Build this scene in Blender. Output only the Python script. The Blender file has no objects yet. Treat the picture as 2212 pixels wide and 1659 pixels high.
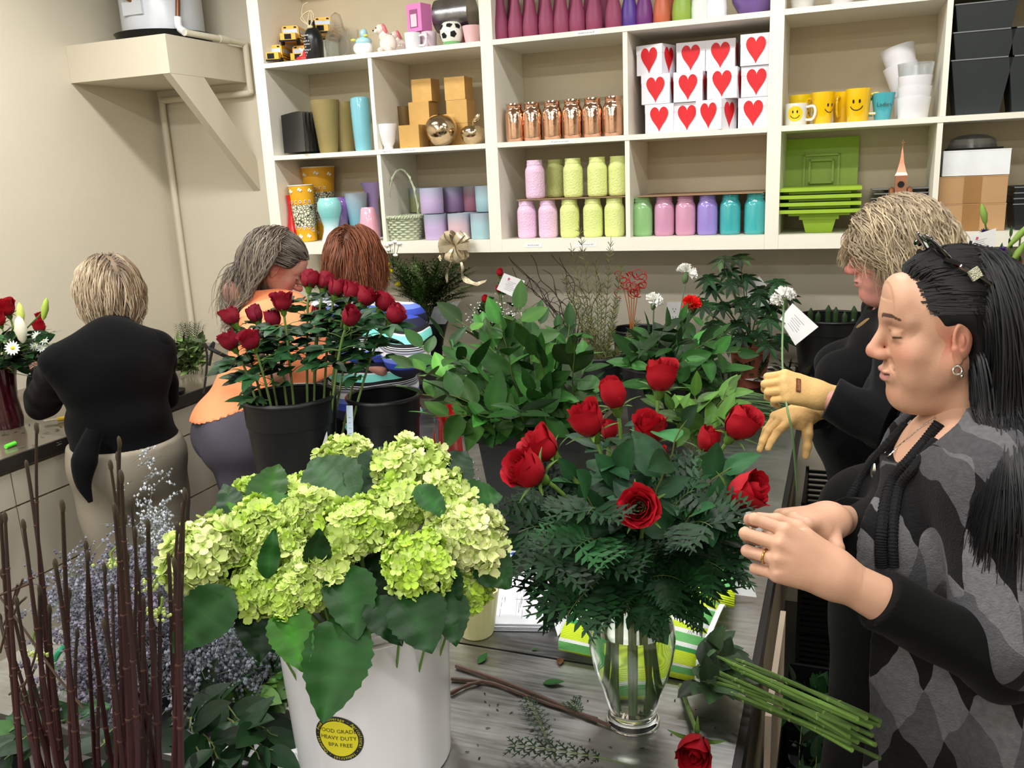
import bpy, math, random
import numpy as np
from mathutils import Vector, Matrix, Euler
PI = math.pi
random.seed(7); rng = np.random.default_rng(7)
SC = bpy.context.scene
COL = SC.collection
# ------------------------------------------------------------------ camera
FPX, CX, CY = 1857.4, 1106.0, 829.5
PITCH, ROLL, YAW = 0.23917, -0.045008, -0.37203
CAM = np.array([0, 0, 1.85])
def _axes():
    cy, sy = math.cos(YAW), math.sin(YAW)
    F = np.array([sy*math.cos(PITCH), cy*math.cos(PITCH), -math.sin(PITCH)])
    r = np.array([cy, -sy, 0.0]); u = np.cross(r, F)
    return (math.cos(ROLL)*r+math.sin(ROLL)*u, -math.sin(ROLL)*r+math.cos(ROLL)*u, F)
AR, AU, AF = _axes()
cd = bpy.data.cameras.new('camera'); cam = bpy.data.objects.new('camera', cd); COL.objects.link(cam)
cd.sensor_width = 36.0; cd.lens = FPX/2212*36.0; cd.clip_start = 0.02; cd.clip_end = 60
cd.shift_y = 0.0
cam.matrix_world = Matrix(((AR[0], AU[0], -AF[0], CAM[0]), (AR[1], AU[1], -AF[1], CAM[1]), (AR[2], AU[2], -AF[2], CAM[2]), (0, 0, 0, 1)))
SC.camera = cam
def ray(u, v): return AF+(u-CX)/FPX*AR-(v-CY)/FPX*AU
def onY(u, v, Y): d = ray(u, v); return CAM+d*(Y-CAM[1])/d[1]
def onZ(u, v, Z): d = ray(u, v); return CAM+d*(Z-CAM[2])/d[2]
def onX(u, v, X): d = ray(u, v); return CAM+d*(X-CAM[0])/d[0]
def dep(u, v, z): return CAM+ray(u, v)*z
# ------------------------------------------------------------------ colour management, world, lights
SC.view_settings.view_transform = 'Standard'; SC.view_settings.look = 'None'
SC.view_settings.gamma = 1.0; SC.view_settings.use_curve_mapping = False
SC.view_settings.exposure = 0.62
W = bpy.data.worlds.new('world'); SC.world = W; W.use_nodes = True
W.node_tree.nodes['Background'].inputs[0].default_value = (0.9, 0.95, 1, 1)
W.node_tree.nodes['Background'].inputs[1].default_value = 0.25
CEIL = 3.2
def area(name, x, y, sx, sy, power, col=(1, 0.985, 0.95)):
    l = bpy.data.lights.new(name, 'AREA'); l.shape = 'RECTANGLE'; l.size = sx; l.size_y = sy; l.energy = power; l.color = col
    o = bpy.data.objects.new(name, l); COL.objects.link(o); o.location = (x, y, CEIL-0.03); return o
for (x, y, p) in ((-2.5, 2.75, 24), (-0.1, 2.75, 20), (-2.4, 1.15, 34), (0.0, 1.15, 20), (-2.2, -0.5, 26), (0.2, -0.5, 15), (-1.8, -2.2, 40), (0.4, -2.2, 34), (2.3, 1.2, 14)):
    area('ceiling_light', x, y, 1.2, 0.16, p)
# ------------------------------------------------------------------ helpers
def srgb(h):
    if isinstance(h, str):
        h = h.lstrip('#'); c = [int(h[i:i+2], 16)/255 for i in (0, 2, 4)]
    else: c = h
    return tuple((x/12.92 if x <= 0.04045 else ((x+0.055)/1.055)**2.4) for x in c)+(1.0,)
_MC = {}
def mat(name, col=None, rough=0.5, metal=0.0, var=0.06, scale=12.0, bump=0.0, bscale=60.0, spec=0.5, trans=0.0, ior=1.45, alpha=1.0, sub=0.0, sheen=0.0, coat=0.0, vcol=None, col2=None):
    if name in _MC: return _MC[name]
    m = bpy.data.materials.new(name); m.use_nodes = True; nt = m.node_tree; N = nt.nodes; L = nt.links
    b = N['Principled BSDF']; c = srgb(col)
    b.inputs['Roughness'].default_value = rough; b.inputs['Metallic'].default_value = metal
    b.inputs['Specular IOR Level'].default_value = spec; b.inputs['Transmission Weight'].default_value = trans
    b.inputs['IOR'].default_value = ior; b.inputs['Alpha'].default_value = alpha
    b.inputs['Coat Weight'].default_value = coat
    if sheen: b.inputs['Sheen Weight'].default_value = sheen
    if sub:
        b.inputs['Subsurface Weight'].default_value = sub; b.inputs['Subsurface Scale'].default_value = 0.01
        b.inputs['Subsurface Radius'].default_value = (1, .35, .2)
    tc = N.new('ShaderNodeTexCoord'); nz = N.new('ShaderNodeTexNoise'); nz.inputs['Scale'].default_value = scale; nz.inputs['Detail'].default_value = 4
    L.new(tc.outputs['Object'], nz.inputs['Vector'])
    mx = N.new('ShaderNodeMix'); mx.data_type = 'RGBA'
    c2 = srgb(col2) if col2 else tuple(min(1, x*(1+2.2*var)) for x in c[:3])+(1,)
    c1 = c if col2 else tuple(x*(1-2.2*var) for x in c[:3])+(1,)
    L.new(nz.outputs['Fac'], mx.inputs['Factor'])
    if vcol:
        at = N.new('ShaderNodeAttribute'); at.attribute_name = vcol
        mu = N.new('ShaderNodeMix'); mu.data_type = 'RGBA'; mu.blend_type = 'MULTIPLY'; mu.inputs['Factor'].default_value = 1
        mx.inputs['A'].default_value = (1-2*var,)*3+(1,); mx.inputs['B'].default_value = (1+2*var,)*3+(1,)
        L.new(at.outputs['Color'], mu.inputs['A']); L.new(mx.outputs['Result'], mu.inputs['B']); L.new(mu.outputs['Result'], b.inputs['Base Color'])
    else:
        mx.inputs['A'].default_value = c1; mx.inputs['B'].default_value = c2
        L.new(mx.outputs['Result'], b.inputs['Base Color'])
    if bump:
        n2 = N.new('ShaderNodeTexNoise'); n2.inputs['Scale'].default_value = bscale; n2.inputs['Detail'].default_value = 3
        L.new(tc.outputs['Object'], n2.inputs['Vector'])
        bp = N.new('ShaderNodeBump'); bp.inputs['Strength'].default_value = bump; bp.inputs['Distance'].default_value = 0.004
        L.new(n2.outputs['Fac'], bp.inputs['Height']); L.new(bp.outputs['Normal'], b.inputs['Normal'])
    _MC[name] = m; return m
def nodes_of(m): return m.node_tree.nodes, m.node_tree.links, m.node_tree.nodes['Principled BSDF']

class MB:
    """collects geometry with material slots"""
    def __init__(s): s.v = []; s.f = []; s.m = []; s.n = 0; s.cols = []
    def add(s, V, Fs, mi=0, col=None):
        V = np.asarray(V, float).reshape(-1, 3); s.v.append(V)
        for f in Fs: s.f.append(tuple(int(i)+s.n for i in f)); s.m.append(mi)
        s.cols.append(np.tile(np.array(col if col is not None else (1, 1, 1)), (len(V), 1)) if (col is None or np.ndim(col) == 1) else np.asarray(col))
        s.n += len(V); return s
    def box(s, a, b, mi=0):
        x0, y0, z0 = a; x1, y1, z1 = b
        V = [(x0, y0, z0), (x1, y0, z0), (x1, y1, z0), (x0, y1, z0), (x0, y0, z1), (x1, y0, z1), (x1, y1, z1), (x0, y1, z1)]
        return s.add(V, [(3, 2, 1, 0), (4, 5, 6, 7), (0, 1, 5, 4), (1, 2, 6, 5), (2, 3, 7, 6), (3, 0, 4, 7)], mi)
    def cbox(s, c, size, mi=0, rot=None):
        h = np.array(size)/2; V = np.array([(i, j, k) for k in (-1, 1) for j in (-1, 1) for i in (-1, 1)])*h
        if rot is not None: V = V@np.array(rot).T
        V = V+np.array(c)
        return s.add(V, [(1, 0, 2, 3), (4, 5, 7, 6), (0, 1, 5, 4), (1, 3, 7, 5), (3, 2, 6, 7), (2, 0, 4, 6)], mi)
    def lathe(s, prof, seg=32, mi=0, c=(0, 0, 0), R=None, rad=None, cap0=True, cap1=False, sx=1, sy=1, ang0=0):
        A = np.arange(seg)/seg*2*PI+ang0; V = []
        for (r, z) in prof:
            rr = np.full(seg, r) if rad is None else r*rad(A, z)
            V.append(np.stack([rr*np.cos(A)*sx, rr*np.sin(A)*sy, np.full(seg, z)], 1))
        V = np.concatenate(V)
        if R is not None: V = V@np.array(R).T
        V = V+np.array(c); n = len(prof); Fs = []
        for i in range(n-1):
            for j in range(seg):
                k = (j+1) % seg; Fs.append((i*seg+j, i*seg+k, (i+1)*seg+k, (i+1)*seg+j))
        if cap0: Fs.append(tuple(range(seg-1, -1, -1)))
        if cap1: Fs.append(tuple((n-1)*seg+j for j in range(seg)))
        return s.add(V, Fs, mi)
    def tube(s, P, r, seg=6, mi=0, cap=True, col=None):
        P = np.asarray(P, float); n = len(P); r = np.broadcast_to(np.asarray(r, float), (n,))
        T = np.gradient(P, axis=0); T /= (np.linalg.norm(T, axis=1, keepdims=True)+1e-12)
        ref = np.array([0, 0, 1.0]) if abs(T[0][2]) < 0.9 else np.array([1.0, 0, 0])
        U = np.cross(T[0], ref); U /= np.linalg.norm(U); V = []
        a = np.arange(seg)/seg*2*PI; ca = np.cos(a)[:, None]; sa = np.sin(a)[:, None]
        for i in range(n):
            U = U-T[i]*(U@T[i]); U /= (np.linalg.norm(U)+1e-12); B = np.cross(T[i], U)
            V.append(P[i]+r[i]*(ca*U+sa*B))
        Fs = [(i*seg+j, i*seg+(j+1) % seg, (i+1)*seg+(j+1) % seg, (i+1)*seg+j) for i in range(n-1) for j in range(seg)]
        if cap: Fs += [tuple(range(seg-1, -1, -1)), tuple((n-1)*seg+j for j in range(seg))]
        return s.add(np.concatenate(V), Fs, mi, col)
    def ell(s, c, r, mi=0, seg=16, rings=10, R=None, col=None):
        V = []
        for i in range(1, rings):
            t = PI*i/rings
            for j in range(seg): a = 2*PI*j/seg; V.append((math.sin(t)*math.cos(a), math.sin(t)*math.sin(a), math.cos(t)))
        V += [(0, 0, 1), (0, 0, -1)]; V = np.array(V)*np.array(r)
        if R is not None: V = V@np.array(R).T
        Fs = [(i*seg+j, (i+1)*seg+j, (i+1)*seg+(j+1) % seg, i*seg+(j+1) % seg) for i in range(rings-2) for j in range(seg)]
        k = (rings-1)*seg
        Fs += [(k, j, (j+1) % seg) for j in range(seg)]+[(k+1, (rings-2)*seg+(j+1) % seg, (rings-2)*seg+j) for j in range(seg)]
        return s.add(V+np.array(c), Fs, mi, col)
    def mesh(s, name, mats, smooth=True, vcol=False):
        me = bpy.data.meshes.new(name); V = np.concatenate(s.v) if s.v else np.zeros((0, 3))
        me.from_pydata([], [], []) if 0 else None
        nl = np.array([len(f) for f in s.f], dtype=np.int32)
        me.vertices.add(len(V)); me.vertices.foreach_set('co', V.astype(np.float32).ravel())
        me.loops.add(int(nl.sum())); me.loops.foreach_set('vertex_index', np.concatenate([np.array(f, dtype=np.int32) for f in s.f]) if s.f else np.zeros(0, np.int32))
        me.polygons.add(len(nl)); me.polygons.foreach_set('loop_start', np.concatenate([[0], np.cumsum(nl)[:-1]]).astype(np.int32))
        me.polygons.foreach_set('material_index', np.array(s.m, dtype=np.int32))
        me.polygons.foreach_set('use_smooth', np.full(len(nl), smooth))
        for m in (mats if isinstance(mats, (list, tuple)) else [mats]): me.materials.append(m)
        me.update(calc_edges=True); me.validate()
        if smooth:
            me.set_sharp_from_angle(angle=0.7) if hasattr(me, 'set_sharp_from_angle') else None
        if vcol:
            a = me.color_attributes.new('Col', 'FLOAT_COLOR', 'POINT'); C = np.concatenate(s.cols); C = np.concatenate([C, np.ones((len(C), 1))], 1)
            a.data.foreach_set('color', C.astype(np.float32).ravel())
        return me
    def build(s, name, mats, parent=None, smooth=True, loc=(0, 0, 0), rot=(0, 0, 0), vcol=False):
        o = bpy.data.objects.new(name, s.mesh(name, mats, smooth, vcol)); COL.objects.link(o)
        o.location = loc; o.rotation_euler = rot
        if parent is not None: o.parent = parent
        return o
def tag(o, label, cat, group=None, kind=None):
    if label: o['label'] = label
    if cat: o['category'] = cat
    if group: o['group'] = group
    if kind: o['kind'] = kind
    return o
def thing(name, label, cat, loc=(0, 0, 0), rz=0, group=None):
    o = bpy.data.objects.new(name, None); COL.objects.link(o); o.empty_display_size = 0.05
    o.location = tuple(loc); o.rotation_euler = (0, 0, rz) if not isinstance(rz, (tuple, list)) else tuple(rz)
    return tag(o, label, cat, group)
def struct(name, mb, m, smooth=False, parent=None):
    o = mb.build(name, m, parent, smooth=smooth)
    if parent is None: o['kind'] = 'structure'
    return o
CH = {}
def dup(root, loc, rz=None, label=None, group=None, scale=None):
    kids = [o for o in COL.objects if o.parent == root]
    r = root.copy(); COL.objects.link(r); r.location = tuple(loc)
    if rz is not None: r.rotation_euler = (0, 0, rz) if not isinstance(rz, (tuple, list)) else tuple(rz)
    if label: r['label'] = label
    if group: r['group'] = group
    if scale: r.scale = (scale,)*3 if not isinstance(scale, tuple) else scale
    for k in kids:
        c = k.copy(); COL.objects.link(c); c.parent = r
        for g in [o for o in COL.objects if o.parent == k]:
            d = g.copy(); COL.objects.link(d); d.parent = c
    return r
def one(name, label, cat, mb, m, loc=(0, 0, 0), rz=0, group=None, smooth=True, vcol=False):
    o = mb.build(name, m, None, smooth, tuple(loc), (0, 0, rz) if not isinstance(rz, (tuple, list)) else tuple(rz), vcol)
    return tag(o, label, cat, group)
def shell(prof, t=0.003):
    """closed-bottom open vessel profile from an outer profile: outside up, inside down"""
    inn = [(max(r-t, 0.0005), z) for r, z in reversed(prof)]
    z0 = prof[0][1]+t*1.5
    inn = [(r, max(z, z0)) for r, z in inn]
    return list(prof)+inn+[(0.0004, z0)]
_T = {}
def textmb(s, size, depth=0.0004, mi=0, align='CENTER', R=None, c=(0, 0, 0), mb=None, squash=1.0):
    """text geometry lying in local XZ plane facing -Y"""
    k = (s, align)
    if k not in _T:
        cu = bpy.data.curves.new('t', 'FONT'); cu.body = s; cu.size = 1; cu.align_x = align; cu.align_y = 'CENTER'; cu.resolution_u = 2
        o = bpy.data.objects.new('t', cu); COL.objects.link(o); dg = bpy.context.evaluated_depsgraph_get()
        me = bpy.data.meshes.new_from_object(o.evaluated_get(dg))
        _T[k] = ([tuple(v.co) for v in me.vertices], [tuple(p.vertices) for p in me.polygons])
        bpy.data.objects.remove(o); bpy.data.curves.remove(cu); bpy.data.meshes.remove(me)
    V, Fs = _T[k]
    if not V: return mb
    V = np.array(V)*size; V = np.stack([V[:, 0]*squash, np.full(len(V), -depth), V[:, 1]], 1)
    if R is not None: V = V@np.array(R).T
    (mb or MB()).add(V+np.array(c), Fs, mi) if mb else None
    return V+np.array(c), Fs
def rotz(a): c, s = math.cos(a), math.sin(a); return np.array([[c, -s, 0], [s, c, 0], [0, 0, 1.0]])
def rotx(a): c, s = math.cos(a), math.sin(a); return np.array([[1.0, 0, 0], [0, c, -s], [0, s, c]])
def roty(a): c, s = math.cos(a), math.sin(a); return np.array([[c, 0, s], [0, 1.0, 0], [-s, 0, c]])
def basis(d, up=(0, 0, 1)):
    """rotation whose local z points along d"""
    d = np.asarray(d, float); d = d/np.linalg.norm(d); up = np.asarray(up, float)
    x = np.cross(up, d)
    if np.linalg.norm(x) < 1e-4: x = np.cross((1.0, 0.02, 0), d)
    x /= np.linalg.norm(x); return np.stack([x, np.cross(d, x), d], 1)
def bez(a, b, c, d, n=12):
    t = np.linspace(0, 1, n)[:, None]; a, b, c, d = map(lambda q: np.asarray(q, float), (a, b, c, d))
    return (1-t)**3*a+3*(1-t)**2*t*b+3*(1-t)*t*t*c+t**3*d
def spl(P, n=8):
    """catmull-rom through points"""
    P = np.asarray(P, float); Q = np.concatenate([[2*P[0]-P[1]], P, [2*P[-1]-P[-2]]]); out = []
    for i in range(1, len(Q)-2):
        for t in np.arange(n)/n:
            a, b, c, d = Q[i-1], Q[i], Q[i+1], Q[i+2]
            out.append(0.5*((2*b)+(-a+c)*t+(2*a-5*b+4*c-d)*t*t+(-a+3*b-3*c+d)*t**3))
    out.append(P[-1]); return np.array(out)
# ================================================================== room
XW, YB = -3.745, 4.17
wallm = mat('wall_paint', (0.83, 0.80, 0.725), 0.6, var=0.02, scale=3, bump=0.15, bscale=90)
trimm = mat('cream_enamel', (0.93, 0.915, 0.86), 0.42, var=0.015, scale=5)
ceilm = mat('ceiling_white', (0.80, 0.79, 0.77), 0.8, var=0.02)
floorm = mat('floor_vinyl', (0.30, 0.29, 0.27), 0.45, var=0.12, scale=6)
struct('wall_back', MB().box((XW-0.1, YB, 0), (3.2, YB+0.1, CEIL)), wallm)
struct('wall_left', MB().box((XW-0.1, -3.2, 0), (XW, YB, CEIL)), wallm)
struct('wall_right', MB().box((3.2, -3.2, 0), (3.3, YB+0.1, CEIL)), wallm)
struct('wall_front', MB().box((XW-0.1, -3.3, 0), (3.3, -3.2, CEIL)), wallm)
struct('floor', MB().box((XW-0.1, -3.3, -0.1), (3.3, YB+0.1, 0)), floorm)
struct('ceiling', MB().box((XW-0.1, -3.3, CEIL), (3.3, YB+0.1, CEIL+0.1)), ceilm)
# ------------------------------------------------------------------ left counter with drawers
brown = mat('counter_laminate_edge', (0.155, 0.14, 0.135), 0.35, var=0.1)
ctop = mat('counter_laminate_top', (0.42, 0.385, 0.33), 0.16, var=0.10, scale=5, spec=0.6)
panel = mat('cabinet_laminate', (0.74, 0.71, 0.645), 0.45, var=0.03)
dark = mat('dark_gap', (0.05, 0.05, 0.05), 0.8)
XC = -2.81; CT = 0.93
cab = thing('drawer_cabinet', 'long cream base cabinet with wide flat drawers along the left wall', 'cabinet', (XW, 0, 0))
MB().box((0.002, -0.6, 0.06), (XC-0.02-XW, 4.165, 0.885)).build('carcass', panel, cab, False)
MB().box((0.02, -0.6, 0), (XC-0.08-XW, 3.52, 0.06)).build('plinth', dark, cab, False)
for y0, y1 in ((-0.6, 0.72), (0.722, 2.12), (2.122, 3.52)):
    for z0, z1 in ((0.09, 0.438), (0.446, 0.735), (0.743, 0.868)):
        m = MB().box((XC-0.02-XW, y0+0.002, z0), (XC-XW, y1-0.002, z1))
        d = m.build('drawer_front', panel, cab, False)
cw = thing('countertop', 'mottled tan laminate countertop with dark edge along the left wall', 'countertop', (XW, 0, 0))
MB().box((0.002, -0.6, 0.887), (XC+0.0-XW, 4.165, CT)).build('slab', ctop, cw, False)
MB().box((XC-XW, -0.6, 0.882), (XC+0.012-XW, 3.53, CT+0.001)).build('edge_band', brown, cw, False)
# back counter under the shelves
bt = mat('dark_counter', (0.14, 0.135, 0.13), 0.3, var=0.1)
bc = thing('back_counter', 'dark work counter running under the wall shelves', 'counter', (0, 3.54, 0))
MB().box((XC+0.015, 0, 0.86), (3.0, 0.627, 0.9)).build('worktop', bt, bc, False)
MB().box((XC+0.015, 0.04, 0), (3.0, 0.62, 0.86)).build('cabinet_base', panel, bc, False)
# ------------------------------------------------------------------ stainless work tables
def steel(name, base, rough):
    m = mat(name, base, rough, metal=1.0, var=0.0); N, L, b = nodes_of(m)
    tc = N.new('ShaderNodeTexCoord'); mp = N.new('ShaderNodeMapping'); mp.inputs['Scale'].default_value = (2.5, 34, 1); mp.inputs['Rotation'].default_value = (0, 0, 0.5)
    n1 = N.new('ShaderNodeTexNoise'); n1.inputs['Scale'].default_value = 4; n1.inputs['Detail'].default_value = 8
    n2 = N.new('ShaderNodeTexNoise'); n2.inputs['Scale'].default_value = 5; n2.inputs['Detail'].default_value = 6
    L.new(tc.outputs['Object'], mp.inputs['Vector']); L.new(mp.outputs['Vector'], n1.inputs['Vector']); L.new(tc.outputs['Object'], n2.inputs['Vector'])
    r = N.new('ShaderNodeMapRange'); r.inputs['From Min'].default_value = .3; r.inputs['From Max'].default_value = .7; r.inputs['To Min'].default_value = rough-0.08; r.inputs['To Max'].default_value = rough+0.16
    ad = N.new('ShaderNodeMath'); ad.operation = 'ADD'; ml = N.new('ShaderNodeMath'); ml.operation = 'MULTIPLY'; ml.inputs[1].default_value = 0.5
    L.new(n1.outputs['Fac'], ad.inputs[0]); L.new(n2.outputs['Fac'], ad.inputs[1]); L.new(ad.outputs[0], ml.inputs[0]); L.new(ml.outputs[0], r.inputs['Value']); L.new(r.outputs['Result'], b.inputs['Roughness'])
    cr = N.new('ShaderNodeMapRange'); cr.inputs['From Min'].default_value = .35; cr.inputs['From Max'].default_value = .65; cr.inputs['To Min'].default_value = 0.75; cr.inputs['To Max'].default_value = 1.1
    mx = N.new('ShaderNodeMix'); mx.data_type = 'RGBA'; mx.blend_type = 'MULTIPLY'; mx.inputs['Factor'].default_value = 1; mx.inputs['A'].default_value = srgb(base)
    L.new(n2.outputs['Fac'], cr.inputs['Value']); L.new(cr.outputs['Result'], mx.inputs['B']); L.new(mx.outputs['Result'], b.inputs['Base Color'])
    return m
ss = steel('brushed_steel', (0.66, 0.66, 0.655), 0.32); blackband = mat('black_rubber_edge', (0.06, 0.055, 0.05), 0.5)
board = mat('skirt_board', (0.55, 0.50, 0.43), 0.6, var=0.1); legm = mat('table_leg_grey', (0.35, 0.35, 0.35), 0.4, metal=0.7)
TZ = 0.9
def wtable(x0, x1, y0, y1, lab, bandR, ztop=TZ):
    t = thing('work_table', lab, 'table', (x0, y0, 0)); w, l = x1-x0, y1-y0
    m = MB(); m.box((0, 0, ztop-0.012), (w, l, ztop)); m.build('steel_top', ss, t, False)
    MB().box((0.004, 0.004, ztop-0.05), (w-0.004, l-0.004, ztop-0.012)).build('apron', blackband if bandR else legm, t, False)
    if bandR:
        MB().box((w-0.004, 0.0, ztop-0.055), (w+0.014, l, ztop-0.003)).build('edge_band', blackband, t, False)
        MB().box((w-0.03, 0.03, 0.35), (w-0.004, l-0.03, ztop-0.055)).build('side_board', board, t, False)
    for lx in (0.04, w-0.08):
        for ly in (0.06, l-0.1): MB().box((lx, ly, 0), (lx+0.04, ly+0.04, ztop-0.05)).build('leg', legm, t, False)
    return t
wtable(-1.623, -0.889, 0.985, 3.5, 'stainless work table under the statice and red stems', False)
wtable(-0.884, -0.132, 0.45, 1.462, 'nearest stainless table holding the white hydrangea bucket', True)
wtable(-0.884, -0.132, 1.468, 3.5, 'long stainless table under the greenery bucket and gloved hands', True)
# a pair of thin boards leaning on the table side
t = thing('wood_strip', 'thin pale wooden slat hanging beside the table edge', 'board', (-0.1, 1.50, 0.55))
MB().box((0, 0, 0), (0.012, 0.42, 0.28)).build('slat', mat('pale_wood', (0.68, 0.62, 0.54), 0.6), t, False)
# ------------------------------------------------------------------ water heater platform
pf = thing('heater_platform', 'boxed cream platform with a diagonal brace high in the corner', 'platform', (XW, YB, 0))
MB().box((0.001, -0.606, 2.402), (0.64, -0.001, 2.582)).build('platform_box', wallm, pf, False)
bm = MB(); x0, x1 = 0.595, 0.64
P4 = [(-0.606, 2.401), (-0.36, 2.401), (-0.002, 1.98), (-0.002, 1.822)]
V = [(x0, y, z) for y, z in P4]+[(x1, y, z) for y, z in P4]
bm.add(V, [(0, 1, 2, 3), (7, 6, 5, 4), (0, 4, 5, 1), (1, 5, 6, 2), (2, 6, 7, 3), (3, 7, 4, 0)]); bm.build('diagonal_brace', wallm, pf, False)
wh = thing('water_heater', 'white tank water heater in a black drain pan on the platform', 'water heater', (-3.40, 3.90, 2.583))
enam = mat('white_enamel', (0.80, 0.82, 0.85), 0.28, var=0.02); copper_p = mat('copper_pipe', (0.50, 0.33, 0.25), 0.4, metal=0.6, var=0.15)
blk = mat('black_plastic', (0.045, 0.048, 0.052), 0.35, var=0.15); pvc = mat('pvc_cream', (0.86, 0.84, 0.76), 0.4); pvcw = mat('pvc_white', (0.93, 0.94, 0.95), 0.35)
MB().lathe([(0.205, 0.055), (0.205, 0.58), (0.19, 0.6), (0.001, 0.61)], 48).build('tank', enam, wh)
MB().lathe(shell([(0.225, 0.0), (0.245, 0.05), (0.25, 0.054)], 0.004), 48).build('drain_pan', blk, wh)
MB().lathe([(0.20, 0.004), (0.20, 0.055)], 32, cap1=True).build('base_ring', blk, wh)
q = MB(); q.box((-0.06, -0.213, 0.13), (0.06, -0.19, 0.30)); q.build('access_panel', enam, wh)
q = MB().box((0.12, -0.172, 0.21), (0.17, -0.168, 0.25)); q.build('warning_label', mat('label_red', (0.75, 0.2, 0.2), 0.5), wh)
pv = thing('drain_pipe', 'cream and white pvc pipe with copper riser beside the water heater', 'pipe')
pt = [onX(384, -30, -3.20), onX(384, 40, -3.20)]
MB().tube(pt, 0.012, 10).build('copper_riser', copper_p, pv)
e = [onX(384, 36, -3.20), onX(386, 58, -3.20), onX(400, 70, -3.15)]
MB().tube(spl(e, 4), 0.019, 10).build('elbow', pvcw, pv)
p = [onX(400, 70, -3.09), onX(530, 97, -3.09)]
p0 = np.array([-3.12, 3.62, p[0][2]]); p1 = np.array([-3.075, YB-0.03, 2.60])
MB().tube([e[2], p1], 0.016, 10).build('horizontal_pipe', pvc, pv)
MB().tube([e[2]*.45+p1*.55, e[2]*.3+p1*.7], 0.020, 10).build('coupling', pvc, pv)
zz = 2.345
MB().tube(spl([p1, p1+[0, 0, -0.03], p1+[0, 0, -0.2], (p1[0], p1[1], zz+0.02), (p1[0]-0.02, p1[1], zz), (-3.3, YB-0.03, zz), (-3.66, YB-0.03, zz), (-3.69, YB-0.03, zz-0.03), (-3.69, YB-0.03, 2.0), (-3.69, YB-0.03, 0.95)], 5), 0.017, 10).build('wall_pipe', wallm, pv)
cp = thing('copper_outlet_pipe', 'short bent brown copper pipe in front of the water heater tank', 'pipe')
MB().tube([onX(258, -15, -3.42), onX(285, 2, -3.40), onX(310, 20, -3.36)], [0.012]*3, 10).build('pipe', copper_p, cp)
# ------------------------------------------------------------------ shelving unit
YS = 3.78; ZB, ZM, ZA, ZT = 1.555, 1.992, 2.432, 2.90
XR = 1.75
sh = thing('shelving_unit', 'cream painted wall shelves holding vases mugs and jars', 'shelves', (0, YS, 0))
D = YB-YS-0.003
POST = [(-2.775, -2.71), (-1.553, -1.494), (-0.311, -0.256), (0.93, 0.985)]
for a, b in POST+[(XR-0.055, XR)]: MB().box((a, 0, 1.497), (b, D, ZT)).build('upright', trimm, sh, False)
for i in range(len(POST)):
    a = POST[i][1]+0.0005; b = (POST[i+1][0] if i+1 < len(POST) else XR-0.055)-0.0005
    MB().box((a, 0.0, 1.497), (b, 0.019, ZB)).build('bottom_rail', trimm, sh, False)
    for z in (ZB, ZM, ZA, ZT): MB().box((a, 0.0195 if z == ZB else 0, z-0.022), (b, D-0.007, z)).build('shelf_board', trimm, sh, False)
    MB().box((a, D-0.006, 1.5), (b, D, ZT)).build('back_panel', mat('back_panel_shade_tint', (.80, .75, .64), .6, var=.02), sh, False)  # browner than the shelves: the compartments' inner shade is put into this colour
for x, z0, z1 in ((-2.121, ZM, ZA), (-2.112, ZB, ZM), (-0.897, ZM, ZA), (-0.893, ZB, ZM), (0.331, ZM, ZA), (0.325, ZB, ZM)):
    MB().box((x-0.01, 0.003, z0+0.0005), (x+0.01, D-0.008, z1-0.0225)).build('divider', trimm, sh, False)
labm = mat('label_paper', (0.97, 0.97, 0.97), 0.6); inkm = mat('label_ink', (0.25, 0.27, 0.32), 0.6)
for s, u, v, zc in (('Standard bud vase $7', 1267, 78, ZA-0.011), ('QT piece (to you quart)', 1210, 314, ZM-0.011), ('Small QT $7', 836, 331, ZM-0.011), ('6" Round cube $10', 884, 329, ZM-0.011), ('Pink QT jar $10', 1152, 531, 1.527), ('Yellow hob jar $10', 1267, 531, 1.527)):
    P = onY(u, v, YS); g = thing('shelf_label', '', 'label', (P[0], YS-0.0005, zc))
    g['label'] = 'tiny printed paper label on the shelf edge near ' + {1267: 'the burgundy bud vases' if v < 200 else 'the yellow hobnail jars', 1210: 'the copper mason jars', 836: 'the white footed cup', 884: 'the lowest gold cube', 1152: 'the pink hobnail jars'}[u]
    w = 0.0042*len(s)+0.02
    MB().box((-w/2, -0.0006, -0.0095), (w/2, 0, 0.0095)).build('paper', labm, g, False)
    q = MB(); textmb(s, 0.0085, 0.001, mb=q); q.build('lettering', inkm, g, False)
# ================================================================== things on the shelves
def sx(u, v, Y): return onY(u, v, Y)[0]
def seq(label0, n): return label0
# --- generic pieces
def vessel(name, label, cat, prof, m, u, v, Y, z, group=None, seg=32, t=0.003, rz=0, rad=None, extra=None, vcol=None, smooth=True, tilt=(0, 0), zoff=0.0):
    x = sx(u, v, Y); q = MB().lathe(shell(prof, t), seg, rad=rad)
    if vcol is not None:
        zs = q.v[0][:, 2]; C = np.stack([np.interp(zs, vcol[0], [c[k] for c in vcol[1]]) for k in range(3)], 1); q.cols[0] = C
    o = one(name, label, cat, q, m, (x, Y, z+0.0008+zoff), (tilt[0], tilt[1], rz), group, smooth, vcol is not None)
    return o
def ord_(i, n, names=('leftmost', 'second', 'third', 'fourth', 'fifth', 'sixth', 'seventh', 'eighth', 'ninth')):
    return 'rightmost' if i == n-1 else names[i]
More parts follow.
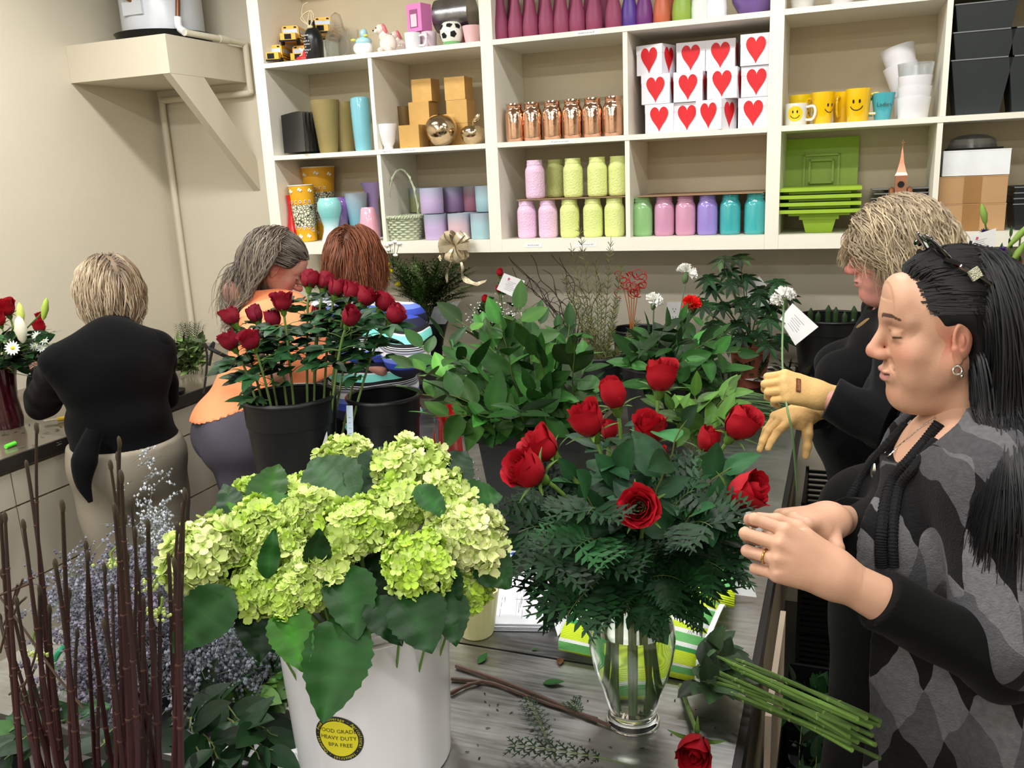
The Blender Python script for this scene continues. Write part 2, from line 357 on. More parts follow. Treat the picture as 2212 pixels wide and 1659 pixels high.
# burgundy bud vases, two rows
bp = [(.030, 0), (.036, .012), (.037, .045), (.034, .075), (.025, .115), (.018, .16), (.015, .22), (.0165, .255), (.021, .27)]
burg = mat('burgundy_glaze', (0.56, 0.25, 0.37), 0.55, var=0.05)
def facet(n, k=0.06): return lambda A, z: 1-k*(0.5-0.5*np.cos(A*n))
bx = [1083.8, 1116, 1148, 1182, 1214.5, 1248, 1284, 1326]
for i, u in enumerate(bx):
    vessel('bud_vase', f'burgundy bud vase in the front row, {ord_(i, 8)} from the left end' if i < 7 else 'burgundy bud vase in the front row, nearest the blue one', 'vase', bp, burg, u, 92-0.11*(u-1083), 3.85, ZA, 'burgundy bud vases on the top shelf')
for i in range(7):
    vessel('bud_vase', 'burgundy bud vase half hidden in the row behind', 'vase', bp, burg, 1108+i*33, 84-i*3, 3.97, ZA, 'burgundy bud vases in the second row')
for u, v, c, lab in ((1360, 62, (0.33, 0.22, 0.55), 'indigo bud vase between the burgundy and violet ones'), (1392, 59, (0.42, 0.18, 0.45), 'violet bud vase beside the orange one'), (1430, 55, (0.74, 0.38, 0.26), 'terracotta orange bud vase left of the green one'), (1473, 51, (0.55, 0.66, 0.27), 'olive green bud vase right of the orange one'), (1512, 47, (0.86, 0.9, 0.86), 'off white bud vase partly behind the bright white one'), (1548, 44, (0.93, 0.95, 0.97), 'bright white bud vase at the end of the vase row')):
    f = 1.12 if u in (1473, 1548) else 1.0
    vessel('bud_vase', lab, 'vase', [(r*f, z) for r, z in bp], mat('glaze_%d' % u, c, 0.45, var=0.04), u, v, 3.87, ZA, None, 32)
for u, v, c, lab in ((1447, 50, (0.72, 0.30, 0.18), 'second orange bud vase behind the green one'),):
    vessel('bud_vase', lab, 'vase', bp, mat('glaze_b%d' % u, c, 0.45), u, v, 4.0, ZA)
vessel('ribbed_pot', 'purple ribbed round pot at the end of the top middle shelf', 'pot', [(.04, 0), (.062, .02), (.085, .06), (.092, .10), (.088, .13)], mat('purple_glaze', (0.45, 0.33, 0.60), 0.2, coat=0.5), 1628, 32, 3.92, ZA, rad=lambda A, z: np.full(len(A), 1+0.02*math.sin(z*450)), seg=40)
# --- copper jars
def jarprof(h=0.172, r=0.0455):
    return [(r*.86, 0), (r*.97, .006), (r, .016), (r, h*.70), (r*.96, h*.76), (r*.83, h*.835), (r*.79, h*.85), (r*.79, h*.875), (r*.84, h*.885), (r*.84, h*.90), (r*.79, h*.91), (r*.79, h*.955), (r*.82, h*.965), (r*.80, h)]
cop = mat('copper_mirror', (0.87, 0.70, 0.60), 0.10, metal=1.0, var=0.08, scale=30, bump=0.25, bscale=45)
def squarish(A, z): return 1+0.035*np.cos(4*A+0.0)
for i, u in enumerate((1114, 1152, 1195, 1238, 1281, 1325)):
    vessel('mason_jar', f'shiny copper mason jar, {ord_(i, 6)} of the copper row', 'jar', jarprof(0.168), cop, u, 303-0.06*(u-1114), 3.86, ZM, 'copper mason jars', rad=squarish, rz=0.3+PI/4)
g = thing('glass_sheet', 'thin glass sheet lying across the tops of the copper jars', 'glass', ((sx(1114, 303, 3.95)+sx(1330, 290, 3.95))/2+0.01, 3.97, ZM+0.170))
MB().box((-0.28, -0.06, 0), (0.275, 0.10, 0.004)).build('pane', mat('glass_dark_edge', (0.55, 0.6, 0.5), 0.05, trans=0.9, alpha=0.6), g, False)
# --- pastel jars
pinkj = mat('pink_hobnail', (0.91, 0.77, 0.88), 0.55, var=0.02, bump=1.0, bscale=120); yelj = mat('yellow_hobnail', (0.86, 0.90, 0.58), 0.55, var=0.02, bump=1.0, bscale=120)
def hob(A, z): return 1+0.012*np.sin(A*18+z*0)*math.sin(z*420)
hj = []
for zz_ in np.linspace(0, 0.172, 44): hj.append((float(np.interp(zz_, [a[1] for a in jarprof()], [a[0] for a in jarprof()]))*0.98, float(zz_)))
LY = 3.86
for i, (u, mm, c) in enumerate(((1140, pinkj, 'pink'), (1185.5, pinkj, 'pink'), (1232, yelj, 'yellow'), (1282, yelj, 'yellow'), (1328, yelj, 'yellow'))):
    nm = {1140: 'pink hobnail jar, left one on the bottom row', 1185.5: 'pink hobnail jar touching the first yellow jar below', 1232: 'yellow hobnail jar on the bottom row beside the pink ones', 1282: 'middle yellow hobnail jar of the bottom row', 1328: 'yellow hobnail jar on the bottom row against the divider'}[u]
    vessel('hobnail_jar', nm, 'jar', hj, mm, u, 515, LY, ZB, f'{c} jars in the lower middle shelf', seg=72, rad=hob)
for u, mm, nm, yy in ((1157, pinkj, 'pink hobnail jar standing alone on the cardboard layer', LY), (1202, yelj, 'yellow hobnail jar set back in shade on the cardboard', 3.99), (1239, yelj, 'yellow hobnail jar on the cardboard above the gap of pink and yellow', LY+.01), (1291, yelj, 'second front yellow jar on the cardboard layer', LY+.01), (1336, yelj, 'yellow hobnail jar on the cardboard tight against the divider', LY+.03)):
    vessel('hobnail_jar', nm, 'jar', hj, mm, u, 422, yy, ZB+0.180, 'hobnail jars on the cardboard layer', seg=72, rad=hob)
card = mat('cardboard', (0.62, 0.50, 0.38), 0.8, var=0.06, bump=0.2, bscale=80)
def sheet(lab, xa, xb, y0, z):
    m = MB(); n = 14; xs = np.linspace(xa, xb, n); V = []
    for k, x in enumerate(xs):
        yy = y0+0.006*math.sin(k*2.1); V += [(x, yy, z), (x, 4.15, z), (x, yy, z+.004), (x, 4.15, z+.004)]
    Fs = []
    for k in range(n-1):
        a, b = 4*k, 4*k+4; Fs += [(a, a+1, b+1, b), (a+2, b+2, b+3, a+3), (a, b, b+2, a+2), (a+1, a+3, b+3, b+1)]
    Fs += [(0, 2, 3, 1), (4*n-4, 4*n-3, 4*n-1, 4*n-2)]; m.add(V, Fs)
    return one('cardboard_sheet', lab, 'cardboard', m, card, smooth=False)
sheet('brown cardboard sheet between the two layers of hobnail jars', -1.425, -0.91, 3.815, ZB+0.1745)
gl = lambda n, c: mat(n, c, 0.14, var=0.03, coat=0.6)
for u, c, nm in ((1389, (0.55, 0.75, 0.50), 'pale green glossy mason jar beside the divider'), (1435, (0.80, 0.58, 0.70), 'dusty pink glossy jar next to the green jar'), (1480.5, (0.81, 0.59, 0.70), 'dusty pink glossy jar next to the purple jar'), (1527.5, (0.60, 0.53, 0.82), 'lavender purple glossy mason jar'), (1576.5, (0.25, 0.66, 0.68), 'teal glossy mason jar beside the purple one'), (1629.5, (0.26, 0.68, 0.69), 'teal glossy mason jar at the right end of the row')):
    vessel('mason_jar', nm, 'jar', jarprof(0.170), gl('jar_%d' % int(u), c), u, 509, 3.87, ZB, 'glossy coloured mason jars', rad=squarish, rz=0.3+PI/4)
sheet('brown cardboard sheet lying on the coloured mason jars', -0.86, -0.325, 3.81, ZB+0.1725)
# --- heart boxes
bw = mat('white_card', (0.90, 0.90, 0.93), 0.5, var=0.01); redh = mat('heart_red', (0.83, 0.10, 0.14), 0.5, var=0.03)
def heart2(w):
    t = np.linspace(0, 2*PI, 40, endpoint=False)
    x = 16*np.sin(t)**3; y = 13*np.cos(t)-5*np.cos(2*t)-2*np.cos(3*t)-np.cos(4*t)
    y = np.where(y < 0, y*1.25, y*1.05)
    return x/32*w*0.92, (y+3)/32*w*1.18
HS = 0.121
hb = thing('heart_box', 'white gift box with red heart at the left end of the bottom row', 'box', (0, 0, 0), 0, 'white heart boxes')
MB().cbox((0, 0, HS/2), (HS, HS, HS)).build('carton', bw, hb, False)
MB().cbox((0, 0, HS-0.018), (HS+0.002, HS+0.002, 0.036)).build('lid', bw, hb, False)
for k in range(4):
    hx, hz = heart2(0.085); R = rotz(k*PI/2); V = np.stack([hx, np.full(40, -HS/2-0.0018), hz+HS/2], 1); V = np.concatenate([V, [[0, -HS/2-0.0018, HS/2]]])@R.T
    MB().add(V, [(40, j, (j+1) % 40) for j in range(40)]).build('heart_print', redh, hb, False)
def placebox(u, v, Y, z, rz, lab, first=False):
    L_ = (sx(u, v, Y), Y+HS/2, z)
    if first: hb.location = L_; hb.rotation_euler = (0, 0, rz); hb['label'] = lab; return hb
    return dup(hb, L_, rz, lab)
hz0 = ZM+0.001; hp = HS+0.0015
placebox(1424, 263, 3.84, hz0, 0, 'white heart box at the left end of the bottom row', True)
placebox(1484, 261, 3.86, hz0, 0, 'white heart box on the bottom row, behind the turned box')
placebox(1543, 256, 3.795, hz0, -0.42, 'turned white heart box jutting out of the bottom row')
placebox(1627, 244, 3.84, hz0, 0, 'white heart box at the right end of the bottom row')
placebox(1416, 204, 3.84, hz0+hp, 0, 'white heart box at the left end of the middle row')
placebox(1486, 200, 3.845, hz0+hp, 0, 'second white heart box of the middle row')
placebox(1561, 187, 3.80, hz0+hp, -0.05, 'white heart box standing forward in the middle row')
placebox(1633, 178, 3.84, hz0+hp, 0.03, 'white heart box at the right end of the middle row')
placebox(1411, 142, 3.86, hz0+2*hp, -0.3, 'turned white heart box at the left end of the top row')
placebox(1492, 137, 3.90, hz0+2*hp, 0, 'second white heart box of the top row, half shaded')
placebox(1556, 127, 3.90, hz0+2*hp, 0, 'third white heart box of the top row, half shaded')
placebox(1632, 118, 3.83, hz0+2*hp, 0.02, 'white heart box at the right end of the top row')
# --- mercury / gold things
goldb = mat('gold_leaf_paper', (0.80, 0.64, 0.38), 0.38, metal=0.45, var=0.08, scale=8, bump=0.2, bscale=30)
def cube(name, lab, u, v, Y, z, s, rz, m=goldb, cat='cube vase', grp='gold cubes'):
    return one(name, lab, cat, MB().cbox((0, 0, s/2), (s, s, s)), m, (sx(u, v, Y), Y, z+0.001), rz, grp, False)
cube('gold_cube', 'gold cube in the bottom row beside the white footed cup', 896, 322, 3.87, ZM, 0.105, 0.02)
cube('gold_cube', 'gold cube on the middle row, left of the other', 920, 322, 3.99, ZM, 0.108, 0.03)
cube('gold_cube', 'gold cube on the middle row at the left, second from the shelf', 920, 322, 3.99, ZM+0.109, 0.108, 0.03)
cube('gold_cube', 'topmost left gold cube of the stack', 928, 322, 4.00, ZM+0.218, 0.104, 0.03)
cube('gold_cube', 'gold cube at the right behind the mercury apple', 1000, 322, 4.0, ZM, 0.106, 0.03)
cube('gold_cube', 'gold cube at the right, second from the shelf', 1000, 322, 4.0, ZM+0.107, 0.106, 0.03)
cube('gold_cube', 'topmost right gold cube of the stack', 998, 322, 4.0, ZM+0.214, 0.104, 0.03)
merc = mat('mercury_glass', (0.78, 0.70, 0.58), 0.14, metal=1.0, var=0.25, scale=22, bump=0.4, bscale=30)
def ballprof(r, zo=0, cut=0.9, n=14): return [(max(0.3*r, r*math.sin(t)), r-r*math.cos(t)) for t in np.linspace(0.3, PI*cut, n)]
vessel('mercury_ball_vase', 'round gold mercury glass ball vase in front of the gold cubes', 'vase', ballprof(0.077, cut=.86), merc, 955, 318, 3.88, ZM, seg=40)
ap = thing('mercury_apple', 'mercury glass apple against the right upright', 'ornament', (sx(1023, 314, 3.88), 3.88, ZM+0.001))
MB().lathe([(.004, 0.004), (.03, 0), (.048, .018), (.058, .045), (.056, .068), (.04, .084), (.018, .082), (.004, .072)], 32).build('fruit_body', merc, ap)
MB().tube(spl([(0, 0, .07), (.004, 0, .1), (.016, 0, .125)], 4), .004, 8).build('stem', merc, ap)
MB().ell((.022, 0, .118), (.026, .006, .012), R=roty(-0.9)).build('leaf', merc, ap)
vessel('amber_cup', 'amber brown tumbler beside the top gold cube', 'cup', [(.028, 0), (.042, .1), (.047, .21)], mat('amber', (0.50, 0.40, 0.24), 0.3, trans=.2), 880, 322, 4.05, ZM)
vessel('footed_cup', 'small white footed cup at the left of the gold cubes', 'cup', [(.022, 0), (.024, .006), (.022, .012), (.034, .035), (.045, .075), (.049, .118)], mat('porcelain', (0.93, 0.93, 0.94), 0.25, coat=.3), 840, 326, 3.84, ZM)
vessel('footed_cup', 'second white cup mostly hidden behind the lowest gold cube', 'cup', [(.022, 0), (.034, .035), (.045, .075), (.05, .125)], mat('porcelain'), 874, 322, 3.97, ZM) if 0 else None
# --- upper left compartment
ol = mat('olive_frosted_glass', (0.56, 0.50, 0.31), 0.5, var=0.06)
vessel('tapered_vase', 'front olive gold tapered vase with faint rings', 'vase', [(.043, 0), (.047, .02), (.052, .07), (.058, .13), (.064, .19), (.071, .252)], ol, 711, 330, 3.86, ZM, seg=48, rad=lambda A, z: np.full(len(A), 1+.004*math.sin(z*160)))
vessel('tapered_vase', 'olive vase squeezed between the olive one and the teal one', 'vase', [(.043, 0), (.052, .07), (.06, .16), (.064, .245)], ol, 747, 330, 3.95, ZM)
vessel('cylinder_vase', 'light teal tall cylinder vase against the divider', 'vase', [(.038, 0), (.041, .01), (.045, .1), (.048, .22), (.045, .248), (.036, .254)], gl('teal_tall', (0.48, 0.74, 0.80)), 786, 327, 3.86, ZM)
vessel('green_cup', 'small bright green cup behind the black dishes', 'cup', [(.03, 0), (.04, .2)], mat('brightgreen', (0.0, 0.55, 0.25), 0.4), 682, 328, 4.0, ZM)
bd = mat('gloss_black', (0.035, 0.04, 0.045), 0.16, var=.1, coat=.4)
for k in range(9):
    q = MB(); n = 12; V = []
    for a in range(n+1):
        t = a/n*1.0; V += [(0.0, -0.105+0.21*t, 0), (0.030*math.sin(PI*t)+0.003, -0.105+0.21*t, 0.185+0.012*math.sin(PI*t))]
    V = np.array(V); V2 = V+[0.003, 0, 0]; A = np.concatenate([V, V2]); m_ = len(V); Fs = []
    for a in range(n): i = 2*a; Fs += [(i, i+1, i+3, i+2), (m_+i, m_+i+2, m_+i+3, m_+i+1), (i+1, m_+i+1, m_+i+3, i+3), (i, i+2, m_+i+2, m_+i)]
    Fs += [(0, m_, m_+1, 1), (2*n, 2*n+1, m_+2*n+1, m_+2*n)]
    q.add(A, Fs)
    q.v[0] = q.v[0]@rotz(PI/2-0.35).T
    X0 = sx(614, 333, 3.86)
    one('black_dish', 'glossy black curved dish in the upright stack, ' + ('frontmost' if k == 0 else 'rearmost' if k == 8 else 'between its twins') + ' at the left end', 'dish', q, bd, (X0+0.105+k*0.003, 3.80+k*0.028, ZM+0.012), (0.0, 0.0, -0.1), 'stack of black dishes')
# --- lower left compartment
vessel('bud_vase', 'glossy red bud vase in the left corner of the bottom shelf', 'vase', [(.038, 0), (.044, .012), (.036, .05), (.024, .1), (.017, .15), (.0165, .19), (.021, .238)], gl('red_glass', (0.75, 0.06, 0.07)), 636, 523, 3.85, ZB, rad=facet(6, .08))
def popcorn(lab, u, v, Y, z, h, r0, r1, tilt):
    t = thing('popcorn_tub', lab, 'cup', (sx(u, v, Y), Y, z+0.001), (tilt[0], tilt[1], 0), 'popcorn tubs')
    yel = mat('tub_yellow', (0.90, 0.66, 0.12), 0.45, var=.03); white = mat('tub_white', (0.93, 0.92, 0.88), 0.5)
    R = lambda z_: r0+(r1-r0)*z_/h
    if 'tub_print' not in _MC:
        m = mat('tub_print', (0.93, 0.91, 0.8), 0.5); N, L, b = nodes_of(m)
        tc = N.new('ShaderNodeTexCoord'); vo = N.new('ShaderNodeTexVoronoi'); vo.inputs['Scale'].default_value = 75; vo.feature = 'DISTANCE_TO_EDGE'
        cr = N.new('ShaderNodeValToRGB'); cr.color_ramp.elements[0].color = (0.03, 0.03, 0.01, 1); cr.color_ramp.elements[0].position = .05; cr.color_ramp.elements[1].color = (.85, .83, .62, 1); cr.color_ramp.elements[1].position = .14
        L.new(tc.outputs['Object'], vo.inputs['Vector']); L.new(vo.outputs['Distance'], cr.inputs['Fac']); L.new(cr.outputs['Color'], b.inputs['Base Color'])
    MB().lathe(shell([(R(0), 0), (R(h), h)], .002), 40).build('cup_wall', yel, t)
    za, zb = h*.26, h*.66
    MB().lathe([(R(za)+.0006, za), (R(zb)+.0006, zb)], 40, cap0=False).build('popcorn_picture', _MC['tub_print'], t)
    MB().tube([(R(h)*math.cos(a), R(h)*math.sin(a), h) for a in np.linspace(0, 2*PI, 33)], .003, 6).build('rolled_rim', white, t)
    blue = mat('tub_letter_shadow', (.55, .08, .1), .5); wl = mat('tub_letter', (.93, .93, .95), .5)
    def arc(s, zc, size, flip, mm, off, nm, dz=0.0):
        q = MB(); sp = 0.66*size
        for i, ch in enumerate(s):
            a = ((i-(len(s)-1)/2)*sp)*(-1 if flip else 1)/R(zc); sz = size*(1.4 if i == 0 else 1)
            Rm = rotz(a)@(roty(PI) if flip else np.eye(3)); c = (R(zc)+off)*np.array([math.sin(a), -math.cos(a), 0])
            textmb(ch, sz, 0, mb=q, R=Rm, c=c+np.array([0, 0, zc+dz]), squash=.8)
        q.build(nm, mm, t, False)
    arc('Popcorn', h*.72, .036, False, blue, .0014, 'lettering_shadow', -.003); arc('Popcorn', h*.72, .036, False, wl, .0024, 'lettering')
    arc('Popcorn', h*.24, .036, True, blue, .0014, 'lettering_shadow', .003); arc('Popcorn', h*.24, .036, True, wl, .0024, 'lettering')
    q = MB()
    for a, zc in ((-.5, .9), (.35, .92), (-.1, .10), (.7, .1), (1.2, .9), (-1.3, .1)):
        zc *= h
        for k in range(4): q.ell(((R(zc)+.001)*math.sin(a+k*.07), -(R(zc)+.001)*math.cos(a+k*.07), zc+.006*math.sin(k*2)), (.006, .003, .006), seg=8, rings=5)
    q.build('popcorn_pieces', white, t)
    return t
popcorn('yellow popcorn tub leaning in front beside the red bud vase', 664, 519, 3.88, ZB, .285, .052, .064, (0.0, -.03))
popcorn('taller popcorn tub standing behind with its rim highest', 699, 505, 4.05, ZB, .375, .056, .088, (0, 0))
tv = [(.05, 0), (.052, .006), (.040, .05), (.038, .075), (.050, .12), (.062, .16), (.060, .195), (.046, .218)]
ombre = lambda n: mat(n, (1, 1, 1), 0.15, vcol='Col', var=.02, coat=.6)
def lin(c): return tuple(srgb(c)[:3])
vessel('ombre_vase', 'aqua to white ombre vase with a narrow waist', 'vase', tv, ombre('ombre_gloss'), 718, 521, 3.87, ZB, vcol=([0, .07, .12, .2], [lin((.93, .95, .97)), lin((.8, .92, .95)), lin((.5, .8, .80)), lin((.58, .85, .84))]), seg=40)
vessel('ombre_vase', 'purple to grey ombre vase behind the aqua one', 'vase', tv, ombre('ombre_gloss'), 740, 520, 3.98, ZB, vcol=([0, .06, .14, .22], [lin((.7, .72, .8)), lin((.62, .6, .74)), lin((.5, .36, .66)), lin((.52, .38, .68))]), seg=40)
vessel('tumbler_vase', 'pale blue ombre tumbler behind the pink ribbed one', 'vase', [(.036, 0), (.045, .1), (.062, .235)], ombre('ombre_gloss'), 776, 517, 4.0, ZB, vcol=([0, .1, .22], [lin((.35, .68, .75)), lin((.5, .72, .8)), lin((.68, .72, .78))]), seg=40)
vessel('tumbler_vase', 'dark teal vase low between the purple one and pale blue one', 'vase', [(.05, 0), (.052, .06), (.035, .14), (.03, .16)], gl('dteal', (.25, .45, .52)), 764, 515, 4.05, ZB)
vessel('ribbed_tumbler', 'pink ribbed tumbler standing upside down by the divider', 'vase', [(.048, 0), (.049, .02), (.046, .09), (.036, .155), (.030, .165)], gl('pinkrib', (.93, .68, .76)), 800, 521, 3.85, ZB, seg=60, rad=lambda A, z: 1+.012*np.cos(20*A))
vessel('flared_vase', 'lilac flared vase top showing by the divider', 'vase', [(.03, 0), (.028, .18), (.045, .25), (.06, .285)], gl('lilacf', (.66, .58, .80)), 812, 517, 4.08, ZB)
# --- basket and ombre pots
bk = thing('wicker_basket', 'pale green woven basket with a tall looped handle', 'basket', (sx(876, 520, 3.86), 3.86, ZB+.001), .2)
wk = mat('sage_wicker', (.72, .75, .64), .7, var=.06)
q = MB()
for j in range(9):
    z = .006+j*.0115; r = .074+.012*j/8
    for s in (0,):
        A = np.linspace(0, 2*PI, 73); ph = (j % 2)*PI
        q.tube(np.stack([(r+.004*np.sin(12*A+ph))*np.cos(A), (r*.8+.004*np.sin(12*A+ph))*np.sin(A), np.full(73, z)], 1), .0066, 5)
q.build('woven_side', wk, bk)
q = MB()
for j in range(24):
    a = j/24*2*PI; q.tube([(.072*math.cos(a), .058*math.sin(a), 0), (.086*math.cos(a), .069*math.sin(a), .108)], .0035, 5)
q.build('stake', wk, bk)
q = MB(); A = np.linspace(0, 2*PI, 97)
for ph in (0, PI): q.tube(np.stack([(.092+.005*np.cos(20*A+ph))*np.cos(A), (.075+.005*np.cos(20*A+ph))*np.sin(A), .112+.006*np.sin(20*A+ph)], 1), .006, 5)
q.build('braided_rim', wk, bk)
q = MB(); hp_ = [( .078*math.cos(t), 0, .05+(.29 if math.sin(t) > 0 else 0)*math.sin(t)**.8) for t in np.linspace(0.001, PI-.001, 24)]
q.tube(hp_, .0045, 6); hh = np.array(hp_); tt = np.linspace(0, 60, 200); hs = np.stack([np.interp(np.linspace(0, 23, 200), np.arange(24), hh[:, k]) for k in range(3)], 1)
q.tube(hs+np.stack([.005*np.cos(tt), .006*np.sin(tt), 0*tt], 1), .003, 5); q.build('handle', wk, bk)
MB().lathe([(.07, .002), (.07, .005)], 24, sy=.8, cap1=True).build('base', wk, bk)
def opot(lab, u, v, Y, z, col, top=(.60, .64, .70), rr=.055, h=.122):
    return vessel('ombre_pot', lab, 'pot', [(rr*.93, 0), (rr*.98, .004), (rr, h*.5), (rr*1.0, h)], mat('matte_ombre', (1, 1, 1), .45, vcol='Col', var=.02), u, v, Y, z, 'two tone cylinder pots', vcol=([0, h*.5, h*.74, h*.80, h], [lin(col), lin(tuple(x*.97 for x in col)), lin(tuple(x*.93 for x in col)), lin(top), lin(top)]), seg=36)
lav = (.78, .70, .86); pk = (.85, .73, .77); tl = (.66, .80, .84); gr = (.66, .70, .50); mv = (.62, .42, .50)
pot_h = .1235
opot('lavender cylinder pot with grey rim on the bottom row', 943, 517, 3.86, ZB, lav); opot('dusty pink cylinder pot behind the bow on the bottom row', 994, 517, 3.86, ZB, pk, (.62, .67, .72)); opot('pale blue cylinder pot against the upright on the bottom row', 1043, 517, 3.86, ZB, tl)
opot('grey rimmed sage pot behind the basket', 893, 517, 4.0, ZB, (.72, .74, .68)); opot('pot mostly hidden in the rear row under the green one', 925, 517, 4.07, ZB, gr); opot('pale pot in the rear bottom row under the mauve one', 1022, 517, 4.03, ZB, (.8, .8, .8))
opot('lavender cylinder pot at the front of the upper layer', 938, 517, 3.88, ZB+pot_h+.001, lav, (.64, .66, .74), rr=.057)
opot('sage green cylinder pot at the back of the upper layer', 914, 517, 4.07, ZB+pot_h+.001, gr)
opot('shaded purple cylinder pot in the middle of the upper layer', 985, 517, 3.99, ZB+pot_h+.001, (.55, .45, .60), (.45, .48, .55)); opot('mauve cylinder pot of the upper layer', 1027, 517, 4.03, ZB+pot_h+.001, mv, (.5, .5, .52)); opot('pale blue pot of the upper layer half behind the upright', 1056, 517, 3.92, ZB+pot_h+.001, tl, (.55, .6, .64))
opot('pot at the back of the bottom row, purple', 968, 517, 4.05, ZB, (.6, .5, .65))
# --- right section, mugs
def mug(lab, u, v, Y, z, r0, r1, h, m, ha, rz=0, face=None, inner=None, grp=None):
    t = thing('mug', lab, 'mug', (sx(u, v, Y), Y, z+.001), rz, grp)
    MB().lathe(shell([(r0*.92, 0), (r0, .004), (r1, h)], .003), 36).build('cup', m, t)
    rm = (r0+r1)/2; ca, sa = math.cos(ha), math.sin(ha)
    hp = [(rm*.97, h*.80), (rm+.028, h*.82), (rm+.037, h*.55), (rm+.026, h*.25), (rm*.95, h*.22)]
    MB().tube(spl([(r*ca, r*sa, zz) for r, zz in hp], 5), .0055, 8).build('handle', m, t)
    if face:
        fm, bg, fa, fz, fr = face; q = MB(); R = lambda zc: r0+(r1-r0)*zc/h+.0006
        def dec(pts, off):  # polygons wrapped on the cup
            V = [((R(fz+y)+off)*math.sin(fa+x/rm), -(R(fz+y)+off)*math.cos(fa+x/rm), fz+y) for x, y in pts]; return V
        if bg:
            pts = [(0, 0)]+[(fr*math.cos(a)*rr, fr*math.sin(a)*rr) for rr in (.5, 1) for a in np.arange(24)/24*2*PI]
            q.add(dec(pts, .0003), [(0, 1+j, 1+(j+1) % 24) for j in range(24)]+[(1+j, 25+j, 25+(j+1) % 24, 1+(j+1) % 24) for j in range(24)], 0)
        for ex in (-.28, .28):
            pts = [(ex*fr, .25*fr)]+[(ex*fr+.10*fr*math.cos(a), .25*fr+.19*fr*math.sin(a)) for a in np.arange(12)/12*2*PI]
            q.add(dec(pts, .0008), [(0, 1+j, 1+(j+1) % 12) for j in range(12)], 1)
        A = np.linspace(-2.75, -.39, 15); pts = [(.68*fr*math.cos(a), .05*fr+.68*fr*math.sin(a)) for a in A]+[(.60*fr*math.cos(a), .05*fr+.60*fr*math.sin(a)) for a in A]
        q.add(dec(pts, .0008), [(j, j+1, 16+j, 15+j) for j in range(14)], 1)
        q.build('smiley_face', [fm, mat('face_black', (.05, .04, .03), .4)], t)
    if inner: MB().lathe([(r1-.0034, h-.001), (r0-.0034, .006)], 36, cap0=False).build('inner_glaze', inner, t)
    return t
ymug = gl('mug_yellow', (.93, .80, .10)); wmug = gl('mug_cream', (.90, .90, .86))
ymug2 = gl('mug_gold', (.95, .76, .05))
mug('cream mug with a round yellow smiley decal', 1719, 268, 3.85, ZM, .042, .044, .085, wmug, -.35, face=(ymug, True, -.05, .044, .030), inner=ymug)
mug('yellow mug standing behind the cream smiley mug', 1728, 264, 3.98, ZM, .040, .048, .125, ymug, -.4, face=(ymug, False, .5, .06, .033))
mug('tall yellow smiley mug turned sideways in the middle', 1776, 266, 3.86, ZM, .034, .046, .122, ymug2, 2.6, face=(ymug2, False, .75, .062, .034))
mug('yellow smiley mug with its handle facing out', 1820, 263, 3.97, ZM, .036, .046, .125, ymug2, -1.9)
mug('large yellow smiley mug with its handle to the right', 1852, 262, 3.85, ZM, .040, .049, .125, ymug2, .05, face=(ymug2, False, -.15, .066, .040))
mug('small teal mug with black script beside the white tubs', 1905, 262, 3.87, ZM, .030, .045, .104, gl('mug_teal', (.28, .67, .72)), 3.0)
q = MB(); textmb('Ladies', .022, 0, mb=q); 
tt_ = q.build('script_lettering', mat('face_black'), None, False); tt_.parent = [o for o in COL.objects if o.name.startswith('mug') and 'teal' in o.get('label', '')][0]; tt_.location = (.004, -.0405, .058); tt_.rotation_euler = (-.10, 0, .0)
# white containers
wp = mat('white_plastic_tub', (.90, .90, .92), .35, var=.02); clr = mat('clear_plastic', (.92, .94, .95), .12, trans=.85, alpha=.75)
cp_ = [(.052, 0), (.054, .003), (.062, .078)]
xw = 1971
vessel('white_tub', 'white tub at the bottom of the front stack', 'tub', cp_, wp, xw, 261, 3.86, ZM, 'white tubs', seg=40)
vessel('white_tub', 'second white tub nested in the front stack', 'tub', cp_, wp, xw, 261, 3.86, ZM+.04, 'white tubs', seg=40, t=.002)
vessel('white_tub', 'third white tub of the front stack', 'tub', cp_, wp, xw, 261, 3.86, ZM+.08, 'white tubs', seg=40)
vessel('clear_tub', 'clear plastic tub on top of the front stack of white tubs', 'tub', [(.054, 0), (.066, .09)], clr, xw, 261, 3.86, ZM+.115, seg=40)
vessel('white_tub', 'white tub leaning behind the clear one, lower of two', 'tub', [(.05, 0), (.066, .12)], wp, 1955, 255, 4.02, ZM+.10, 'white tubs', tilt=(-.1, -.25), seg=40)
vessel('white_tub', 'topmost white tub leaning left over the stack', 'tub', [(.05, 0), (.066, .12)], wp, 1948, 255, 4.02, ZM+.17, 'white tubs', tilt=(-.1, -.28), seg=40)
vessel('white_tub', 'plain white tub supporting the leaning pair at the back', 'tub', [(.05, 0), (.058, .10)], wp, 1962, 255, 4.02, ZM, 'white tubs', seg=40)
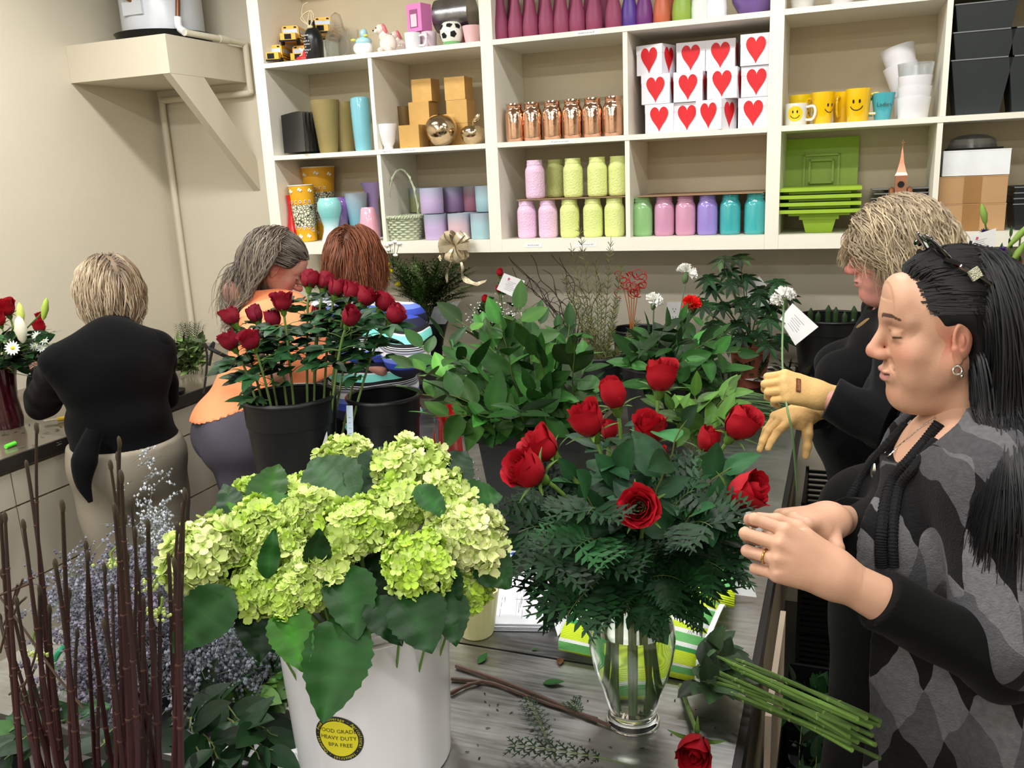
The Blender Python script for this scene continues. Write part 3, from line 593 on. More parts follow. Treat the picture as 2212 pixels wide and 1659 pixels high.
# black square pots
bpot = mat('charcoal_plastic', (.17, .19, .20), .5, var=.08, scale=6); 
def sqpot(lab, x, y, z, w=.205, wb=.145, h=.20, m=bpot, grp='nested charcoal square pots'):
    q = MB(); a, b = w/2, wb/2; t = .004; s4 = ((-1, -1), (1, -1), (1, 1), (-1, 1))
    V = [(i*b, j*b, 0) for i, j in s4]+[(i*a, j*a, h) for i, j in s4]+[(i*(a-t), j*(a-t), h) for i, j in s4]+[(i*(b-t), j*(b-t), .006) for i, j in s4]
    Fs = [(3, 2, 1, 0)]+[(k, (k+1) % 4, 4+(k+1) % 4, 4+k) for k in range(4)]+[(4+k, 4+(k+1) % 4, 8+(k+1) % 4, 8+k) for k in range(4)]+[(8+k, 8+(k+1) % 4, 12+(k+1) % 4, 12+k) for k in range(4)]+[(12, 13, 14, 15)]
    q.add(V, Fs); q.box((-a-.002, -a-.002, h-.004), (a+.002, -a+.001, h), 1)
    return one('square_pot', lab, 'pot', q, [m, mat('rim_grey', (.48, .50, .50), .4)], (x, y, z+.001), 0, grp, False)
xa = sx(2103, 250, 3.88); xb = sx(2220, 243, 3.88)
for k, n_ in enumerate(('lowest', 'middle', 'topmost')): sqpot(f'charcoal square pot, {n_} of the left nested stack', xa+.005, 3.90, ZM+k*.098)
for k, n_ in enumerate(('lower', 'upper')): sqpot(f'charcoal square pot, {n_} of the right nested stack', xb+.012, 3.90, ZM+k*.098)
# green trays
lime = mat('lime_plastic', (.60, .74, .20), .4, var=.04)
xg = sx(1769, 500, 3.95)
q = MB(); 
sq = lambda w, h, z: None
pw = thing('pedestal_pot', 'small lime green square pot holding up the green trays', 'pot', (xg, 3.93, ZB+.001))
q = MB(); a, b = .066, .052; V = [(i*b, j*b, 0) for i, j in ((-1, -1), (1, -1), (1, 1), (-1, 1))]+[(i*a, j*a, .055) for i, j in ((-1, -1), (1, -1), (1, 1), (-1, 1))]
q.add(V, [(3, 2, 1, 0)]+[(k, (k+1) % 4, 4+(k+1) % 4, 4+k) for k in range(4)]+[(4, 5, 6, 7)]); q.build('pot_body', lime, pw, False)
MB().box((-.078, -.078, .055), (.078, .078, .072)).build('pot_rim', lime, pw, False)
for k, n_ in enumerate(('lowest', 'second', 'third', 'topmost')):
    t = thing('square_tray', f'lime green square tray, {n_} of the flat stack', 'tray', (xg, 3.925, ZB+.0735+k*.0295), 0, 'lime green trays')
    MB().box((-.16, -.135, .012), (.16, .135, .026)).build('tray_rim', lime, t, False)
    MB().box((-.12, -.10, 0), (.12, .10, .012)).build('tray_foot', lime, t, False)
t = thing('square_tray', 'lime green square tray standing upright behind the stack', 'tray', (xg-.005, 4.12, ZB+.10), (-.10, 0, 0))
MB().box((-.150, -.012, .0), (.150, .012, .29)).build('tray_plate', lime, t, False)
q = MB()
for w, y0, y1 in ((.075, -.026, -.012), (.052, -.036, -.026)):
    for a_, b_ in (((-w, y0, .145-w), (w, y1, .153-w)), ((-w, y0, .137+w), (w, y1, .145+w)), ((-w, y0, .145-w), (-w+.008, y1, .145+w)), ((w-.008, y0, .145-w), (w, y1, .145+w))): q.box(a_, b_)
q.build('recessed_foot', lime, t, False)
# steeple
cpr = mat('copper_satin', (.72, .50, .40), .3, metal=.8)
st = thing('copper_steeple', 'small copper church steeple with clock and cross', 'ornament', (sx(1939, 495, 3.93), 3.93, ZB+.001))
MB().box((-.045, -.035, 0), (.045, .035, .14)).build('nave', cpr, st, False)
MB().box((-.022, -.04, .14), (.022, .004, .22)).build('tower', cpr, st, False)
q = MB().lathe([(.034, .22), (.026, .232), (.012, .27), (.001, .335)], 4, ang0=PI/4); q.build('spire', cpr, st, False)
q = MB(); q.box((-.001, -.019, .333), (.001, -.017, .36)); q.box((-.007, -.019, .348), (.007, -.017, .351)); q.build('cross', cpr, st, False)
q = MB(); 
for s in (-1, 1): q.lathe([(.011, .14), (.011, .168), (.001, .178)], 12, c=(s*.034, -.035, 0))
q.build('side_turret', cpr, st); MB().lathe([(.013, 0), (.013, .002)], 20, R=rotx(PI/2), c=(0, -.041, .185), cap1=True).build('clock_face', mat('dark_gap'), st)
bt_ = mat('smoke_plastic', (.14, .15, .16), .25, var=.1)
xt = sx(1952, 470, 4.0)
for k in range(9):
    q = MB(); q.box((-.125, -.09, 0), (.125, .09, .004)); q.box((-.08, -.06, -.012), (.08, .06, 0)); q.box((-.127, -.093, .003), (.127, -.088, .008), 1)
    one('serving_tray', 'thin dark tray in the stack behind the copper steeple', 'tray', q, [bt_, mat('rim_grey')], (xt+.006*math.sin(k*3), 4.045, ZB+.014+k*.0185), .02*math.sin(k), 'thin dark trays', False)
# boxes
box1 = thing('carton', 'brown taped cardboard box at the bottom under its twin', 'box', (sx(2094, 500, 3.84), 3.95, ZB+.001), 0, 'cardboard cartons')
def carton(t, w, d, h, m, tape=True):
    MB().cbox((0, 0, h/2), (w, d, h)).build('box_body', m, t, False)
    MB().box((-w/2-.001, -d/2-.001, h-.004), (w/2+.001, -d/2, h-.001)).build('flap_edge', m, t, False)
    if tape: MB().box((-.032, -d/2-.0015, .001), (.03, -d/2-.0005, h-.001)).build('packing_tape', mat('packing_tape', (.62, .46, .28), .25), t, False)
kraft = mat('kraft_box', (.73, .58, .41), .7, var=.05)
carton(box1, .237, .24, .104, kraft)
b2 = dup(box1, (sx(2098, 444, 3.84), 3.955, ZB+.106), 0, 'brown taped cardboard box between the white box and its twin')
b3 = thing('foam_box', 'white box on top of the two cardboard boxes', 'box', (sx(2106, 388, 3.84), 3.955, ZB+.212)); carton(b3, .232, .23, .096, mat('foam_white', (.92, .94, .96), .5), False)
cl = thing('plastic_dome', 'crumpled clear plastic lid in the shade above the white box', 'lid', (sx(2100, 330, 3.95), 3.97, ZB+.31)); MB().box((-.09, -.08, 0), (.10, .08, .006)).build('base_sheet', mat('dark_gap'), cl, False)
MB().lathe([(.09, .006), (.08, .04), (.05, .055), (.001, .06)], 24, sy=.8).build('dome', clr, cl)
for k in range(4):
    sqpot('dark square pot stacked at the right end of the bottom shelf, ' + ('lowest', 'second', 'third', 'topmost')[k], sx(2225, 495, 3.86)+.03, 3.92, ZB+k*.021, .20, .17, .10, bt_, 'dark square pots at the bottom right')
# top right pots
for u, v, c, n_, r_ in ((1733, 22, (.80, .79, .77), 'white flared pot beside the upright on the top shelf', .05), (1819, 13, (.82, .80, .80), 'second white flared pot on the top shelf', .05), (1903, 6, (.55, .55, .53), 'galvanised metal pot on the top shelf', .062)):
    vessel('flared_pot', n_, 'pot', [(r_*.8, 0), (r_, .06), (r_*1.5, .16)], mat('pot_%d' % u, c, .4, var=.12, metal=0.0 if u < 1900 else .7), u, v, 3.88, ZA)
# ================================================================== implicit surface toolkit for people
import openvdb as vdb
class SDF:
    def __init__(s, lo, hi, vs):
        s.lo = np.array(lo, np.float32); s.vs = vs; n = np.ceil((np.array(hi)-s.lo)/vs).astype(int)+1
        s.D = np.full(n, 0.05, np.float32); s.ax = [s.lo[i]+vs*np.arange(n[i], dtype=np.float32) for i in range(3)]
    def _box(s, mn, mx, pad):
        sl = []
        for i in range(3):
            a = int(max(0, math.floor((mn[i]-pad-s.lo[i])/s.vs))); b = int(min(s.D.shape[i], math.ceil((mx[i]+pad-s.lo[i])/s.vs)+1))
            if b <= a: return None, None
            sl.append(slice(a, b))
        g = np.meshgrid(s.ax[0][sl[0]], s.ax[1][sl[1]], s.ax[2][sl[2]], indexing='ij', sparse=True)
        return tuple(sl), g
    def _comb(s, sl, d, k, op):
        A = s.D[sl]
        if op == 'u':
            if k > 0: h = np.maximum(k-np.abs(A-d), 0)/k; s.D[sl] = np.minimum(A, d)-h*h*k*0.25
            else: s.D[sl] = np.minimum(A, d)
        elif op == 's':
            d = -d; h = np.maximum(k-np.abs(A-d), 0)/max(k, 1e-6); s.D[sl] = np.maximum(A, d)+h*h*k*0.25
        return s
    def cap(s, a, b, ra, rb, k=0.01, op='u', ax=None, sc=1.0):
        """capsule with changing radius; optional squash sc along unit axis ax"""
        a = np.array(a, np.float32); b = np.array(b, np.float32); r = max(ra, rb)*max(1, sc)
        sl, g = s._box(np.minimum(a, b)-r, np.maximum(a, b)+r, k+3*s.vs)
        if sl is None: return s
        X, Y, Z = g[0]-a[0], g[1]-a[1], g[2]-a[2]; ab = b-a; L2 = float(ab@ab)+1e-9
        t = np.clip((X*ab[0]+Y*ab[1]+Z*ab[2])/L2, 0, 1)
        X = X-t*ab[0]; Y = Y-t*ab[1]; Z = Z-t*ab[2]
        d2 = X*X+Y*Y+Z*Z
        if ax is not None:
            q = X*ax[0]+Y*ax[1]+Z*ax[2]; d2 = d2-q*q+(q/sc)**2
        return s._comb(sl, (np.sqrt(d2)-(ra+(rb-ra)*t))*(min(1, sc) if ax is not None else 1), k, op)
    def ell(s, c, r, k=0.01, op='u', R=None):
        c = np.array(c, np.float32); r = np.array(r, np.float32); m = float(max(r)) if R is not None else r
        sl, g = s._box(c-m, c+m, 4*k+3*s.vs)
        if sl is None: return s
        X, Y, Z = g[0]-c[0], g[1]-c[1], g[2]-c[2]
        if R is not None:
            R = np.array(R, np.float32); X, Y, Z = (X*R[0, j]+Y*R[1, j]+Z*R[2, j] for j in range(3))
        k0 = np.sqrt((X/r[0])**2+(Y/r[1])**2+(Z/r[2])**2); k1 = np.sqrt((X/r[0]**2)**2+(Y/r[1]**2)**2+(Z/r[2]**2)**2)
        return s._comb(sl, k0*(k0-1)/(k1+1e-6), k, op)
    def disp(s, fn):
        g = np.meshgrid(*s.ax, indexing='ij', sparse=True); s.D += fn(*g).astype(np.float32); return s
    def plane(s, p, n, k=0.004):
        """cut away the side the normal points to"""
        g = np.meshgrid(*s.ax, indexing='ij', sparse=True); n = np.array(n, float); n /= np.linalg.norm(n)
        d = (g[0]-p[0])*n[0]+(g[1]-p[1])*n[1]+(g[2]-p[2])*n[2]; s.D = np.maximum(s.D, d.astype(np.float32)); return s
    def mesh(s):
        D = s.D.copy(); D[0], D[-1] = .05, .05; D[:, 0], D[:, -1] = .05, .05; D[:, :, 0], D[:, :, -1] = .05, .05
        g = vdb.FloatGrid(0.05); g.copyFromArray(np.ascontiguousarray(D)); g.transform = vdb.createLinearTransform(s.vs)
        V, Q = g.convertToQuads(0.0)
        V = np.asarray(V)+s.lo; Q = np.asarray(Q)[:, ::-1]
        # orientation check
        a, b, c = V[Q[:, 0]], V[Q[:, 1]], V[Q[:, 2]]
        if (np.cross(b-a, c-a)*a).sum() < 0: Q = Q[:, ::-1]
        return V, Q
class Arr(MB):
    """mesh builder that keeps quad arrays fast"""
    def quads(s, V, Q, mi=0, col=None):
        s.v.append(np.asarray(V, float)); s.f.extend(map(tuple, (np.asarray(Q)+s.n).tolist())); s.m.extend([mi]*len(Q))
        s.cols.append(np.tile(np.array([1., 1, 1]), (len(V), 1)) if col is None else col); s.n += len(V); return s
def strands(mb, P, rad, cols, mi=0):
    """P (N,S,3) strand points -> 3 sided tubes"""
    N_, S_, _ = P.shape; T = np.gradient(P, axis=1); T /= np.linalg.norm(T, axis=2, keepdims=True)+1e-9
    ref = np.array([0.3, 0.9, 0.2]); U = np.cross(T, ref); U /= np.linalg.norm(U, axis=2, keepdims=True)+1e-9; B = np.cross(T, U)
    V = []
    for j in range(3):
        a = j*2*PI/3; V.append(P+rad[..., None]*(math.cos(a)*U+math.sin(a)*B))
    V = np.stack(V, 2).reshape(-1, 3); C = np.repeat(cols.reshape(-1, 3), 3, 0)
    n = np.arange(N_)[:, None, None]; t = np.arange(S_-1)[None, :, None]; j = np.arange(3)[None, None, :]; jj = (j+1) % 3
    b = (n*S_+t)*3; Q = np.stack([b+j, b+jj, b+3+jj, b+3+j], -1).reshape(-1, 4)
    return mb.quads(V, Q, mi, C)
def frame(yaw, pitch=0, roll=0):
    """head frame columns: x person's left, y forward (face), z up. yaw: heading angle of the face in world XY"""
    f = np.array([math.cos(yaw), math.sin(yaw), 0.0]); z = np.array([0, 0, 1.0]); l = np.cross(z, f)
    R = np.stack([-l, f, z], 1)   # x = right-hand side of the person
    return R@rotx(-pitch)@roty(roll)
# skin paint: returns per-vertex colours from head-local coordinates
def gauss(x, s): return np.exp(-(x/s)**2)
def paint_face(V, skin, lip, brow, flush=.25, age=.5, closed=True):
    x, y, z = V[:, 0], V[:, 1], V[:, 2]; C = np.tile(np.array(srgb(skin)[:3]), (len(V), 1))
    front = np.clip((y-.03)/.03, 0, 1)
    def mix(col, m): 
        nonlocal C
        m = np.clip(m, 0, 1)[:, None]; C = C*(1-m)+np.array(srgb(col)[:3])*m
    red = tuple(np.array(skin)*np.array([.97, .66, .64]))
    mix(red, flush*1.2*gauss(np.abs(x)-.045, .020)*gauss(z+.028, .020)*front)
    mix(red, flush*1.8*gauss(x, .016)*gauss(z+.030, .016)*(y > .088))
    mix(red, flush*.9*gauss(z+.095, .014)*gauss(x, .03)*front)
    mix(red, .5*(np.abs(x) > .066)*gauss(z+.01, .03))
    shade = tuple(np.array(skin)*np.array([.74, .62, .62]))
    mix(shade, .55*gauss(np.abs(x)-.030, .018)*gauss(z-.018, .009)*front)     # lids
    mix(shade, .40*gauss(np.abs(x)-.030, .014)*gauss(z+.010, .005)*front)     # under eye
    ex = np.abs(x)-.031; be = .030-10*(ex+.004)**2
    mix(brow, .85*((np.abs(z-be) < .0032-.0014*np.clip(ex/.02, 0, 1)) & (np.abs(ex) < .019) & (y > .04)))
    le = -.0030 if closed else .001
    mix((.10, .06, .05), .85*(((np.abs(z-(le-.15*np.abs(ex)*0+8*ex*ex*.6))) < .0016) & (np.abs(ex) < .0145) & (y > .055)))
    mz = -.0635+4.5*x*x*.5
    up = (z > mz) & (z < mz+.0075-8*x*x) & (np.abs(x) < .0245) & (y > .07)
    lo = (z <= mz) & (z > mz-.0095+10*x*x) & (np.abs(x) < .0225) & (y > .07)
    mix(lip, .8*(up | lo)); mix(tuple(np.array(lip)*.35), .9*((np.abs(z-mz) < .0013) & (np.abs(x) < .024) & (y > .065)))
    mix((.25, .08, .07), .8*gauss(np.abs(x)-.0075, .0035)*gauss(z+.0415, .003)*(y > .085))
    return C
def build_head(vs=.0018, nose=1.0, chin=1.0, full=1.0, neck=(.054, .060), ndir=(0, -.045, -.16), fat=0.0, crz=.082):
    s = SDF((-.105, -.13, -.20), (.105, .145, .135), vs); m = (-1, 1)
    s.ell((0, -.018, .036), (.074*full, .094, crz), 0.001)
    s.ell((0, .022, -.022), (.062*full, .066, .088), .03)
    for q in m: s.cap((q*.052*full, -.002, -.045), (q*.020, .052, -.088), .020, .016, .028)
    s.ell((0, .068, -.094), (.018, .016*chin, .015), .022)
    for q in m: s.ell((q*.038, .058, -.030), (.024, .020, .024), .022)
    for q in m: s.ell((q*.034, .055, -.064), (.020, .018, .020), .022)
    for q in m: s.cap((q*.010, .083, .021), (q*.046, .062, .020), .010, .008, .014)
    s.ell((0, .070, .048), (.050, .022, .036), .03)
    for q in m: s.ell((q*.031, .094, .002), (.0165, .013, .0115), .012, 's')
    s.cap((0, .083, .014), (0, .095+.011*nose, -.024), .0088, .0100, .012)
    s.ell((0, .098+.010*nose, -.0290), (.0105, .0105, .0090), .008)
    for q in m: s.ell((q*.0110, .094+.003*nose, -.0330), (.0078, .0125, .0078), .009)
    for q in m: s.ell((q*.0070, .102+.004*nose, -.0405), (.0035, .0055, .0030), .002, 's')
    # eyes: ball under lids
    for q in m:
        s.ell((q*.031, .0735, .0015), (.0150, .0140, .0125), .003)
        s.cap((q*.019, .0845, .0085), (q*.044, .0745, .0075), .0030, .0026, .004)
        s.cap((q*.020, .0825, -.0090), (q*.042, .0755, -.0080), .0028, .0024, .005)
    # mouth
    s.ell((0, .080, -.062), (.028, .014, .018), .012)
    for q in m: s.ell((q*.0080, .0925, -.0585), (.0135, .0060, .0045), .004)
    s.ell((0, .0905, -.0700), (.0165, .0075, .0055), .005)
    s.cap((-.022, .084, -.0635), (0, .097, -.0632), .0012, .0014, .003, 's'); s.cap((.022, .084, -.0635), (0, .097, -.0632), .0012, .0014, .003, 's')
    s.cap((0, .097, -.046), (0, .096, -.055), .002, .0025, .004, 's')
    for q in m: s.cap((q*.020, .086, -.040), (q*.031, .074, -.066), .0016, .0016, .007, 's')
    for q in m:
        R = rotz(q*-.25)@roty(0); c = np.array([q*.073*full, -.008, -.006])
        s.ell(c, (.007, .0165, .0285), .004, 'u', R); s.ell(c+np.array([q*.007, .003, .004]), (.0055, .0095, .0175), .003, 's', R); s.ell(c+np.array([q*.003, .0, -.002]), (.004, .004, .010), .003, 'u', R)
        s.cap(c+np.array([q*.003, .012, -.012]), c+np.array([q*.001, .006, -.030]), .005, .006, .004)
    n0 = np.array([0, -.022, -.05]); n1 = np.array(ndir)
    s.cap(n0, n1, neck[0], neck[1], .022)
    if fat: s.ell((0, .035, -.105), (.040, .042, .020+fat), .025)
    return s
_HEADS = {}
def head_mesh(key, **kw):
    if key not in _HEADS: _HEADS[key] = build_head(**kw).mesh()
    return _HEADS[key]
def hand_sdf(s, W, X, Zb, pose, scale=1.0, side=1, r=1.0):
    """W wrist point, X finger direction, Zb back-of-hand direction, side=+1 when thumb lies along +cross(Zb,X)"""
    X = np.array(X, float); X /= np.linalg.norm(X); Zb = np.array(Zb, float); Zb = Zb-X*(Zb@X); Zb /= np.linalg.norm(Zb); Yt = np.cross(Zb, X)*side
    W = np.array(W, float); P = lambda x, y, z: W+scale*(x*X+y*Yt+z*Zb)
    kn = [(.086, .030, .0), (.090, .009, .003), (.085, -.011, .001), (.076, -.029, -.003)]
    tips = []
    for i, (kx, ky, kz) in enumerate(kn):
        s.cap(P(.0, ky*.45, 0), P(kx, ky, kz), .016*scale*r, .0108*scale*r, .014*scale)
    s.cap(P(.0, .0, -.004), P(.055, .0, -.008), .020*scale*r, .018*scale*r, .02*scale, ax=Zb, sc=.7)
    s.cap(P(.012, .018, -.010), P(.045, .030, -.014), .015*scale*r, .013*scale*r, .016*scale)
    ln = [(.042, .025, .020), (.046, .029, .021), (.042, .027, .021), (.033, .021, .019)]
    rr = [(.0088, .0080, .0072, .0062), (.0090, .0082, .0074, .0063), (.0086, .0078, .0070, .0060), (.0077, .0069, .0062, .0054)]
    out = {}
    for i, (kx, ky, kz) in enumerate(kn):
        a1, a2, a3, sp = pose[i]; a = 0; p = P(kx, ky, kz); pts = [p]; Sd = math.sin(sp)
        for L_, da in zip(ln[i], (a1, a2, a3)):
            a += da; d = math.cos(a)*(X+Sd*Yt)-math.sin(a)*Zb; d /= np.linalg.norm(d); p = p+d*L_*scale; pts.append(p)
        for j in range(3): s.cap(pts[j], pts[j+1], rr[i][j]*scale*r, rr[i][j+1]*scale*r, .003*scale)
        out[i] = pts
    t0 = P(.022, .026, -.010); tp = pose[4]; pts = [t0]; p = t0
    for L_, (dx, dy, dz), ra, rb in zip((.040, .030, .026), tp, (.0125, .0098, .0088), (.0100, .0090, .0070)):
        d = dx*X+dy*Yt+dz*Zb; d /= np.linalg.norm(d); q = p+d*L_*scale; s.cap(p, q, ra*scale*r, rb*scale*r, .006*scale); p = q; pts.append(p)
    out['t'] = pts; return out
skinm = mat('skin', (1, 1, 1), .48, vcol='Col', var=.03, scale=60, sub=.10, spec=.35, bump=.10, bscale=500)
hairm = mat('hair', (1, 1, 1), .50, vcol='Col', var=.02, spec=.35)
def hair(mb, O, R, n, length, cols, seed=1, part=0.0, vol=.0, wave=.004, wf=9.0, rad=.0008, colliders=(), back=.6, grav=1.0, steps=16, face_z=.055, fringe=None, scalp=(.0785, .098, .086), lenvar=.25, clump=.5, curl_end=0.0, tuck=0.0, tuck_y=-.03, facecut=((0, .105, -.035), (.095, .085, .11)), sweep=False, inward=0.0, rootf=None, ycap=None, side_len=1.0, back_len=1.0, sc=1.0):
    g = np.random.default_rng(seed); c0 = np.array([0, -.018, .036])
    # roots
    D = g.normal(size=(n*5, 3)); D /= np.linalg.norm(D, axis=1, keepdims=True)
    hl = (D[:, 2]*.086+.036)
    Pr = c0+D*np.array(scalp); cc_ = np.array(facecut[0]); rr_c = np.array(facecut[1]); fcut = (((Pr-cc_)/rr_c)**2)[:, 1:].sum(1) < 1.0; keep = ~(fcut & (Pr[:, 1] > .0)) & (hl > -.055) & ~((D[:, 1] > -.12) & (hl < .015))
    if rootf is not None: keep &= rootf(D, Pr)
    D = D[keep][:n]; N_ = len(D)
    off = g.uniform(0, 1, N_)
    S = np.array(scalp)*(1+0.0*off[:, None])
    p = c0+D*S
    side = np.sign(D[:, 0]-part+g.normal(0, .03, N_)); side[side == 0] = 1
    # flow: away from part sideways, backward, down
    nrm = D/np.array(scalp); nrm /= np.linalg.norm(nrm, axis=1, keepdims=True)
    top = np.clip((D[:, 2]-.2)/.8, 0, 1)[:, None]
    v = np.stack([side*(.9), np.full(N_, -back), np.full(N_, -.35)], 1)*top+np.stack([side*.12, np.full(N_, -back*.5), np.full(N_, -1.0)], 1)*(1-top)
    if sweep:
        fm = D[:, 1] > -.15; v[fm] = np.stack([side[fm]*.22*np.clip(D[fm, 2], 0, 1), np.full(fm.sum(), -1.0), np.where(D[fm, 2] < .5, -.18, .05)], 1)
    if fringe is not None:
        fm = (D[:, 1] > .35) & (D[:, 2] > .3)
        v[fm] = np.array(fringe)+np.stack([side[fm]*.3, 0*side[fm], 0*side[fm]], 1)
    v -= nrm*(v*nrm).sum(1, keepdims=True); v /= np.linalg.norm(v, axis=1, keepdims=True)
    Lf = length*(1-lenvar*g.uniform(0, 1, N_))*np.where(D[:, 1] > .2, side_len, 1.0)*np.where(D[:, 1] < -.3, back_len, 1)
    st = (Lf/steps)[:, None]; layer = vol*(.35+.65*off)
    P = [p.copy()]; gl = np.array([0, 0, -1.0])@R if True else 0   # gravity in head-local frame
    cx = g.normal(size=(N_, 3)); ph = g.uniform(0, 2*PI, N_); 
    # clump phases by position
    key = np.floor((D[:, 0]*5))*7+np.floor(D[:, 1]*5)*13+np.floor(D[:, 2]*4)*3; ph = ph*(1-clump)+clump*((np.sin(key*12.9898)*43758.5453) % (2*PI))
    wv = np.stack([np.cos(key*1.7), np.sin(key*2.3), .2*np.cos(key*3.1)], 1); wv /= np.linalg.norm(wv, axis=1, keepdims=True)
    for i in range(1, steps):
        t = i/steps
        gs = (np.clip((-.005-p[:, 1:2])/.05, .02, 1) if sweep else 1.0)
        v = v+gl*(.30*grav)*(1 if i > 2 else .4)*gs+cx*.015
        if inward: v = v-nrm*inward*max(0, t-.5)
        if tuck: v[:, 1] -= np.where((p[:, 1] > tuck_y) & (p[:, 2] < .07), tuck, 0.0)
        v /= np.linalg.norm(v, axis=1, keepdims=True)
        p = p+v*st
        # collision with scalp
        for (cc, rr_) in [(c0, np.array(scalp))]+[(np.array(a), np.array(b)) for a, b in colliders]:
            q = (p-cc)/(rr_+layer[:, None]); d = np.linalg.norm(q, axis=1, keepdims=True); ins = (d < 1)[:, 0]
            if ins.any():
                p[ins] = cc+(q[ins]/d[ins])*(rr_+layer[ins][:, None]); nn = q[ins]/(rr_+layer[ins][:, None]); nn /= np.linalg.norm(nn, axis=1, keepdims=True)
                vv = v[ins]; vn = (vv*nn).sum(1, keepdims=True); v[ins] = vv-nn*np.minimum(vn, 0)
        if ycap is not None: p[:, 1] = np.minimum(p[:, 1], np.interp(p[:, 2], ycap[0], ycap[1])-.012*off)
        if sweep:
            rr_ = np.array(scalp)+layer[:, None]; q = (p-c0)/rr_; d = np.linalg.norm(q, axis=1, keepdims=True); ou = (d[:, 0] > 1) & (p[:, 2] > -.03)
            p[ou] = c0+(q[ou]/d[ou])*rr_[ou]; nn = q[ou]/rr_[ou]; nn /= np.linalg.norm(nn, axis=1, keepdims=True); vv = v[ou]; v[ou] = vv-nn*(vv*nn).sum(1, keepdims=True)
        P.append(p.copy())
    P = np.stack(P, 1); tt = np.linspace(0, 1, steps)[None, :, None]
    P = P+wv[:, None, :]*wave*np.sin(ph[:, None, None]+tt*wf*(1+.2*cx[:, :1, None]))*np.minimum(1, tt*3)
    if curl_end: P = P+ (tt**4)*curl_end*np.stack([-side*0.6, np.full(N_, .8), np.full(N_, .2)], 1)[:, None, :]
    ci = g.uniform(0, 1, N_)**1.3; ci = ci*.6+.4*((np.sin(key*7.7)*.5+.5)); A = np.array(srgb(cols[0])[:3]); B = np.array(srgb(cols[1])[:3])
    C = (A[None, :]*(1-ci[:, None])+B[None, :]*ci[:, None])[:, None, :]*np.ones((1, steps, 1))
    if len(cols) > 2: rt = np.array(srgb(cols[2])[:3]); w = np.clip(1-tt*4, 0, 1); C = C*(1-w*.8)+rt*w*.8
    Rr = rad*(1-.55*tt[..., 0]**3)*np.ones((N_, 1)); Rr = Rr*(.7+.6*off[:, None])
    Wp = (P*sc).reshape(-1, 3)@R.T+np.array(O)
    strands(mb, Wp.reshape(P.shape), Rr*float(np.mean(sc)), C)
    return mb
def hair_base(mb, O, R, col, scalp=(.0775, .097, .085), vol=0.0, face_z=.05, extra=None, sc=1.0, vs=.003):
    s = SDF((-.16, -.2, -.28), (.16, .14, .16), vs)
    s.ell((0, -.018, .036), (scalp[0]+vol*.6, scalp[1]+vol*.6, scalp[2]+vol*.5), .001)
    if extra: extra(s)
    s.ell((0, .105+vol*.6, -.035), (.13, .085, .11), .006, 's')
    for q in (-1, 1): s.ell((q*.085, .002, -.020), (.035, .030, .038), .006, 's')
    s.ell((0, .012, -.09), (.066, .062, .10), .01, 's')
    V, Q = s.mesh(); mb.quads((V*sc)@R.T+np.array(O), Q, 0, np.tile(np.array(srgb(col)[:3]), (len(V), 1))); return mb
# ================================================================== people
def N(v): v = np.array(v, float); return v/np.linalg.norm(v)
def flat(V, c): return np.tile(np.array(srgb(c)[:3]), (len(V), 1))
def bodyparts(s, J, off=0.0, arms=True, legs=True, torso=True, k=.04, fa=1.0):
    """J: joints; torso frame Rt columns right, front, up"""
    Rt = J['Rt']; C = lambda o, r, kk=k: s.ell(o, np.array(r)+off, kk, 'u', Rt)
    at = lambda x, y, z: J['o']+Rt@np.array([x, y, z])
    if torso:
        w, d = J.get('w', .165), J.get('d', .115)
        C(at(0, 0, .30), (w, d, .17)); C(at(0, .01+J.get('belly', 0)*.5, .12), (w*.92, d*.95+J.get('belly', 0), .16)); C(at(0, 0, -.03), (w*1.05, d*1.05+J.get('belly', 0)*.4, .14))
        for q in (-1, 1): C(at(q*.078, d*.72, .285), (.078, .066+J.get('bust', .02), .078), .03)
        for q, n in ((1, 'shR'), (-1, 'shL')): s.cap(at(0, -.01, .42), J[n], .062+off, .058+off, .05)
        s.cap(at(0, -.01, .38), J['neck'], .075+off, .052+off, .04)
        for q in (-1, 1): C(at(q*.075, -.06, -.08), (.085, .075, .095))
    if arms:
        for a, b, c in (('shL', 'elL', 'wrL'), ('shR', 'elR', 'wrR')):
            ra = J.get('ra', .047)
            s.cap(J[a], J[b], ra*1.08+off, ra*.86+off, .03); s.cap(J[b], J[c], ra*.88*fa+off, ra*.60*fa+off*.8, .012)
    if legs:
        for h, kn, an in (('hipL', 'knL', 'anL'), ('hipR', 'knR', 'anR')):
            rl = J.get('rl', .085); s.cap(J[h], J[kn], rl+off, rl*.68+off, .035); s.cap(J[kn], J[an], rl*.68+off, rl*.45+off, .02)
            s.cap(J[an], J[an]+Rt[:, 1]*np.array([1, 1, 0])*.13+np.array([0, 0, -.035]), .04+off*.5, .032, .02)
    return s
def legs_default(J, base, knee_f=.02):
    Rt = J['Rt']; r, f = Rt[:, 0], N(Rt[:, 1]*[1, 1, 0]); h = J['o']+Rt@np.array([0, 0, -.08])
    for q, L_ in ((-1, 'L'), (1, 'R')):
        J['hip'+L_] = h+r*q*.085; J['an'+L_] = np.array([base[0], base[1], .075])+r*q*.10; m = (J['hip'+L_]+J['an'+L_])/2; J['kn'+L_] = m+f*knee_f
def noisef(a, f, seed=0):
    ph = np.random.default_rng(seed).uniform(0, 6, 9)
    return lambda X, Y, Z: a*(np.sin(f*(X*1.1+.6*Z)+ph[0]+1.5*np.sin(f*.5*Y+ph[1]))*np.sin(f*(.9*Y-.5*Z)+ph[2]+1.2*np.sin(f*.6*X+ph[3]))+.6*np.sin(f*1.9*(Z+.4*X-.3*Y)+ph[4]+2*np.sin(f*.7*(X+Y)+ph[5])))
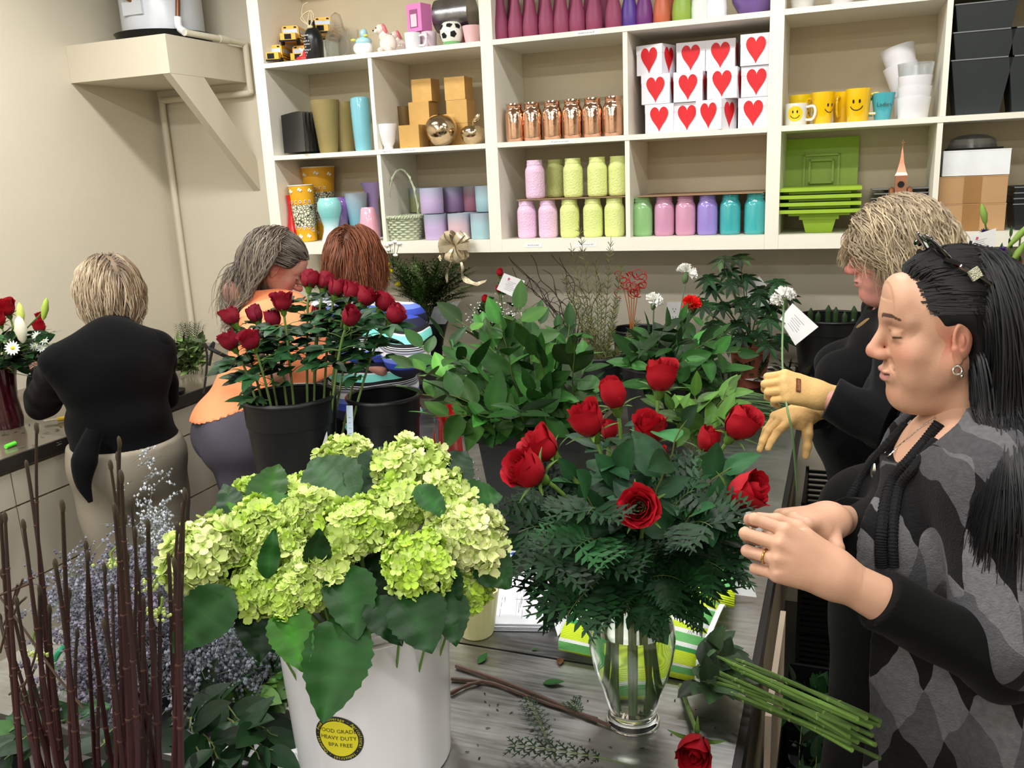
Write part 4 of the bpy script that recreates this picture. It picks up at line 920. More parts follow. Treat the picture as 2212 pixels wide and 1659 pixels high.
def rebase(V, base): return V-np.array([base[0], base[1], 0])
def mkperson(label, J, base, headspec, cols, vs=.008, hands=(), skin=(.80, .60, .50)):
    """headspec: (O, R, key, kwargs, scale, paint kwargs); builds the continuous skin body"""
    t = thing('person', label, 'person', (base[0], base[1], 0))
    lo = np.array([base[0]-.55, base[1]-.55, -.02]); hi = np.array([base[0]+.55, base[1]+.55, J['neck'][2]+.06])
    for n in ('wrL', 'wrR', 'elL', 'elR'): lo = np.minimum(lo, J[n]-.12); hi = np.maximum(hi, J[n]+.12)
    lo[2] = max(lo[2], -.02); s = SDF(lo, hi, vs); bodyparts(s, J, -.004, fa=.92); V, Q = s.mesh(); m = Arr(); m.quads(rebase(V, base), Q, 0, flat(V, skin))
    O, R, key, kw, sc, pk = headspec; H = head_mesh(key, **kw); m.quads(rebase((H[0]*sc)@R.T+O, base), H[1], 0, paint_face(H[0], skin, **pk))
    for hv, hq in hands: m.quads(rebase(hv, base), hq, 0, flat(hv, skin))
    m.build('body', skinm, t, True, vcol=True); return t
def garment(name, t, base, J, lo, hi, vs, off, m, label=None, cuts=(), folds=None, parts=dict(), extra=None, keep=()):
    s = SDF(lo, hi, vs); bodyparts(s, J, off, **parts)
    if extra: extra(s)
    if folds: s.disp(folds)
    for p, n in cuts: s.plane(p, n)
    for c in keep: s.ell(*c[:2], .004, 's', c[2] if len(c) > 2 else None)
    V, Q = s.mesh(); a = Arr(); a.quads(rebase(V, base), Q); o = a.build(name, m, t, True)
    if label: o['label'] = label
    return o
def sleevecut(J, a, b, f):   # plane that trims a sleeve at fraction f between joints
    p = J[a]*(1-f)+J[b]*f; return (p, N(J[b]-J[a]))
def sleeve_sdf(lo, hi, vs, J, side, off, f1, f2=None, ra=.047, folds=None, bell=0.0):
    """one sleeve from shoulder to fraction f1 of upper arm (f2 of forearm)"""
    s = SDF(lo, hi, vs); a, b, c = J['sh'+side], J['el'+side], J['wr'+side]
    if f2 is None: e = a*(1-f1)+b*f1; s.cap(a, e, ra*1.12+off, ra*.98+off+bell, .02)
    else:
        s.cap(a, b, ra*1.10+off, ra*.90+off, .02); e = b*(1-f2)+c*f2; s.cap(b, e, ra*.93+off, ra*(.93-.28*f2)+off+bell, .02)
    if folds: s.disp(folds)
    d = N((b-a) if f2 is None else (c-b)); s.plane(e, d); return s
# ------------------------------------------------------------------ foreground woman, dark hair, diamond cardigan
base = (.19, 1.49)
Rt = frame(PI+.10); J = dict(Rt=Rt, o=np.array([.175, 1.49, .96]), neck=np.array([.20, 1.482, 1.445]), shL=np.array([.222, 1.335, 1.385]), shR=np.array([.20, 1.655, 1.385]),
    elL=np.array([.232, 1.215, 1.165]), wrL=dep(1800, 1240, 1.165), elR=np.array([.09, 1.60, 1.19]), wrR=dep(1790, 1122, 1.325), w=.160, d=.118, bust=.035, belly=.03, ra=.047, rl=.088)
legs_default(J, base)
HS3 = np.array([.98, .94, 1.05]); hO = np.array([.150, 1.482, 1.586]); hR = frame(PI+.20, .06, .0)
hands = []
lo_, hi_ = J['wrL']-.15, J['wrL']+.15; s = SDF(lo_, hi_, .0014)
XL = N(dep(1668, 1186, 1.150)-J['wrL']); ZL = N(np.array([-.10, -.85, .55]))
HL = hand_sdf(s, J['wrL'], XL, ZL, [(.45, 1.35, .7, .03), (.65, 1.5, .7, 0), (.8, 1.5, .7, -.02), (.95, 1.4, .6, -.05), ((.8, .5, -.5), (1, .0, -.4), (1, -.2, -.2))], 1.0, -1, 1.04)
s.cap(J['wrL'], J['wrL']*.45+J['elL']*.55, .0265, .037, .02, ax=ZL, sc=.82); 
for kx in range(4): s.cap(J['wrL']+XL*.02+np.cross(ZL, XL)*(-.012+.009*kx-.002)*-1+ZL*.012, HL[kx][0]+ZL*.0085, .0022, .0026, .006)
s.plane(J['wrL']*.5+J['elL']*.5, J['elL']-J['wrL']); hands.append(s.mesh())
s = SDF(J['wrR']-.16, J['wrR']+.16, .0014); XR_ = N(dep(1672, 1122, 1.262)-J['wrR']); ZR_ = N(np.array([-.25, -.25, 1.0]))
HR_ = hand_sdf(s, J['wrR'], XR_, ZR_, [(.75, .55, .3, -.08), (.8, .6, .3, -.03), (.85, .7, .3, 0), (.9, .8, .3, .02), ((.55, .75, -.45), (.75, .35, -.75), (.8, .0, -.8))], 1.0, 1, 1.04)
s.cap(J['wrR'], J['wrR']*.5+J['elR']*.5, .026, .034, .02, ax=ZR_, sc=.85); s.plane(J['wrR']*.55+J['elR']*.45, J['elR']-J['wrR']); hands.append(s.mesh())
lady = mkperson('woman with long black hair in a grey diamond pattern cardigan over black', J, base,
    (hO, hR, 'lady', dict(vs=.0015, nose=1.15, full=1.0, ndir=(0, -.052, -.175), neck=(.050, .055), fat=.006, crz=.070), HS3, dict(lip=(.72, .47, .46), brow=(.12, .07, .06), flush=.28)), None, .007, hands, (.76, .59, .49))
blackknit = mat('black_jersey', (.028, .030, .034), .8, spec=.12, var=.12, scale=20, bump=.25, bscale=260, sheen=.03)
# black top with scoop neck and long sleeves
nf = N(hR[:, 1]*[1, 1, 0])
garment('black_top', lady, base, J, (-.30, 1.0, .50), (.45, 1.95, 1.50), .005, .004, blackknit, None, cuts=((np.array([0, 0, .54]), np.array([0, 0, -1])),), folds=noisef(.0018, 16, 3), parts=dict(arms=False, legs=False),
    extra=lambda s: (s.cap(J['o']+[0, 0, .1], J['o']+[0, 0, -.45], .15, .19, .05)), keep=((np.array([.095, 1.44, 1.475]), np.array([.10, .105, .105])), (np.array([.20, 1.482, 1.50]), np.array([.085, .085, .085]))))
for sd in ('L', 'R'):
    lo_ = np.minimum(np.minimum(J['sh'+sd], J['el'+sd]), J['wr'+sd])-.1; hi_ = np.maximum(np.maximum(J['sh'+sd], J['el'+sd]), J['wr'+sd])+.1
    s = sleeve_sdf(lo_, hi_, .004, J, sd, .006, 1, .74 if sd == 'L' else .68, .045, noisef(.0022, 38, 5), .004); V, Q = s.mesh(); a = Arr(); a.quads(rebase(V, base), Q); a.build('sleeve', blackknit, lady)
# trousers
garment('black_trousers', lady, base, J, (-.2, 1.1, .02), (.5, 1.85, .98), .008, .010, mat('black_trouser', (.035, .035, .04), .8, spec=.12), cuts=((np.array([0, 0, .93]), np.array([0, 0, 1])), (np.array([0, 0, .10]), np.array([0, 0, -1]))), parts=dict(arms=False))
# cardigan with diamonds
def diamondmat():
    m = mat('diamond_knit', (.3, .3, .3), .85, spec=.12, var=0, bump=.5, bscale=350, sheen=.05); NN, L, b = nodes_of(m)
    tc = NN.new('ShaderNodeTexCoord'); sp = NN.new('ShaderNodeSeparateXYZ'); L.new(tc.outputs['Object'], sp.inputs[0])
    def M(op, a, b_=None, c=None):
        n = NN.new('ShaderNodeMath'); n.operation = op
        for i, x in enumerate((a, b_, c)):
            if x is None: continue
            if isinstance(x, (int, float)): n.inputs[i].default_value = x
            else: L.new(x, n.inputs[i])
        return n.outputs[0]
    nz = NN.new('ShaderNodeTexNoise'); nz.inputs['Scale'].default_value = 9; nz.inputs['Detail'].default_value = 2; L.new(tc.outputs['Object'], nz.inputs['Vector'])
    wob = M('MULTIPLY', M('SUBTRACT', nz.outputs['Fac'], .5), .06)
    u = M('MULTIPLY', M('ADD', M('ADD', sp.outputs['X'], M('MULTIPLY', sp.outputs['Y'], .55)), wob), 1/.047)
    v = M('MULTIPLY', M('ADD', sp.outputs['Z'], wob), 1/.150)
    p = M('ADD', u, v); q = M('SUBTRACT', u, v)
    ip = M('FLOOR', p); iq = M('FLOOR', q); a3 = M('MODULO', M('ADD', M('ADD', ip, M('MULTIPLY', iq, 2)), 300), 3)
    cr = NN.new('ShaderNodeValToRGB'); cr.color_ramp.interpolation = 'CONSTANT'; e = cr.color_ramp.elements
    e[0].color = srgb((.075, .075, .08)); e[0].position = 0; e[1].color = srgb((.27, .27, .28)); e[1].position = .3; x = e.new(.63); x.color = srgb((.36, .36, .365))
    L.new(M('DIVIDE', a3, 3.0), cr.inputs['Fac']); n2 = NN.new('ShaderNodeTexNoise'); n2.inputs['Scale'].default_value = 120; L.new(tc.outputs['Object'], n2.inputs['Vector'])
    mx = NN.new('ShaderNodeMix'); mx.data_type = 'RGBA'; mx.blend_type = 'MULTIPLY'; mx.inputs['Factor'].default_value = .7; L.new(cr.outputs['Color'], mx.inputs['A'])
    mr = NN.new('ShaderNodeMapRange'); mr.inputs['To Min'].default_value = .5; mr.inputs['To Max'].default_value = 1.5; L.new(n2.outputs['Fac'], mr.inputs['Value']); L.new(mr.outputs['Result'], mx.inputs['B']); L.new(mx.outputs['Result'], b.inputs['Base Color'])
    return m
dk = diamondmat(); cut_c = np.array([-.07, 1.49, 1.0])
def cext(s):
    s.cap(J['o']+[.03, 0, .12], J['o']+[.05, 0, -.42], .165, .20, .06)
    s.cap(J['shL'], J['shL']*.1+J['elL']*.9, .066, .072, .04); s.cap(J['shR'], J['shR']*.3+J['elR']*.7, .064, .062, .04)
    s.cap(J['shL']+[.02, .02, 0], J['elL']+[.04, .06, -.30], .060, .050, .06)
card_ = garment('cardigan', lady, base, J, (-.25, 1.02, .42), (.50, 1.95, 1.50), .005, .016, dk, 'grey and black diamond knit', cuts=((np.array([0, 0, .48]), np.array([0, 0, -1])),), folds=noisef(.004, 20, 8), parts=dict(arms=False, legs=False), extra=cext,
    keep=((np.array([-.035, 1.49, 1.02]), np.array([.135, .225, .56])), (np.array([.09, 1.46, 1.50]), np.array([.105, .115, .13])), (np.array([.20, 1.482, 1.52]), np.array([.075, .075, .09]))))
from mathutils.bvhtree import BVHTree
def bvh(os_): return [BVHTree.FromPolygons([tuple(o.matrix_world @ v.co) if 0 else (v.co[0]+base[0], v.co[1]+base[1], v.co[2]) for v in o.data.vertices], [tuple(p.vertices) for p in o.data.polygons]) for o in os_]
def snap(u, v, trees, d0, lift=.004):
    r = ray(u, v); rn = r/np.linalg.norm(r); best = None
    for t_ in trees:
        h = t_.ray_cast(Vector(CAM), Vector(rn))
        if h[0] is not None and (best is None or h[3] < best[1]): best = (np.array(h[0]), h[3])
    return best[0]-rn*lift if best is not None else dep(u, v, d0)
TR = bvh([o for o in lady.children if o.name.startswith(('cardigan', 'black_top', 'body'))])
trimk = mat('ribbed_band', (.11, .11, .115), .85, spec=.12, bump=.6, bscale=300)
def band(pts, r=.011):
    P = spl(np.array(pts)-np.array([base[0], base[1], 0]), 22); n = len(P); rr = r*(1+.09*np.sin(np.arange(n)*2.2)); a = Arr(); a.tube(P, rr, 8); return a.build('ribbed_band', trimk, lady)
band([snap(u, v, TR, 1.25, .002) for u, v in ((2030, 915), (1998, 956), (1965, 995), (1934, 1030), (1915, 1080), (1906, 1140), (1903, 1185), (1905, 1225))], .0095)
band([snap(u, v, TR, 1.25, .004) for u, v in ((2020, 952), (1975, 1010), (1945, 1050), (1932, 1110), (1929, 1170), (1931, 1225))], .0075)
band([snap(u, v, TR, 1.40, .002) for u, v in ((1957, 918), (1908, 972), (1868, 1025), (1842, 1068), (1834, 1085))], .0085)
# necklace, pendant, earrings, ring, sunglasses
silver = mat('silver', (.85, .85, .83), .2, metal=1); goldm = mat('ring_gold', (.78, .62, .36), .28, metal=1)
def lad(m, name, mt, lab=None, vc=False):
    for i in range(len(m.v)): m.v[i] = m.v[i]-np.array([base[0], base[1], 0])
    o = m.build(name, mt, lady, True, vcol=vc)
    if lab: o['label'] = lab
    return o
q = Arr(); Pn = spl([snap(u, v, TR, 1.3, .0015) for u, v in ((2022, 902), (2003, 914), (1985, 926), (1964, 944), (1940, 965), (1915, 988), (1893, 1000))], 10); Pf = spl([snap(u, v, TR, 1.35, .0015) for u, v in ((1968, 908), (1950, 928), (1930, 953), (1912, 978), (1895, 1001))], 10)
q.tube(Pn, .0013*(1+.35*np.sin(np.arange(len(Pn))*1.9)), 5); q.tube(Pf, .0013, 5); lad(q, 'necklace', silver)
q = Arr(); q.lathe([(.001, -.016), (.005, -.004), (.0058, .004), (.003, .012), (.001, .016)], 6, c=snap(1888, 1020, TR, 1.3, .006)); lad(q, 'pendant', silver, 'silver teardrop pendant')
q = Arr(); ec = hO+hR@np.array([-.080, .001, -.050]); tt = np.linspace(0, 2*PI, 25); q.tube(np.stack([ec[0]+.006*np.cos(tt), ec[1]+.002*np.sin(tt), ec[2]+.006*np.sin(tt)], 1), .0017, 8); q.ell(ec+[.006, -.002, -.008], (.0022,)*3); lad(q, 'earring', silver)
a_, b_ = HL[2][0], HL[2][1]; c_ = a_*.60+b_*.40; Rr_ = basis(b_-a_); q = Arr(); tt = np.linspace(0, 2*PI, 25); q.tube(np.stack([.0095*np.cos(tt), .0095*np.sin(tt), 0*tt], 1)@Rr_.T+c_, .0017, 8); lad(q, 'ring', goldm)
# hair
def lext(s):
    s.cap((0, -.045, .02), (0, -.10, -.16), .082, .085, .03, ax=np.array([0, 1.0, 0]), sc=.75)
q = Arr(); LC = [((0, -.060, -.250), (.285, .150, .150)), ((0, -.05, -.46), (.29, .21, .27)), ((0, -.02, -.12), (.064, .064, .12))]; YC = ([-.5, -.22, -.12, .0, .03, .2], [.10, .04, -.018, -.026, -.02, .2]); SP3 = (.0785, .098, .075)
hb_ = Arr(); hair_base(hb_, hO, hR, (.035, .035, .042), scalp=(.0765, .0955, .0735), vol=.0, extra=lext, sc=HS3)
for i_ in range(len(hb_.v)): pass
hair(hb_, hO, hR, 5200, .34, ((.030, .030, .038), (.075, .075, .088)), seed=3, wave=.003, wf=7, rad=.00095, vol=.012, back=1.2, sweep=True, tuck=.5, tuck_y=-.02, grav=.8, steps=18, clump=.6, lenvar=.35, sc=HS3, scalp=SP3,
     colliders=LC, ycap=YC, rootf=lambda D, P: ~((P[:, 1] > -.035) & (P[:, 2] < .032)))
hair(hb_, hO, hR, 6500, .46, ((.030, .030, .038), (.070, .070, .082)), seed=4, wave=.004, wf=7, rad=.00095, vol=.020, back=.25, grav=1.1, steps=18, clump=.6, lenvar=.30, sc=HS3, scalp=SP3, colliders=LC, ycap=YC, rootf=lambda D, P: P[:, 1] < -.030)
lad(hb_, 'hair', hairm, 'long straight black hair', True)
sg = Arr(); Pc = lambda x, y, z: hO+hR@np.array([x*1.03, y-.014, z+.006]); lens = mat('sunglass_black', (.012, .010, .022), .06, spec=.9, coat=1); 
for q_ in (-1, 1):
    A_ = np.linspace(0, 2*PI, 22, endpoint=False); V = []; 
    for k_, rr_ in enumerate((0, .5, 1)):
        for a in A_: V.append(Pc(q_*(.034+.030*rr_*math.cos(a))*1.0, .040-.012*((.034+.030*rr_*math.cos(a))/.06)**2*1.6+.010*rr_*math.sin(a), .130+.020*rr_*math.sin(a)-.020*((.034+.030*rr_*math.cos(a))/.06)**2))
    sg.add(V, [(r_*22+j, r_*22+(j+1) % 22, (r_+1)*22+(j+1) % 22, (r_+1)*22+j) for r_ in (0, 1) for j in range(22)])
    sg.tube(spl([Pc(q_*.064, .030, .108), Pc(q_*.078, .010, .098), Pc(q_*.086, -.030, .066), Pc(q_*.084, -.062, .030)], 6), [.006]*4*0+list(np.linspace(.0055, .0025, 19)), 8)
sg.tube(spl([Pc(-.012, .050, .128), Pc(0, .052, .134), Pc(.012, .050, .128)], 5), .0028, 6)
o = sg.build('sunglasses', lens, None); 
tag(o, 'black sunglasses pushed up on the dark haired woman\'s head', 'sunglasses'); sol = o.modifiers.new('solid', 'SOLIDIFY'); sol.thickness = .002
q = Arr(); q.cbox(Pc(-.0855, -.004, .088), (.016, .004, .016), rot=hR@rotx(-.5)@rotz(PI/2+.2)); g_ = q.build('crystal_square', mat('crystals', (.80, .78, .66), .25, metal=.7, var=.4, scale=400, bump=1, bscale=500), o, False)
# ------------------------------------------------------------------ blonde woman in black with gloves (right)
base = (.165, 2.60)
Rt = frame(PI+.05); J = dict(Rt=Rt, o=np.array([.150, 2.60, .97]), neck=np.array([.145, 2.585, 1.455]), shL=np.array([.165, 2.42, 1.40]), shR=np.array([.13, 2.76, 1.40]),
    elL=np.array([.115, 2.27, 1.20]), wrL=dep(1764, 852, 2.22), elR=np.array([.06, 2.72, 1.14]), wrR=dep(1742, 888, 2.36), w=.175, d=.125, bust=.045, belly=.05, ra=.052, rl=.095)
legs_default(J, base); hO2 = np.array([.125, 2.568, 1.590]); hR2 = frame(PI+.02, .10, 0)
w2 = mkperson('curly blonde woman in a black shirt wearing yellow work gloves', J, base, (hO2, hR2, 'w2', dict(vs=.0024, nose=1.2, full=1.04, fat=.012, ndir=(0, -.04, -.16)), 1.02, dict(lip=(.70, .42, .42), brow=(.40, .30, .22), flush=.45)), None, .009, (), (.82, .58, .53))
shirt = mat('black_shirt', (.034, .040, .050), .8, spec=.12, var=.1, bump=.2, bscale=200, sheen=.05)
garment('black_shirt', w2, base, J, (-.30, 2.10, .60), (.55, 3.05, 1.52), .007, .012, shirt, cuts=((np.array([0, 0, .70]), np.array([0, 0, -1])),), folds=noisef(.004, 15, 2), parts=dict(arms=False, legs=False), keep=((np.array([.10, 2.585, 1.55]), np.array([.085, .075, .12])),))
for sd, f in (('L', .80), ('R', .85)):
    lo_ = np.minimum(np.minimum(J['sh'+sd], J['el'+sd]), J['wr'+sd])-.13; hi_ = np.maximum(np.maximum(J['sh'+sd], J['el'+sd]), J['wr'+sd])+.13
    s = sleeve_sdf(lo_, hi_, .005, J, sd, .010, 1, f, .055, noisef(.005, 34, 6), .008); V, Q = s.mesh(); a = Arr(); a.quads(rebase(V, base), Q); a.build('sleeve', shirt, w2)
garment('dark_trousers', w2, base, J, (-.2, 2.2, .02), (.55, 3.0, 1.0), .010, .012, _MC['black_trouser'], cuts=((np.array([0, 0, .93]), np.array([0, 0, 1])), (np.array([0, 0, .10]), np.array([0, 0, -1]))), parts=dict(arms=False))
q = Arr(); q.box((.005, 2.585-.035, 1.375), (.030, 2.585+.02, 1.445))
cb = Arr(); cb.tube(rebase(spl([J['neck']+[.02, -.055, -.01], J['neck']+[-.055, -.05, -.035], J['neck']+[-.09, .0, -.07], J['neck']+[-.06, .05, -.035]], 6), base), .012, 8); cb.build('collar', mat('khaki_collar', (.55, .45, .28), .7), w2)
bt2 = Arr()
for u_, v_, z_ in ((1843, 692, 2.45), (1866, 693, 2.43)): bt2.ell(dep(u_, v_, z_)-np.array([base[0], base[1], 0]), (.004, .004, .004))
# gloves
glv = mat('tan_glove', (.84, .68, .44), .75, var=.06, bump=.3, bscale=150)
for nm, W_, X_, Z_, sd, pose in (('left', J['wrL'], dep(1690, 832, 2.20)-J['wrL'], np.array([-.2, -.75, .6]), -1, [(.9, 1.2, .6, 0)]*4+[((.8, .2, -.8), (1, -.2, -.5), (1, -.4, -.2))]),
                                 ('right', J['wrR'], dep(1655, 915, 2.31)-J['wrR'], np.array([-.3, -.35, .9]), 1, [(.35, .35, .2, .12), (.45, .4, .2, .05), (.6, .5, .3, 0), (.8, .6, .3, 0), ((.5, .6, -.75), (.35, .3, -1), (.2, 0, -1))])):
    s = SDF(W_-.17, W_+.17, .0022); hd = hand_sdf(s, W_, X_, Z_, pose, 1.08, sd, 1.22); Xn = N(X_); s.cap(W_-Xn*.05, W_+Xn*.0, .036, .031, .02); V, Q = s.mesh(); a = Arr(); a.quads(rebase(V, base), Q); gl_ = a.build('glove', glv, w2); gl_['label'] = f'tan yellow work glove on the {nm} hand'
    if nm == 'left':
        Zn = N(Z_-Xn*(Z_@Xn)); Yn = np.cross(Zn, Xn)*-1; c_ = W_+Xn*.062*1.08+Zn*.0215; a = Arr(); Rm = np.stack([Xn, Yn, Zn], 1); a.cbox(c_-np.array([base[0], base[1], 0]), (.012, .036, .004), rot=Rm); pa = a.build('brand_patch', mat('patch_brown', (.42, .22, .14), .7), gl_, False)
        q = MB(); Rt_ = np.stack([Yn, -Zn, -Xn], 1)@np.eye(3); textmb('WELLS', .0095, 0, mb=q, R=np.stack([-Yn*1, -Zn, Xn], 1), c=c_-np.array([base[0], base[1], 0])+Zn*.0026); q.build('patch_lettering', mat('patch_tan', (.75, .55, .35), .7), gl_, False)
bt2.build('shirt_button', mat('button_grey', (.35, .36, .38), .4), w2)
hb_ = Arr(); hair_base(hb_, hO2, hR2, (.42, .36, .29), vol=.025, face_z=.05, extra=lambda s: (s.ell((0, -.05, -.05), (.095, .085, .11), .03)))
bl = ((.50, .43, .34), (.80, .73, .60), (.58, .53, .48))
hair(hb_, hO2, hR2, 5200, .25, bl, seed=5, wave=.013, wf=12, rad=.0013, vol=.045, back=.9, grav=.75, face_z=.055, steps=15, clump=.8, lenvar=.45, sc=1.02, tuck=.35, tuck_y=.025)
hair(hb_, hO2, hR2, 1400, .13, bl, seed=6, wave=.008, wf=6, rad=.0012, vol=.030, back=.0, grav=.5, steps=10, clump=.8, fringe=(0, 1, .1), sc=1.02)
for i in range(len(hb_.v)): hb_.v[i] = rebase(hb_.v[i], base)
hb_.build('hair', hairm, w2, True, vcol=True)['label'] = 'wavy shoulder length blonde hair'
# ------------------------------------------------------------------ blonde woman from behind, black sweater, khaki trousers (left)
base = (-2.53, 2.40)
Rt = frame(2.62, .06); r_, f_, u_ = Rt[:, 0], Rt[:, 1], Rt[:, 2]; o_ = np.array([-2.535, 2.405, .88])
J = dict(Rt=Rt, o=o_, neck=o_+Rt@np.array([0, .0, .475]), shL=o_+Rt@np.array([-.165, -.01, .375]), shR=o_+Rt@np.array([.155, -.01, .375]), elL=dep(92, 868, 3.38), wrL=dep(88, 805, 3.55), elR=o_+Rt@np.array([.19, .12, .17]), wrR=o_+Rt@np.array([.06, .34, .26]), w=.190, d=.150, bust=.03, belly=.05, ra=.056, rl=.110)
legs_default(J, base, .0); hO3 = dep(235, 628, 3.36); hR3 = frame(2.72, .12, 0); J['neck'] = hO3+hR3@np.array([0, -.03, -.13])
s = SDF(J['wrL']-.17, J['wrL']+.17, .0025); hand_sdf(s, J['wrL'], N(dep(62, 775, 3.60)-J['wrL']), N(np.array([.5, -.6, .6])), [(.4, .5, .3, .1), (.5, .6, .3, .03), (.6, .7, .3, 0), (.7, .8, .3, -.05), ((.6, .6, -.4), (.8, .3, -.5), (.9, .1, -.3))], 1.0, -1, 1.1); s.cap(J['wrL'], J['elL']*.3+J['wrL']*.7, .027, .032, .02)
w3 = mkperson('woman seen from behind in black sweater and khaki trousers with blonde bob', J, base, (hO3, hR3, 'w2', {}, 1.0, dict(lip=(.7, .45, .42), brow=(.4, .3, .2))), None, .010, (s.mesh(),), (.82, .60, .52))
swt = mat('black_sweater', (.022, .027, .034), .9, spec=.12, var=.1, bump=.3, bscale=150, sheen=.03)
garment('black_sweater', w3, base, J, o_-[.75, .75, .25], o_+[.75, .75, .62], .008, .016, swt, cuts=((o_+[0, 0, -.05], np.array([.05, -.05, -1])),), folds=noisef(.005, 11, 4), parts=dict(arms=False, legs=False), keep=((hO3+[0, 0, -.02], np.array([.08, .08, .11])),))
for sd, f in (('L', .86), ('R', .9)):
    lo_ = np.minimum(np.minimum(J['sh'+sd], J['el'+sd]), J['wr'+sd])-.14; hi_ = np.maximum(np.maximum(J['sh'+sd], J['el'+sd]), J['wr'+sd])+.14
    s = sleeve_sdf(lo_, hi_, .006, J, sd, .012, 1, f, .058, noisef(.005, 26, 6), .0); V, Q = s.mesh(); a = Arr(); a.quads(rebase(V, base), Q); a.build('sleeve', swt, w3)
khk = mat('khaki_cotton', (.56, .53, .47), .8, var=.05, bump=.15, bscale=120)
garment('khaki_trousers', w3, base, J, (base[0]-.4, base[1]-.4, .04), (base[0]+.4, base[1]+.4, 1.0), .010, .018, khk, cuts=((np.array([0, 0, .93]), np.array([0, 0, 1])), (np.array([0, 0, .09]), np.array([0, 0, -1]))), folds=noisef(.007, 13, 9), parts=dict(arms=False, k=.06))
ap_ = Arr(); Pa = [dep(205, 930, 3.05), dep(185, 985, 3.03), dep(180, 1040, 3.02), dep(196, 1085, 3.02)]
ap_.tube(rebase(spl(Pa, 5), base), list(np.linspace(.030, .045, 7))+list(np.linspace(.042, .008, 9)), 10)
ap_.build('apron_tail', swt, w3)
hb_ = Arr(); hair_base(hb_, hO3, hR3, (.45, .38, .30), vol=.028, face_z=.05, extra=lambda s: (s.ell((0, -.045, -.035), (.098, .080, .085), .03)))
hair(hb_, hO3, hR3, 3600, .215, ((.50, .42, .33), (.84, .77, .66), (.36, .33, .32)), seed=9, wave=.008, wf=9, rad=.0017, vol=.030, back=.35, grav=.9, face_z=.05, steps=14, clump=.75, lenvar=.15, inward=1.2)
for i in range(len(hb_.v)): hb_.v[i] = rebase(hb_.v[i], base)
hb_.build('hair', hairm, w3, True, vcol=True)['label'] = 'chin length blonde bob with darker roots'
# ------------------------------------------------------------------ woman in orange shirt, leaning forward
base = (-2.08, 2.60)
Rt = frame(.85, .50); o_ = np.array([-2.075, 2.545, .985])
hO4 = dep(598, 577, 3.28); hR4 = frame(.62, .62, -.05)
J = dict(Rt=Rt, o=o_, neck=hO4+hR4@np.array([0, -.035, -.14]), shL=o_+Rt@np.array([-.19, .03, .42]), shR=dep(560, 705, 3.12), elR=dep(598, 800, 2.99), wrR=dep(618, 850, 3.10), w=.190, d=.138, bust=.03, belly=.04, ra=.050, rl=.105)
J['elL'] = J['shL']+[.10, .16, -.20]; J['wrL'] = J['elL']+[.20, .05, -.06]; legs_default(J, base, .0)
w4 = mkperson('woman in a bright orange t-shirt leaning over the back counter', J, base, (hO4, hR4, 'w4', dict(vs=.0026, nose=1.3, full=1.03, fat=.008, ndir=(0, -.07, -.15)), 1.03, dict(lip=(.55, .33, .32), brow=(.30, .22, .18), flush=.6)), None, .010, (), (.68, .48, .42))
org = mat('orange_cotton', (.95, .56, .38), .8, var=.03, bump=.15, bscale=150)
garment('orange_shirt', w4, base, J, o_-[.45, .45, .25], o_+[.75, .75, .70], .007, .024, org, cuts=((o_+[0, 0, .075], np.array([.25, .1, -1])),), folds=noisef(.005, 14, 12), parts=dict(arms=False, legs=False), keep=((hO4+hR4@np.array([0, -.03, -.08]), np.array([.085, .085, .10])),))
for sd, f in (('L', .6), ('R', .55)):
    lo_ = np.minimum(J['sh'+sd], J['el'+sd])-.14; hi_ = np.maximum(J['sh'+sd], J['el'+sd])+.14
    s = sleeve_sdf(lo_, hi_, .005, J, sd, .018, f, None, .055, noisef(.004, 26, 6), .010); V, Q = s.mesh(); a = Arr(); a.quads(rebase(V, base), Q); a.build('sleeve', org, w4)
gry = mat('grey_trouser', (.30, .29, .33), .8, spec=.12, var=.06, bump=.15, bscale=120)
garment('grey_trousers', w4, base, J, (base[0]-.45, base[1]-.5, .04), (base[0]+.45, base[1]+.45, 1.22), .010, .010, gry, cuts=((o_+[0, 0, .11], Rt[:, 2]), (np.array([0, 0, .09]), np.array([0, 0, -1]))), folds=noisef(.005, 13, 2), parts=dict(arms=False, k=.06))
a = Arr(); tie = mat('apron_black', (.05, .05, .06), .8)
TR4 = bvh([o for o in w4.children if o.name.startswith(('orange_shirt', 'grey_trousers'))]); SN = lambda L_: rebase(spl([snap(u, v, TR4, 3.0, .006) for u, v in L_], 6), base)
a.tube(SN([(452, 752), (480, 766), (520, 784), (560, 796)]), .007, 6); a.tube(SN([(450, 752), (441, 742), (447, 765), (446, 800), (440, 850)]), .004, 6); a.tube(SN([(452, 752), (462, 740), (456, 768), (452, 790)]), .005, 6); a.build('apron_string', tie, w4)
hb_ = Arr(); hair_base(hb_, hO4, hR4, (.28, .25, .23), vol=.006, face_z=.05, extra=lambda s: s.ell((0, -.07, -.06), (.075, .07, .10), .03), sc=1.03)
hair(hb_, hO4, hR4, 3600, .36, ((.27, .24, .22), (.52, .47, .40), (.40, .38, .37)), seed=12, wave=.007, wf=8, rad=.0013, vol=.020, back=1.0, sweep=True, grav=1.1, face_z=.062, steps=16, clump=.7, lenvar=.5, sc=1.03, colliders=[(tuple(hR4.T@(o_+Rt@np.array([0, -.0, .30])-hO4)), (.17, .17, .22))])
